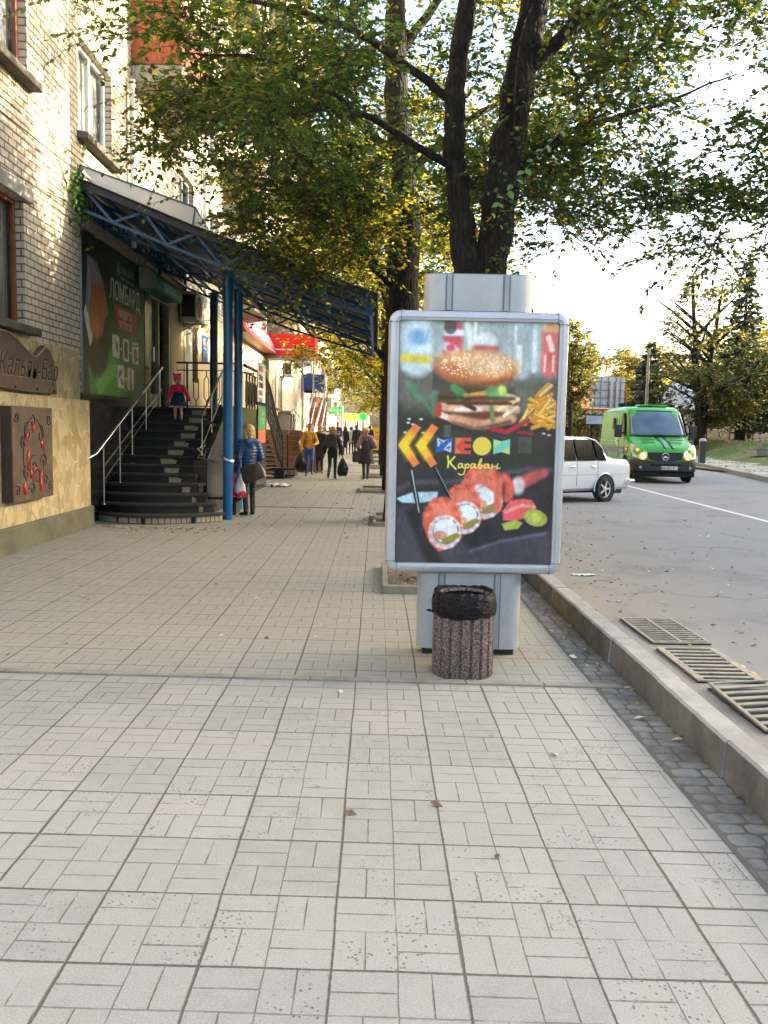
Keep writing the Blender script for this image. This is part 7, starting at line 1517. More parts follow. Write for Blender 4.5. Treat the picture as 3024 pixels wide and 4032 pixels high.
def fill(n, cen, rad, cond=lambda p: True, shell=.35):
    out = []
    while len(out) < n:
        v = RNG.normal(0, 1, 3); v /= np.linalg.norm(v); p = np.array(cen)+v*np.array(rad)*(RNG.uniform(shell, 1)**.6)
        if cond(p): out.append(p)
    return np.array(out)
def mixg(y):
    """share of each leaf colour; y = share of yellow"""
    a = np.array([.34, .36, .30])*(1-y); return np.concatenate([a, [y*.72, y*.28]])
def lumpy(p, s=1.0, th=.0):
    x, y, z = p*s; return math.sin(x*1.7+y*.6)+math.sin(y*1.9-z*1.1)+math.sin(z*2.3+x*.8) > th
# near tree, right behind the board: forked trunk
T1 = [([(1.06, 9.2, 0), (1.05, 9.2, 1.2), (1.03, 9.2, 2.4), (1.0, 9.2, 3.15)], [.31, .25, .245, .27]),
      ([(.98, 9.2, 3.0), (.88, 9.2, 3.55), (.80, 9.22, 4.1), (.73, 9.22, 4.7), (.74, 9.25, 5.2), (.85, 9.3, 5.9), (.95, 9.3, 7.5), (.9, 9.4, 9.2)], [.17, .14, .115, .11, .105, .095, .07, .04]),
      ([(1.08, 9.2, 3.0), (1.20, 9.2, 3.6), (1.27, 9.2, 4.3), (1.38, 9.2, 5.1), (1.52, 9.25, 5.8), (1.75, 9.3, 7.2), (2.0, 9.4, 9.0)], [.19, .185, .18, .17, .15, .11, .05]),
      ([(1.45, 9.2, 5.3), (2.2, 9.1, 6.0), (3.4, 8.9, 6.8), (4.6, 8.8, 7.6)], [.08, .06, .04, .015]),
      ([(.74, 9.25, 5.0), (-.2, 9.3, 5.7), (-1.5, 9.9, 6.3), (-2.8, 10.3, 6.5)], [.05, .035, .022, .008]),
      ([(1.25, 9.2, 4.2), (2.0, 9.6, 4.9), (3.0, 10.2, 5.3), (4.2, 10.6, 5.9)], [.05, .035, .022, .008]),
      ([(.8, 9.2, 4.3), (-.1, 8.9, 4.7), (-1.2, 8.9, 5.3), (-2.1, 9.2, 5.4)], [.045, .03, .018, .006]),
      ([(1.3, 9.2, 4.6), (1.2, 8.3, 5.3), (1.5, 7.6, 5.8)], [.06, .04, .02])]
def edge1(p): return p[0] > (-1.75-(p[1]-8)*.33 if p[2] < .53*p[1] else -1.2-(p[1]-8)*.26)
def zlow1(x, y): return 3.95+.10*max(0, abs(x-1)-1.2) if x < 1.5 else 3.65+.0*x
cl = np.concatenate([fill(330, (.2, 9.8, 5.6), (5.2, 3.3, 1.75), lambda p: p[2] > zlow1(p[0], p[1])+.25 and edge1(p) and (p[0] > -1.2 or p[2] > .42*p[1]+.35) and p[0] < 2.4 and lumpy(p, .9, -.9) and p[1] > 6.9 and not (p[1] < 9.0 and .1 < p[0] < 1.9 and RNG.random() < .5) and not (abs(p[0]-.035*p[1]) < .42 and p[1] < 13 and RNG.random() < .8)),
                     fill(250, (3.2, 10.2, 5.5), (3.6, 3.3, 2.0), lambda p: p[2] > 3.55 and p[0] > 2.0 and lumpy(p, 1.1, -.2) and p[1] > 7.2),
                     fill(62, (-2.1, 10.6, 5.35), (1.8, 1.9, .85), lambda p: p[0] > -4.0 and p[2] > 4.8 and p[0] > -1.9-(p[1]-8)*.36), fill(4, (-3.2, 9.9, 6.2), (.9, .9, .4), lambda p: p[0] > -4.2), fill(40, (-1.2, 12.2, 4.35), (1.35, 1.0, .9), lambda p: p[0] > -2.9 and p[2] > 3.5)])
NEAR = big_tree('large tree with a forked dark trunk rising straight behind the board', T1, cl, leafn=15, twigs=9, lsize=(.045, .082), mix=lambda c: mixg(.02 if c[0] < 1.5 else .05), group='street trees in the pavement row')
T2 = [([(.42, 15, 0), (.43, 15, 1.5), (.40, 15, 3.8), (.47, 15, 5.2), (.29, 15, 6.5), (.16, 15, 8.0), (.2, 15, 10.5), (.1, 15, 12)], [.29, .26, .245, .225, .21, .18, .10, .04]),
      ([(.40, 15, 4.0), (-.25, 15, 4.55), (-.55, 15, 5.2), (-.6, 15, 6.5), (-1.0, 15, 8.5)], [.12, .09, .08, .06, .03]),
      ([(.3, 15, 6.2), (-1.2, 15.2, 7.4), (-2.6, 15.4, 8.0)], [.08, .05, .02]), ([(.3, 15, 5.8), (1.6, 15, 7.0), (3.4, 15, 7.8)], [.09, .05, .02]), ([(.2, 15, 7.8), (1.2, 15, 9.2), (1.8, 15, 10.6)], [.09, .06, .02])]
cl = np.concatenate([fill(270, (-.2, 15, 7.6), (4.2, 3.6, 3.7), lambda p: p[2] > (4.3 if p[0] > -1.6 else 5.3) and p[0] > -3.1 and p[1] > 12.4 and lumpy(p, .8, -.7) and not (-.2 < p[0] < .9 and p[1] < 15 and RNG.random() < .75)), fill(26, (-1.2, 14.2, 4.6), (1.7, 1.2, .6), lambda p: p[2] > 4.15), fill(34, (-1.0, 13.1, 4.35), (1.25, .7, .85), lambda p: p[0] > -2.4)])
big_tree('dark trunked tree with a side limb, second from the board on the left', T2, cl, leafn=14, twigs=9, lsize=(.055, .09), mix=lambda c: mixg(.12 if c[0] < -1.0 else .38), group='street trees in the pavement row')
lab = ['yellowing tree third along the pavement row', 'golden leaved tree fourth along the pavement row', 'golden tree fifth along the pavement row with low hanging twigs', 'pale golden tree sixth along the pavement row', 'farthest golden tree at the end of the pavement row']
for i, (x_, y_, zl, yel) in enumerate(((.35, 22.4, 4.3, .45), (.3, 29.2, 3.3, .48), (.28, 38.8, 2.5, .5), (.30, 51.3, 2.6, .55), (.6, 66, 2.6, .6))):
    L_ = [([(x_, y_, 0), (x_, y_, 1.5), (x_-.03, y_, 3.5), (x_-.05, y_, 6), (x_, y_, 9), (x_, y_, 11)], [.20, .17, .16, .13, .08, .03]), ([(x_, y_, 3.2), (x_-1.2, y_, 4.6), (x_-2.2, y_, 5.6)], [.08, .05, .02]), ([(x_, y_, 3.4), (x_+1.3, y_, 4.6), (x_+2.4, y_, 5.4)], [.08, .05, .02]), ([(x_, y_, 4.2), (x_-.5, y_-1.6, 5.6), (x_-.8, y_-2.6, 6.2)], [.07, .05, .02])]
    cl = fill(240, (x_-.4, y_, 5.8+.2*i), (3.5, 3.2, 4.2), lambda p: p[2] > zl and p[0] > -4.2, .3)
    big_tree(lab[i], L_, cl, leafn=14, twigs=8, tl=(.5, 1.0), lsize=(.09, .15), mix=lambda c, yel=yel: mixg(yel), group='street trees in the pavement row', hexa=False, spread=.8)
# ---- park trees beyond the road
LEAFP = [leaf_mat('park leaf green', (.045, .072, .022), .4), leaf_mat('park leaf mid', (.08, .105, .03), .4), leaf_mat('park leaf olive', (.15, .14, .05), .45), leaf_mat('park leaf yellow', (.38, .30, .05), .5), leaf_mat('park leaf golden', (.55, .34, .06), .55)]
def park_tree(label, x, y, h, r, z0, trunk, colour, n, mats_mix, ls=.22, name='park_tree', cats=None, bare=.0, cz=.6, group=None, stems=1):
    z = bank(x, y) if x > fkerb(y)+3 else .25; L_ = []
    for s in range(stems):
        a = 6.28*s/stems+.5; dx, dy = (math.cos(a)*.05*h, math.sin(a)*.05*h) if stems > 1 else (0, 0); k = RNG.uniform(.85, 1.05)
        L_.append(([(x, y, z-.1), (x+dx*.2, y+dy*.2, z+h*.2), (x+dx*1.2, y+dy, z+h*.5), (x+dx*2.2, y+dy*2, z+h*.95*k)], [trunk, trunk*.8, trunk*.5, trunk*.1]))
        for q_ in range(4):
            a2 = RNG.uniform(0, 6.28); zz = z+h*RNG.uniform(.3, .6); px, py = x+dx*1.0, y+dy; L_.append(([(px, py, zz), (px+math.cos(a2)*r*.5, py+math.sin(a2)*r*.5, zz+h*.12), (px+math.cos(a2)*r*.9, py+math.sin(a2)*r*.9, zz+h*.2)], [trunk*.4, trunk*.25, trunk*.08]))
    cl = fill(n, (x, y, z+h*cz), (r, r, h*(1-cz)*1.05), lambda p: p[2] > z+z0 and lumpy(p, .7, -.6), .25)
    return big_tree(label, L_, cl, leafn=12, twigs=7, tl=(r*.16, r*.34), lsize=(ls*.7, ls*1.2), mix=lambda c: mats_mix, group=group, base=(x, y, z), hexa=False, spread=.9, name=name, lm=LEAFP)
park_tree('bushy yellow green tree close beside the right edge of the board', 16.3, 74, 11, 2.6, .4, .25, 0, 170, mixg(.30), .26)
park_tree('tall slim tree left of the grey hoarding', 13.9, 62, 8.2, 1.1, 1.5, .18, 0, 60, mixg(.22), .2)
park_tree('low green bushy tree in front of the grey hoarding foot', 17.0, 68, 3.6, 2.0, .2, .1, 0, 50, mixg(.18), .2, cz=.45)
park_tree('golden crowned tree behind the van roof', 29, 92, 10, 5.0, 2, .3, 0, 130, mixg(.55), .4)
park_tree('sunlit yellow tree far off between the hoarding and the spruce', 25, 120, 12, 5.5, 1, .3, 0, 120, mixg(.45), .45)
park_tree('rounded green tree far behind the hoarding', 33, 125, 13, 6, 1, .3, 0, 120, mixg(.45), .45)
park_tree('thin multi stemmed tree with sparse leaves behind the van', 23.3, 62, 13.5, 3.6, 4.2, .32, 0, 80, mixg(.2), .22, stems=4, cz=.62)
park_tree('olive leaved tree with several low branches right of the van windscreen', 22.0, 58, 6.6, 3.4, 1.6, .24, 0, 120, mixg(.1), .22, stems=2, cz=.55)
park_tree('brownish leaved tree in front of the low house', 25.6, 60, 6.8, 3.2, 1.8, .28, 0, 110, mixg(.16), .22, cz=.58)
park_tree('yellow green maple spreading in at the right edge', 28.5, 56, 8.0, 3.6, 1.5, .25, 0, 110, mixg(.35), .24)
park_tree('golden tree behind the spruces at the right edge', 38, 88, 13, 6, 3, .3, 0, 130, mixg(.6), .4)
park_tree('dark green tree behind the brown one', 33, 76, 9, 4.5, 1, .3, 0, 120, mixg(.12), .34)
SPR = [leaf_mat('spruce needles dark', (.018, .035, .022), .1), leaf_mat('spruce needles blue', (.035, .055, .045), .1), leaf_mat('spruce needles olive', (.045, .055, .02), .1)]
def spruce(label, x, y, h, r, n=3200, z=None):
    z = (bank(x, y) if x > fkerb(y)+3 else .3) if z is None else z; t = thing('spruce_tree', label, 'tree', (x, y, z), 0, 'spruces in the park'); b = MB(); b.tube([(0, 0, -.1), (0, 0, h*.5), (0, 0, h)], [.035*h*.7, .02*h*.7, .01], 8); b.build('trunk', BARK, t, smooth=60)
    P_ = []; D = []; lines = []; rad = []
    lv = int(h/.42)
    for i in range(lv):
        u = (i+.5)/lv; zz = h*(.10+.9*u); R0 = r*(1-u)**.85*RNG.uniform(.8, 1.15)+.1
        for k in range(9):
            a = RNG.uniform(0, 6.28); l = R0*RNG.uniform(.55, 1.1); T_ = np.linspace(0, 1, 5)[:, None]; e = np.array([math.cos(a), math.sin(a), 0]); br = np.array([0, 0, zz])+e*l*T_+np.array([0, 0, 1.])*(-.28*l*T_+.12*l*T_**2); lines.append(br); rad.append(np.linspace(.02, .004, 5))
            m = int(6+26*l/r); uu = RNG.uniform(.1, 1.05, m); bp_ = np.stack([np.interp(uu, T_[:, 0], br[:, j]) for j in range(3)], 1)+RNG.normal(0, .05, (m, 3)); P_.append(bp_); D.append(e*1.0+RNG.normal(0, .6, (m, 3))+np.array([0, 0, -.35]))
    V, F = tubes_np(lines, rad); np_mesh('branches', V, F, TWIG, None, t); P_ = np.concatenate(P_); D = np.concatenate(D); n = len(P_)
    leaves('crown', P_, D, RNG.normal(0, 1, (n, 3)), RNG.uniform(.18, .42, n), RNG.integers(0, 3, n), SPR, t, False); return t
spruce('dark spruce standing behind the roof of the van', 20.8, 66, 8.3, 2.4)
spruce('low dark blue spruce between the hoarding and the van', 20.7, 68, 5.2, 1.9)
spruce('tall slender spruce near the right edge against the bright sky', 27.0, 64, 13.2, 3.0)
spruce('broad dark spruce at the far right edge beside the slender one', 29.2, 62, 8.4, 3.8)
spruce('blue green spruce low down at the right edge', 31.5, 68, 9.0, 3.4)
# far wood that closes the view
def far_wood():
    n = 42000; X = RNG.uniform(-10, 150, n); Y = 150+RNG.uniform(0, 50, n)+.0*X; hh = 9+4*np.sin(X*.13)+3*np.sin(X*.31+1)+2*np.sin(X*.7); Z = RNG.uniform(0, 1, n)**.8*hh; k = (X > 12) | (Z < 0); X, Y, Z = X[k], Y[k], Z[k]; n = len(X)
    o = leaves('far_wood', np.stack([X, Y, Z], 1), RNG.normal(0, 1, (n, 3)), RNG.normal(0, 1, (n, 3)), RNG.uniform(.7, 1.5, n), RNG.choice(5, n, p=mixg(.45)), LEAF, None, False); tag(o, 'far line of autumn trees closing the view behind the park', 'trees', kind='stuff')
far_wood()
# thin twigs hanging out of the near crown
def spray(tree, pts, n, ls, pm, mats=None):
    base = np.array(tree.location); P_ = np.array(pts, float)-base; m = len(P_); tt = np.linspace(0, m-1, 24); Q = np.stack([np.interp(tt, range(m), P_[:, k]) for k in range(3)], 1)
    for _ in range(5): Q[1:-1] = .25*Q[:-2]+.5*Q[1:-1]+.25*Q[2:]
    V, F = tubes_np([Q], [np.linspace(.007, .002, 24)]); st_ = np_mesh('hanging_twig', V, F, TWIG, None, tree)
    u = np.linspace(3, 22.8, n)+RNG.uniform(-.4, .4, n); u = np.clip(u, 0, 23); bp_ = np.stack([np.interp(u, range(24), Q[:, k]) for k in range(3)], 1); ax = unit(np.array([Q[-1]-Q[0]])); sg = np.where(np.arange(n) % 2 == 0, 1, -1)[:, None]; sd = unit(np.cross(ax, [[0, -.8, .6]]))
    leaves('leaf_spray', bp_, ax*.6+sd*sg*.8+RNG.normal(0, .22, (n, 3))+np.array([0, 0, -.35]), RNG.normal(0, .35, (n, 3))+np.array([0, -.8, .6]), RNG.uniform(*ls, n), RNG.choice(5, n, p=pm), mats or LEAF, st_)
LG = leaf_mat('fresh light leaf', (.09, .19, .035), .45)
spray(NEAR, [(2.3, 8.2, 5.3), (1.9, 7.4, 4.6), (1.42, 6.6, 3.95), (1.0, 6.2, 3.45), (.76, 6.0, 3.10)], 30, (.05, .075), mixg(.03), [LG, LG, LG, LEAF[2], LEAF[3]])
spray(NEAR, [(1.9, 8.6, 4.9), (2.3, 8.0, 4.5), (2.45, 7.4, 4.0), (2.4, 7.2, 3.55)], 24, (.045, .07), mixg(.05), [LG, LEAF[1], LG, LEAF[2], LEAF[3]])
for pts, n in (([(-1.9, 9.4, 6.0), (-2.7, 9.2, 6.05), (-3.3, 9.0, 5.85), (-3.7, 8.8, 5.55)], 26), ([(-1.9, 9.6, 5.7), (-2.6, 9.4, 5.7), (-3.15, 9.2, 5.5), (-3.45, 9.1, 5.2)], 22), ([(-1.6, 9.0, 5.6), (-2.2, 8.8, 5.65), (-2.75, 8.6, 5.4)], 18), ([(-2.1, 10.6, 5.6), (-2.9, 10.6, 5.55), (-3.5, 10.5, 5.3)], 20), ([(-1.8, 10.8, 4.9), (-2.5, 10.9, 4.85), (-3.1, 11.0, 4.6)], 22), ([(-1.9, 11.6, 4.7), (-2.6, 11.8, 4.7), (-3.3, 12.0, 4.55)], 22), ([(-1.6, 10.2, 5.0), (-2.3, 10.0, 5.0), (-2.8, 9.9, 4.75)], 20)):
    spray(NEAR, pts, n, (.05, .08), mixg(.04))
for k in range(16):
    z0 = RNG.uniform(3.2, 6.2); x0 = float(np.interp(z0, [3.0, 4.3, 5.8], [1.08, 1.27, 1.52])) if k % 2 else float(np.interp(z0, [3.0, 4.1, 5.9], [.98, .80, .85])); a = RNG.uniform(-2.6, -.4); dx, dy = math.cos(a)*.45, math.sin(a)*.3
    spray(NEAR, [(x0, 9.1, z0), (x0+dx*.5, 9.0+dy*.5, z0+.16), (x0+dx, 9.0+dy, z0+.12), (x0+dx*1.4, 9.0+dy*1.3, z0-.12)], 13, (.04, .07), mixg(.12))
# ================================================================== things beyond the road and down the street
t = thing('climbing_vine', 'small green vine clinging to the wall at the near corner of the blue canopy', 'vine', (-4.6, 13.5, 4.9))
n = 260; P_ = np.stack([RNG.normal(.0, .05, n), RNG.normal(0, .22, n), RNG.normal(.15, .28, n)], 1); leaves('foliage', P_, RNG.normal(0, 1, (n, 3)), RNG.normal(0, .6, (n, 3))+np.array([1, -.6, .5]), RNG.uniform(.05, .09, n), RNG.choice(5, n, p=mixg(.05)), [leaf_mat('vine leaf', (.10, .20, .03))]*5, t)
b = MB(); b.tube([(0, 0, -.4), (.03, .05, .1), (0, -.08, .6)], .008, 5); b.build('stem', TWIG, t)
HG = M('grey hoarding back', (.42, .44, .46), .6, var=.12, vs=1.2, dirt=.2); HD = M('hoarding rib', (.16, .18, .20), .6)
t = thing('hoarding', 'large pale grey billboard seen from the back, ribbed with steel, above the van', 'billboard', (22.6, 85, 4.1), R_(12))
b = MB(); b.box(-1.85, 1.85, -.06, .06, 0, 3.05); b.build('panel', HG, t)
b = MB()
for z in (.28, 1.0, 1.75, 2.55): b.box(-1.85, 1.85, -.12, -.06, z-.03, z+.03)
for x_ in (-1.3, -.7, .1, .95, 1.4): b.box(x_-.025, x_+.025, -.12, -.06, 0, 3.05)
b.build('rib', HD, t)
b = MB(); b.box(.25, .5, -.3, -.1, -4.2, 2.6); b.box(.85, 1.05, -.3, -.1, -4.2, 2.6); b.build('post', HG, t)
t = thing('notice_frame', 'small pale blue notice panel held between two dark posts beyond the white car', 'sign', (14.95, 61, bank(14.95, 61)))
b = MB()
for x_ in (0, .95): b.box(x_-.05, x_+.05, -.04, .04, 0, 2.75)
b.box(-.2, 1.0, -.03, .03, 2.58, 2.66); b.box(-.2, 4.5, -.02, .02, 1.93, 1.97); b.box(0, 1, -.02, .02, .5, .54); b.build('post', BARS, t)
b = MB(); b.box(-.12, 1.07, -.05, -.02, 2.0, 2.58); b.build('panel', M('pale blue panel', (.35, .42, .55), .5), t)
b = MB(); b.box(-.6, 5.0, .3, .34, .15, .19); b.box(-.6, 5.0, .3, .34, .65, .69)
for k in range(20): b.box(-.6+.29*k, -.57+.29*k, .3, .33, 0, .9)
b.build('low_rail', BARS, t)
t = thing('bicycle', 'dark bicycle leaning by the notice frame', 'bicycle', (15.3, 60.4, bank(15.3, 60.4)))
b = MB()
for x_ in (-.5, .5): b.tube([(x_+.33*math.cos(a), 0, .34+.33*math.sin(a)) for a in np.linspace(0, 6.283, 22)], .022, 5)
b.build('wheel', TYRE, t, smooth=60); b = MB()
for p, q_ in (((-.5, 0, .34), (-.15, 0, .85)), ((-.15, 0, .85), (.35, 0, .85)), ((.35, 0, .85), (.5, 0, .34)), ((-.5, 0, .34), (0, 0, .32)), ((0, 0, .32), (-.15, 0, .85)), ((0, 0, .32), (.35, 0, .85)), ((.35, 0, .85), (.32, 0, 1.05))): b.beam(p, q_, .035)
b.build('frame', BPL, t); b = MB(); b.box(-.28, -.02, -.06, .06, .92, .97); b.build('saddle', BPL, t); b = MB(); b.tube([(.32, -.25, 1.05), (.32, .25, 1.05)], .015, 5); b.build('handlebar', CHR, t)
t = thing('garden_shed', 'brown wooden hut half hidden by bushes behind the van', 'shed', (18.6, 78, bank(18.6, 78)))
b = MB(); b.box(-1.6, 1.6, 0, 2, 0, 2.0); b.build('wall', M('brown boards', (.16, .07, .03), .8, var=.3, vs=4), t); b = MB(); b.prism([(-1.8, 2.0), (1.8, 2.0), (0, 2.6)], -.2, 2.2, 'XZ'); b.build('roof', M('dark felt', (.03, .03, .03), .9), t)
# low house with pale siding and bluish roof
def siding():
    q = N('horizontal pale siding'); co = q.coords(); z = q.n('ShaderNodeSeparateXYZ', {}, Vector=co).outputs[2]; s = q.m('FRACT', q.m('MULTIPLY', z, 5.5)); q.p(Base_Color=q.mix(q.ramp(s, .0, .25), (.10, .09, .08), q.ramp(q.noise(co, 1.5, 4), .3, .7, (.30, .29, .26), (.44, .42, .38))), Roughness=.8); q.bump(s, .6, .02); return q.mat
t = thing('low_house', 'low house with pale horizontal siding and a light blue metal roof behind the park trees', 'house', (33, 82, 1.2), R_(8)); SD = siding()
b = MB(); b.box(-2.5, 22, 0, 8, 0, 2.9); b.build('wall', SD, t)
b = MB(); b.add([(-3.2, -.6, 2.85), (23, -.6, 2.85), (23, 4, 5.6), (-3.2, 4, 5.6), (23, 8.6, 2.85), (-3.2, 8.6, 2.85)], [(0, 1, 2, 3), (3, 2, 4, 5), (0, 3, 5), (1, 4, 2), (0, 5, 4, 1)]); b.build('roof', M('pale blue metal roof', (.46, .50, .58), .45, .2, var=.08, vs=1), t)
for x_ in (-1.5, 3, 7.5, 12): b = MB(); b.box(x_, x_+1.3, -.04, .0, 1.0, 2.3); f = b.build('window', PANE, t); b = MB(); b.box(x_-.08, x_+1.38, -.07, -.04, .92, 1.0); b.box(x_-.08, x_+1.38, -.07, -.04, 2.3, 2.38); b.box(x_-.08, x_, -.07, -.04, 1.0, 2.3); b.box(x_+1.3, x_+1.38, -.07, -.04, 1.0, 2.3); b.build('window_frame', WHITE, f)
t = thing('red_roofed_house', 'small house with an orange tiled roof just showing over the van', 'house', (24.8, 98, 1.2), R_(20)); b = MB(); b.box(-4, 4, 0, 6, 0, 3.3); b.build('wall', SD, t); b = MB(); b.add([(-4.5, -.4, 3.2), (4.5, -.4, 3.2), (4.5, 3, 5.8), (-4.5, 3, 5.8), (4.5, 6.4, 3.2), (-4.5, 6.4, 3.2)], [(0, 1, 2, 3), (3, 2, 4, 5), (0, 3, 5), (1, 4, 2)]); b.build('roof', M('orange tiles', (.42, .10, .03), .7, var=.2), t)
RF = M('faded red fence paint', (.32, .065, .045), .6, var=.2)
t = thing('red_fence', 'faded red tubular fence with zigzag bars in front of the low house', 'fence', (25, 70, bank(25, 70)))
for k in range(12):
    b = MB(); x0 = k*1.9; b.box(x0-.05, x0+.05, -.05, .05, 0, 1.05); b.build('fence_post', RF, t)
    b = MB(); b.tube([(x0, 0, .95), (x0+1.8, 0, .95)], .03, 5); b.tube([(x0, 0, .2), (x0+1.8, 0, .2)], .03, 5)
    for j in range(3): b.tube([(x0+.6*j, 0, .2), (x0+.6*j+.3, 0, .95), (x0+.6*j+.6, 0, .2)], .02, 5)
    b.build('fence_panel', RF, t)
t = thing('retaining_wall', 'low dark retaining wall with a pale coping at the top of the grass', 'wall', (24, 68, bank(24, 68)-.25)); b = MB(); b.box(-3, 24, 0, .4, 0, .45); b.build('wall', concrete('dark wall', (.09, .08, .07), 20), t); b = MB(); b.box(-3, 24, -.05, .45, .45, .52); b.build('coping', KERB2, t)
STB = concrete('stone planter', (.24, .24, .23), 20, .4)
t = thing('stone_flower_box', 'long low stone flower box on the grass at the right edge', 'planter', (20.9, 45.2, bank(20.9, 45.2)-.05)); b = MB(); b.box(-1.0, 3.5, -.45, .45, 0, .34); b.build('trough', STB, t, bevel=.03); b = MB(); b.box(-1.05, 3.55, -.5, .5, .34, .40); b.build('rim', STB, t, bevel=.02)
b = MB(); b.lathe([(.17, .40), (.22, .5), (.26, .68), (.27, .72), (.22, .72)], 14, (-.55, 0, 0)); b.lathe([(.17, .40), (.22, .5), (.26, .68), (.27, .72), (.22, .72)], 14, (1.3, 0, 0)); b.build('urn', STB, t, smooth=40)
t = thing('electric_pole', 'grey concrete power pole with wires standing behind the van', 'pole', (20.0, 64, bank(20, 64))); b = MB(); b.tube([(0, 0, 0), (0, 0, 7.6)], [.16, .10], 10); b.build('pole_shaft', concrete('pole concrete', (.30, .29, .25)), t, smooth=40); b = MB(); b.beam((-.7, 0, 7.1), (.7, 0, 7.1), .08); b.build('crossarm', BARK, t)
b = MB(); b.tube([Vector(p) for p in sag((0, 0, 7.0), (14, -10, 7.5), .5)], .02, 4); b.tube([Vector(p) for p in sag((0, 0, 7.0), (-16, 10, 7.8), .5)], .02, 4); b.build('wire', BARS, t)
t = thing('cabinet_post', 'slim dark service cabinet with a rounded pale top standing just right of the van', 'cabinet', (15.6, 41.0, .28)); b = MB(); b.box(-.14, .14, -.12, .12, 0, 1.05); b.build('case', M('dark cabinet paint', (.03, .032, .03), .5), t, bevel=.02); b = MB(); b.lathe([(.17, 1.05), (.16, 1.12), (.10, 1.18), (.01, 1.2)], 16); b.build('top', GREYM, t, smooth=50)
# ---- down the street on the left
t = thing('blue_awning', 'deep blue box awning over a shop door further down the street', 'awning', (-4.64, 53, 3.9)); b = MB(); b.box(0, 1.35, 0, 1.6, 0, .98); b.build('box', M('royal blue acrylic', (.008, .06, .28), .4, var=.05), t, bevel=.01); b = MB(); b.box(.1, 1.25, .1, 1.5, -.12, 0); b.build('soffit', BARK, t); b = MB(); b.lathe([(.05, 0), (.04, -.03)], 10, (.9, .5, -.12)); b.build('spotlight', M('lit spot', (1, .9, .8), .4, emit=(1, .9, .8), es=1), t)
t = thing('yellow_sign', 'yellow and white box sign sticking out beside the blue awning', 'sign', (-3.2, 55.2, 3.75)); b = MB(); b.box(-.05, .3, 0, .12, 0, 1.15); b.build('face', M('bright yellow acrylic', (.75, .70, .03), .4), t); b = MB(); b.box(.3, .42, 0, .12, 0, 1.15); b.build('edge', SW, t); b = MB(); b.beam((-1.5, .06, .9), (-.05, .06, .9), .05); b.build('arm', BARS, t)
t = thing('pharmacy_cross_sign', 'lit green led sign hanging over the pavement above the crowd', 'sign', (-3.9, 68, 2.82)); b = MB(); b.box(0, 1.15, 0, .15, 0, .45); b.build('case', BARS, t); GL = M('green led', (.0, .6, .12), .4, emit=(.0, .8, .05), es=.25); b = MB(); b.box(.03, 1.12, -.02, 0, .03, .42); b.build('screen', GL, t)
rel2(text('lettering', 'АПТЕКА', .25, M('white led', (.7, 1, .75), .4, emit=(.5, 1, .6), es=.3), (.08, -.025, .12), (1, 0, 0), (0, 0, 1), None, .003, 1.0), t); b = MB(); b.beam((-.7, .07, .35), (0, .07, .35), .04); b.build('arm', BARS, t)
t = thing('small_green_lamp', 'small round green lamp sign further away over the crowd', 'lamp', (-1.5, 92, 2.9)); b = MB(); b.lathe([(.42, 0), (.42, .1)], 18, axis='Y'); b.build('face', GL, t); b = MB(); b.beam((0, .1, 0), (0, .1, -2.9), .08); b.build('post', BARS, t)
t = thing('lit_yellow_sign', 'glowing yellow shop sign beside the small green lamp', 'sign', (-3.5, 90, 2.4)); b = MB(); b.box(0, 1.6, 0, .1, 0, .75); b.build('face', M('lit yellow sign', (.9, .6, .05), .4, emit=(1, .5, .04), es=.25), t); b = MB(); b.box(.1, .2, .05, .1, -2.4, 0); b.box(1.4, 1.5, .05, .1, -2.4, 0); b.build('leg', BARS, t)
t = thing('white_kiosk', 'white panelled kiosk closing the view at the end of the pavement', 'kiosk', (-2.7, 98, 0)); b = MB(); b.box(-2.2, 1.8, 0, 3, 0, 3.2); b.build('wall', SW, t); b = MB(); b.box(-2.4, 2.0, -.3, 3.1, 3.2, 3.4); b.build('roof', HG, t); b = MB(); [b.box(x_, x_+.04, -.02, 0, 0, 3.2) for x_ in (-1.4, -.6, .2, 1.0)]; b.build('panel_joint', HD, t)
t = thing('yellow_kiosk', 'yellow street stall with printed lines half hidden by the tree trunk', 'stall', (-.15, 56, 0)); b = MB(); b.box(-.55, .7, 0, .9, .25, 1.72); b.build('panel', M('stall yellow', (.72, .42, .01), .5, var=.08), t); b = MB(); b.box(-.55, .7, -.01, .9, 0, .25); b.build('base', concrete('stall base', (.08, .08, .07)), t); b = MB(); [b.box(-.45, .6, -.012, 0, z, z+.025) for z in (.5, .62, .95, 1.1, 1.4)]; b.build('printed_line', M('print brown', (.20, .05, .02), .6), t)
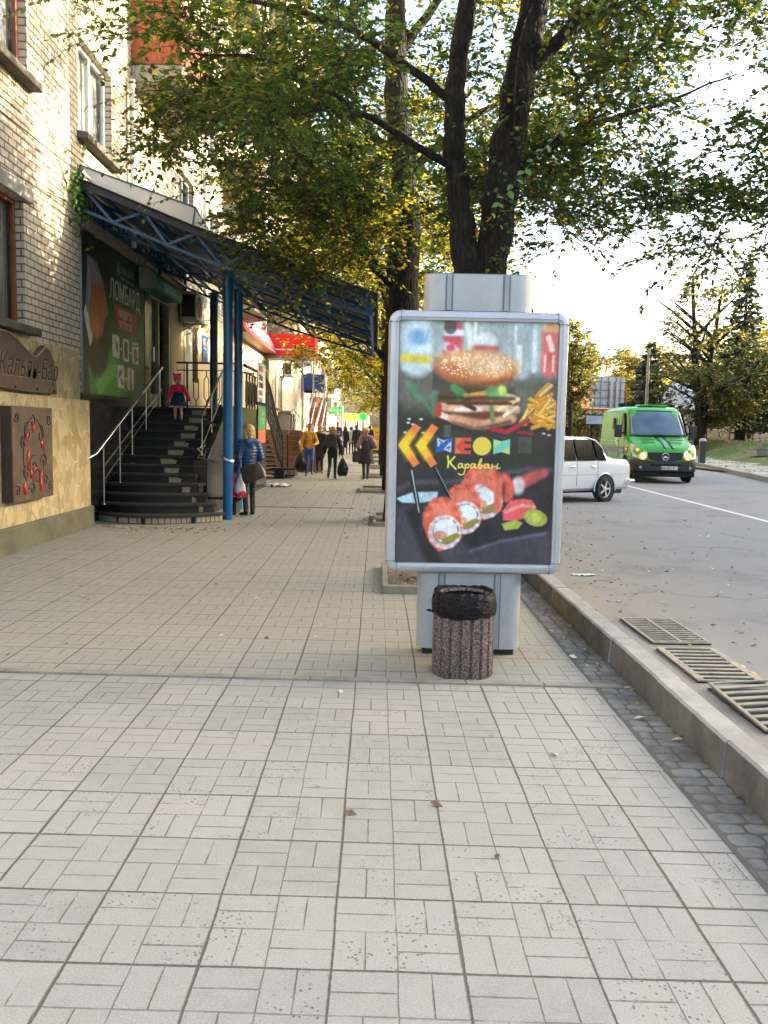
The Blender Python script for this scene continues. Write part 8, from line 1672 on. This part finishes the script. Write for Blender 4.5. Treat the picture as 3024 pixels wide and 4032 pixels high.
t = thing('picture_banner', 'colourful patterned banner on the wall beneath the blue awning', 'banner', (-4.60, 58.0, 1.75)); P2 = Paint(40, 60, 0, 1, 0, 1, (120, 80, 50)); [P2.ell(RNG.uniform(0, 1), RNG.uniform(0, .65), .13, .1, c) for c in ((206, 160, 130), (90, 170, 190), (214, 170, 140), (60, 120, 150), (200, 120, 90), (150, 90, 60))]; P2.poly([(0, .7), (1, .7), (1, 1), (0, 1)], (170, 60, 30))
P2.sheet('print', lambda u, v: (.02+1.15*u, 0, 1.9*(1-v)), t, .6); b = MB(); b.box(0, 1.2, .01, .06, -.02, 1.92); b.build('frame', BARS, t)
t = thing('grey_stall', 'grey framed doorway and steel rails of a basement shop past the granite steps', 'shop front', (-4.62, 40.6, 0)); b = MB(); b.box(0, .5, 0, .1, 0, 2.3); b.box(0, .5, 2.2, 2.3, 0, 2.3); b.box(0, .55, 0, 2.3, 2.25, 2.4); b.build('frame', GREYM, t); b = MB(); b.box(0, .05, .1, 2.2, 0, 2.25); b.build('pane', PANE, t)
b = MB(); [b.tube([(.6+.1*k, .2+.4*k, 0), (.6+.1*k, .2+.4*k, 2.5-.15*k)], .02, 6) for k in range(7)]; b.tube([(.6, .2, 2.5), (1.3, 2.8, 1.5)], .025, 6); b.build('rail', STEEL, t, smooth=40)
t = thing('side_shop', 'dark brick pier and pale shopfront beyond the basement shop', 'shop front', (-4.6, 60.2, 0)); b = MB(); b.box(0, .3, 0, 9, 0, 2.9); b.build('front', M('pale shop panel', (.55, .56, .55), .5, var=.1), t); b = MB(); [b.box(.3, .33, .5+1.8*k, 1.9+1.8*k, .7, 2.4) for k in range(5)]; b.build('window', PANE, t); b = MB(); b.box(0, .9, 0, 9, 2.9, 3.2); b.build('canopy', RB2, t)
# unseen block added off to the right to keep the street in shade
t = thing('added_shade_block', 'unseen five storey block added across the road to shade the street', 'building', (46, -30, 0)); hh = [(y, y+1.5, z, z+1.4) for y in np.arange(3, 91, 3.2) for z in (1.5, 4.5, 7.5, 10.5)]
b = MB(); b.box(0, 12, 0, 94, 0, 17.2); b.build('wall', concrete('pale block wall', (.42, .38, .32), 2, .15), t); b = MB(); b.box(-.4, 12.4, -.4, 94.4, 17.2, 17.6); b.build('roof', CONC, t)
b = MB(); [b.box(-.05, .0, y0, y1, z0, z1) for (y0, y1, z0, z1) in hh[:120]]; tag(b.build('window', PANE, t), kind='stuff')
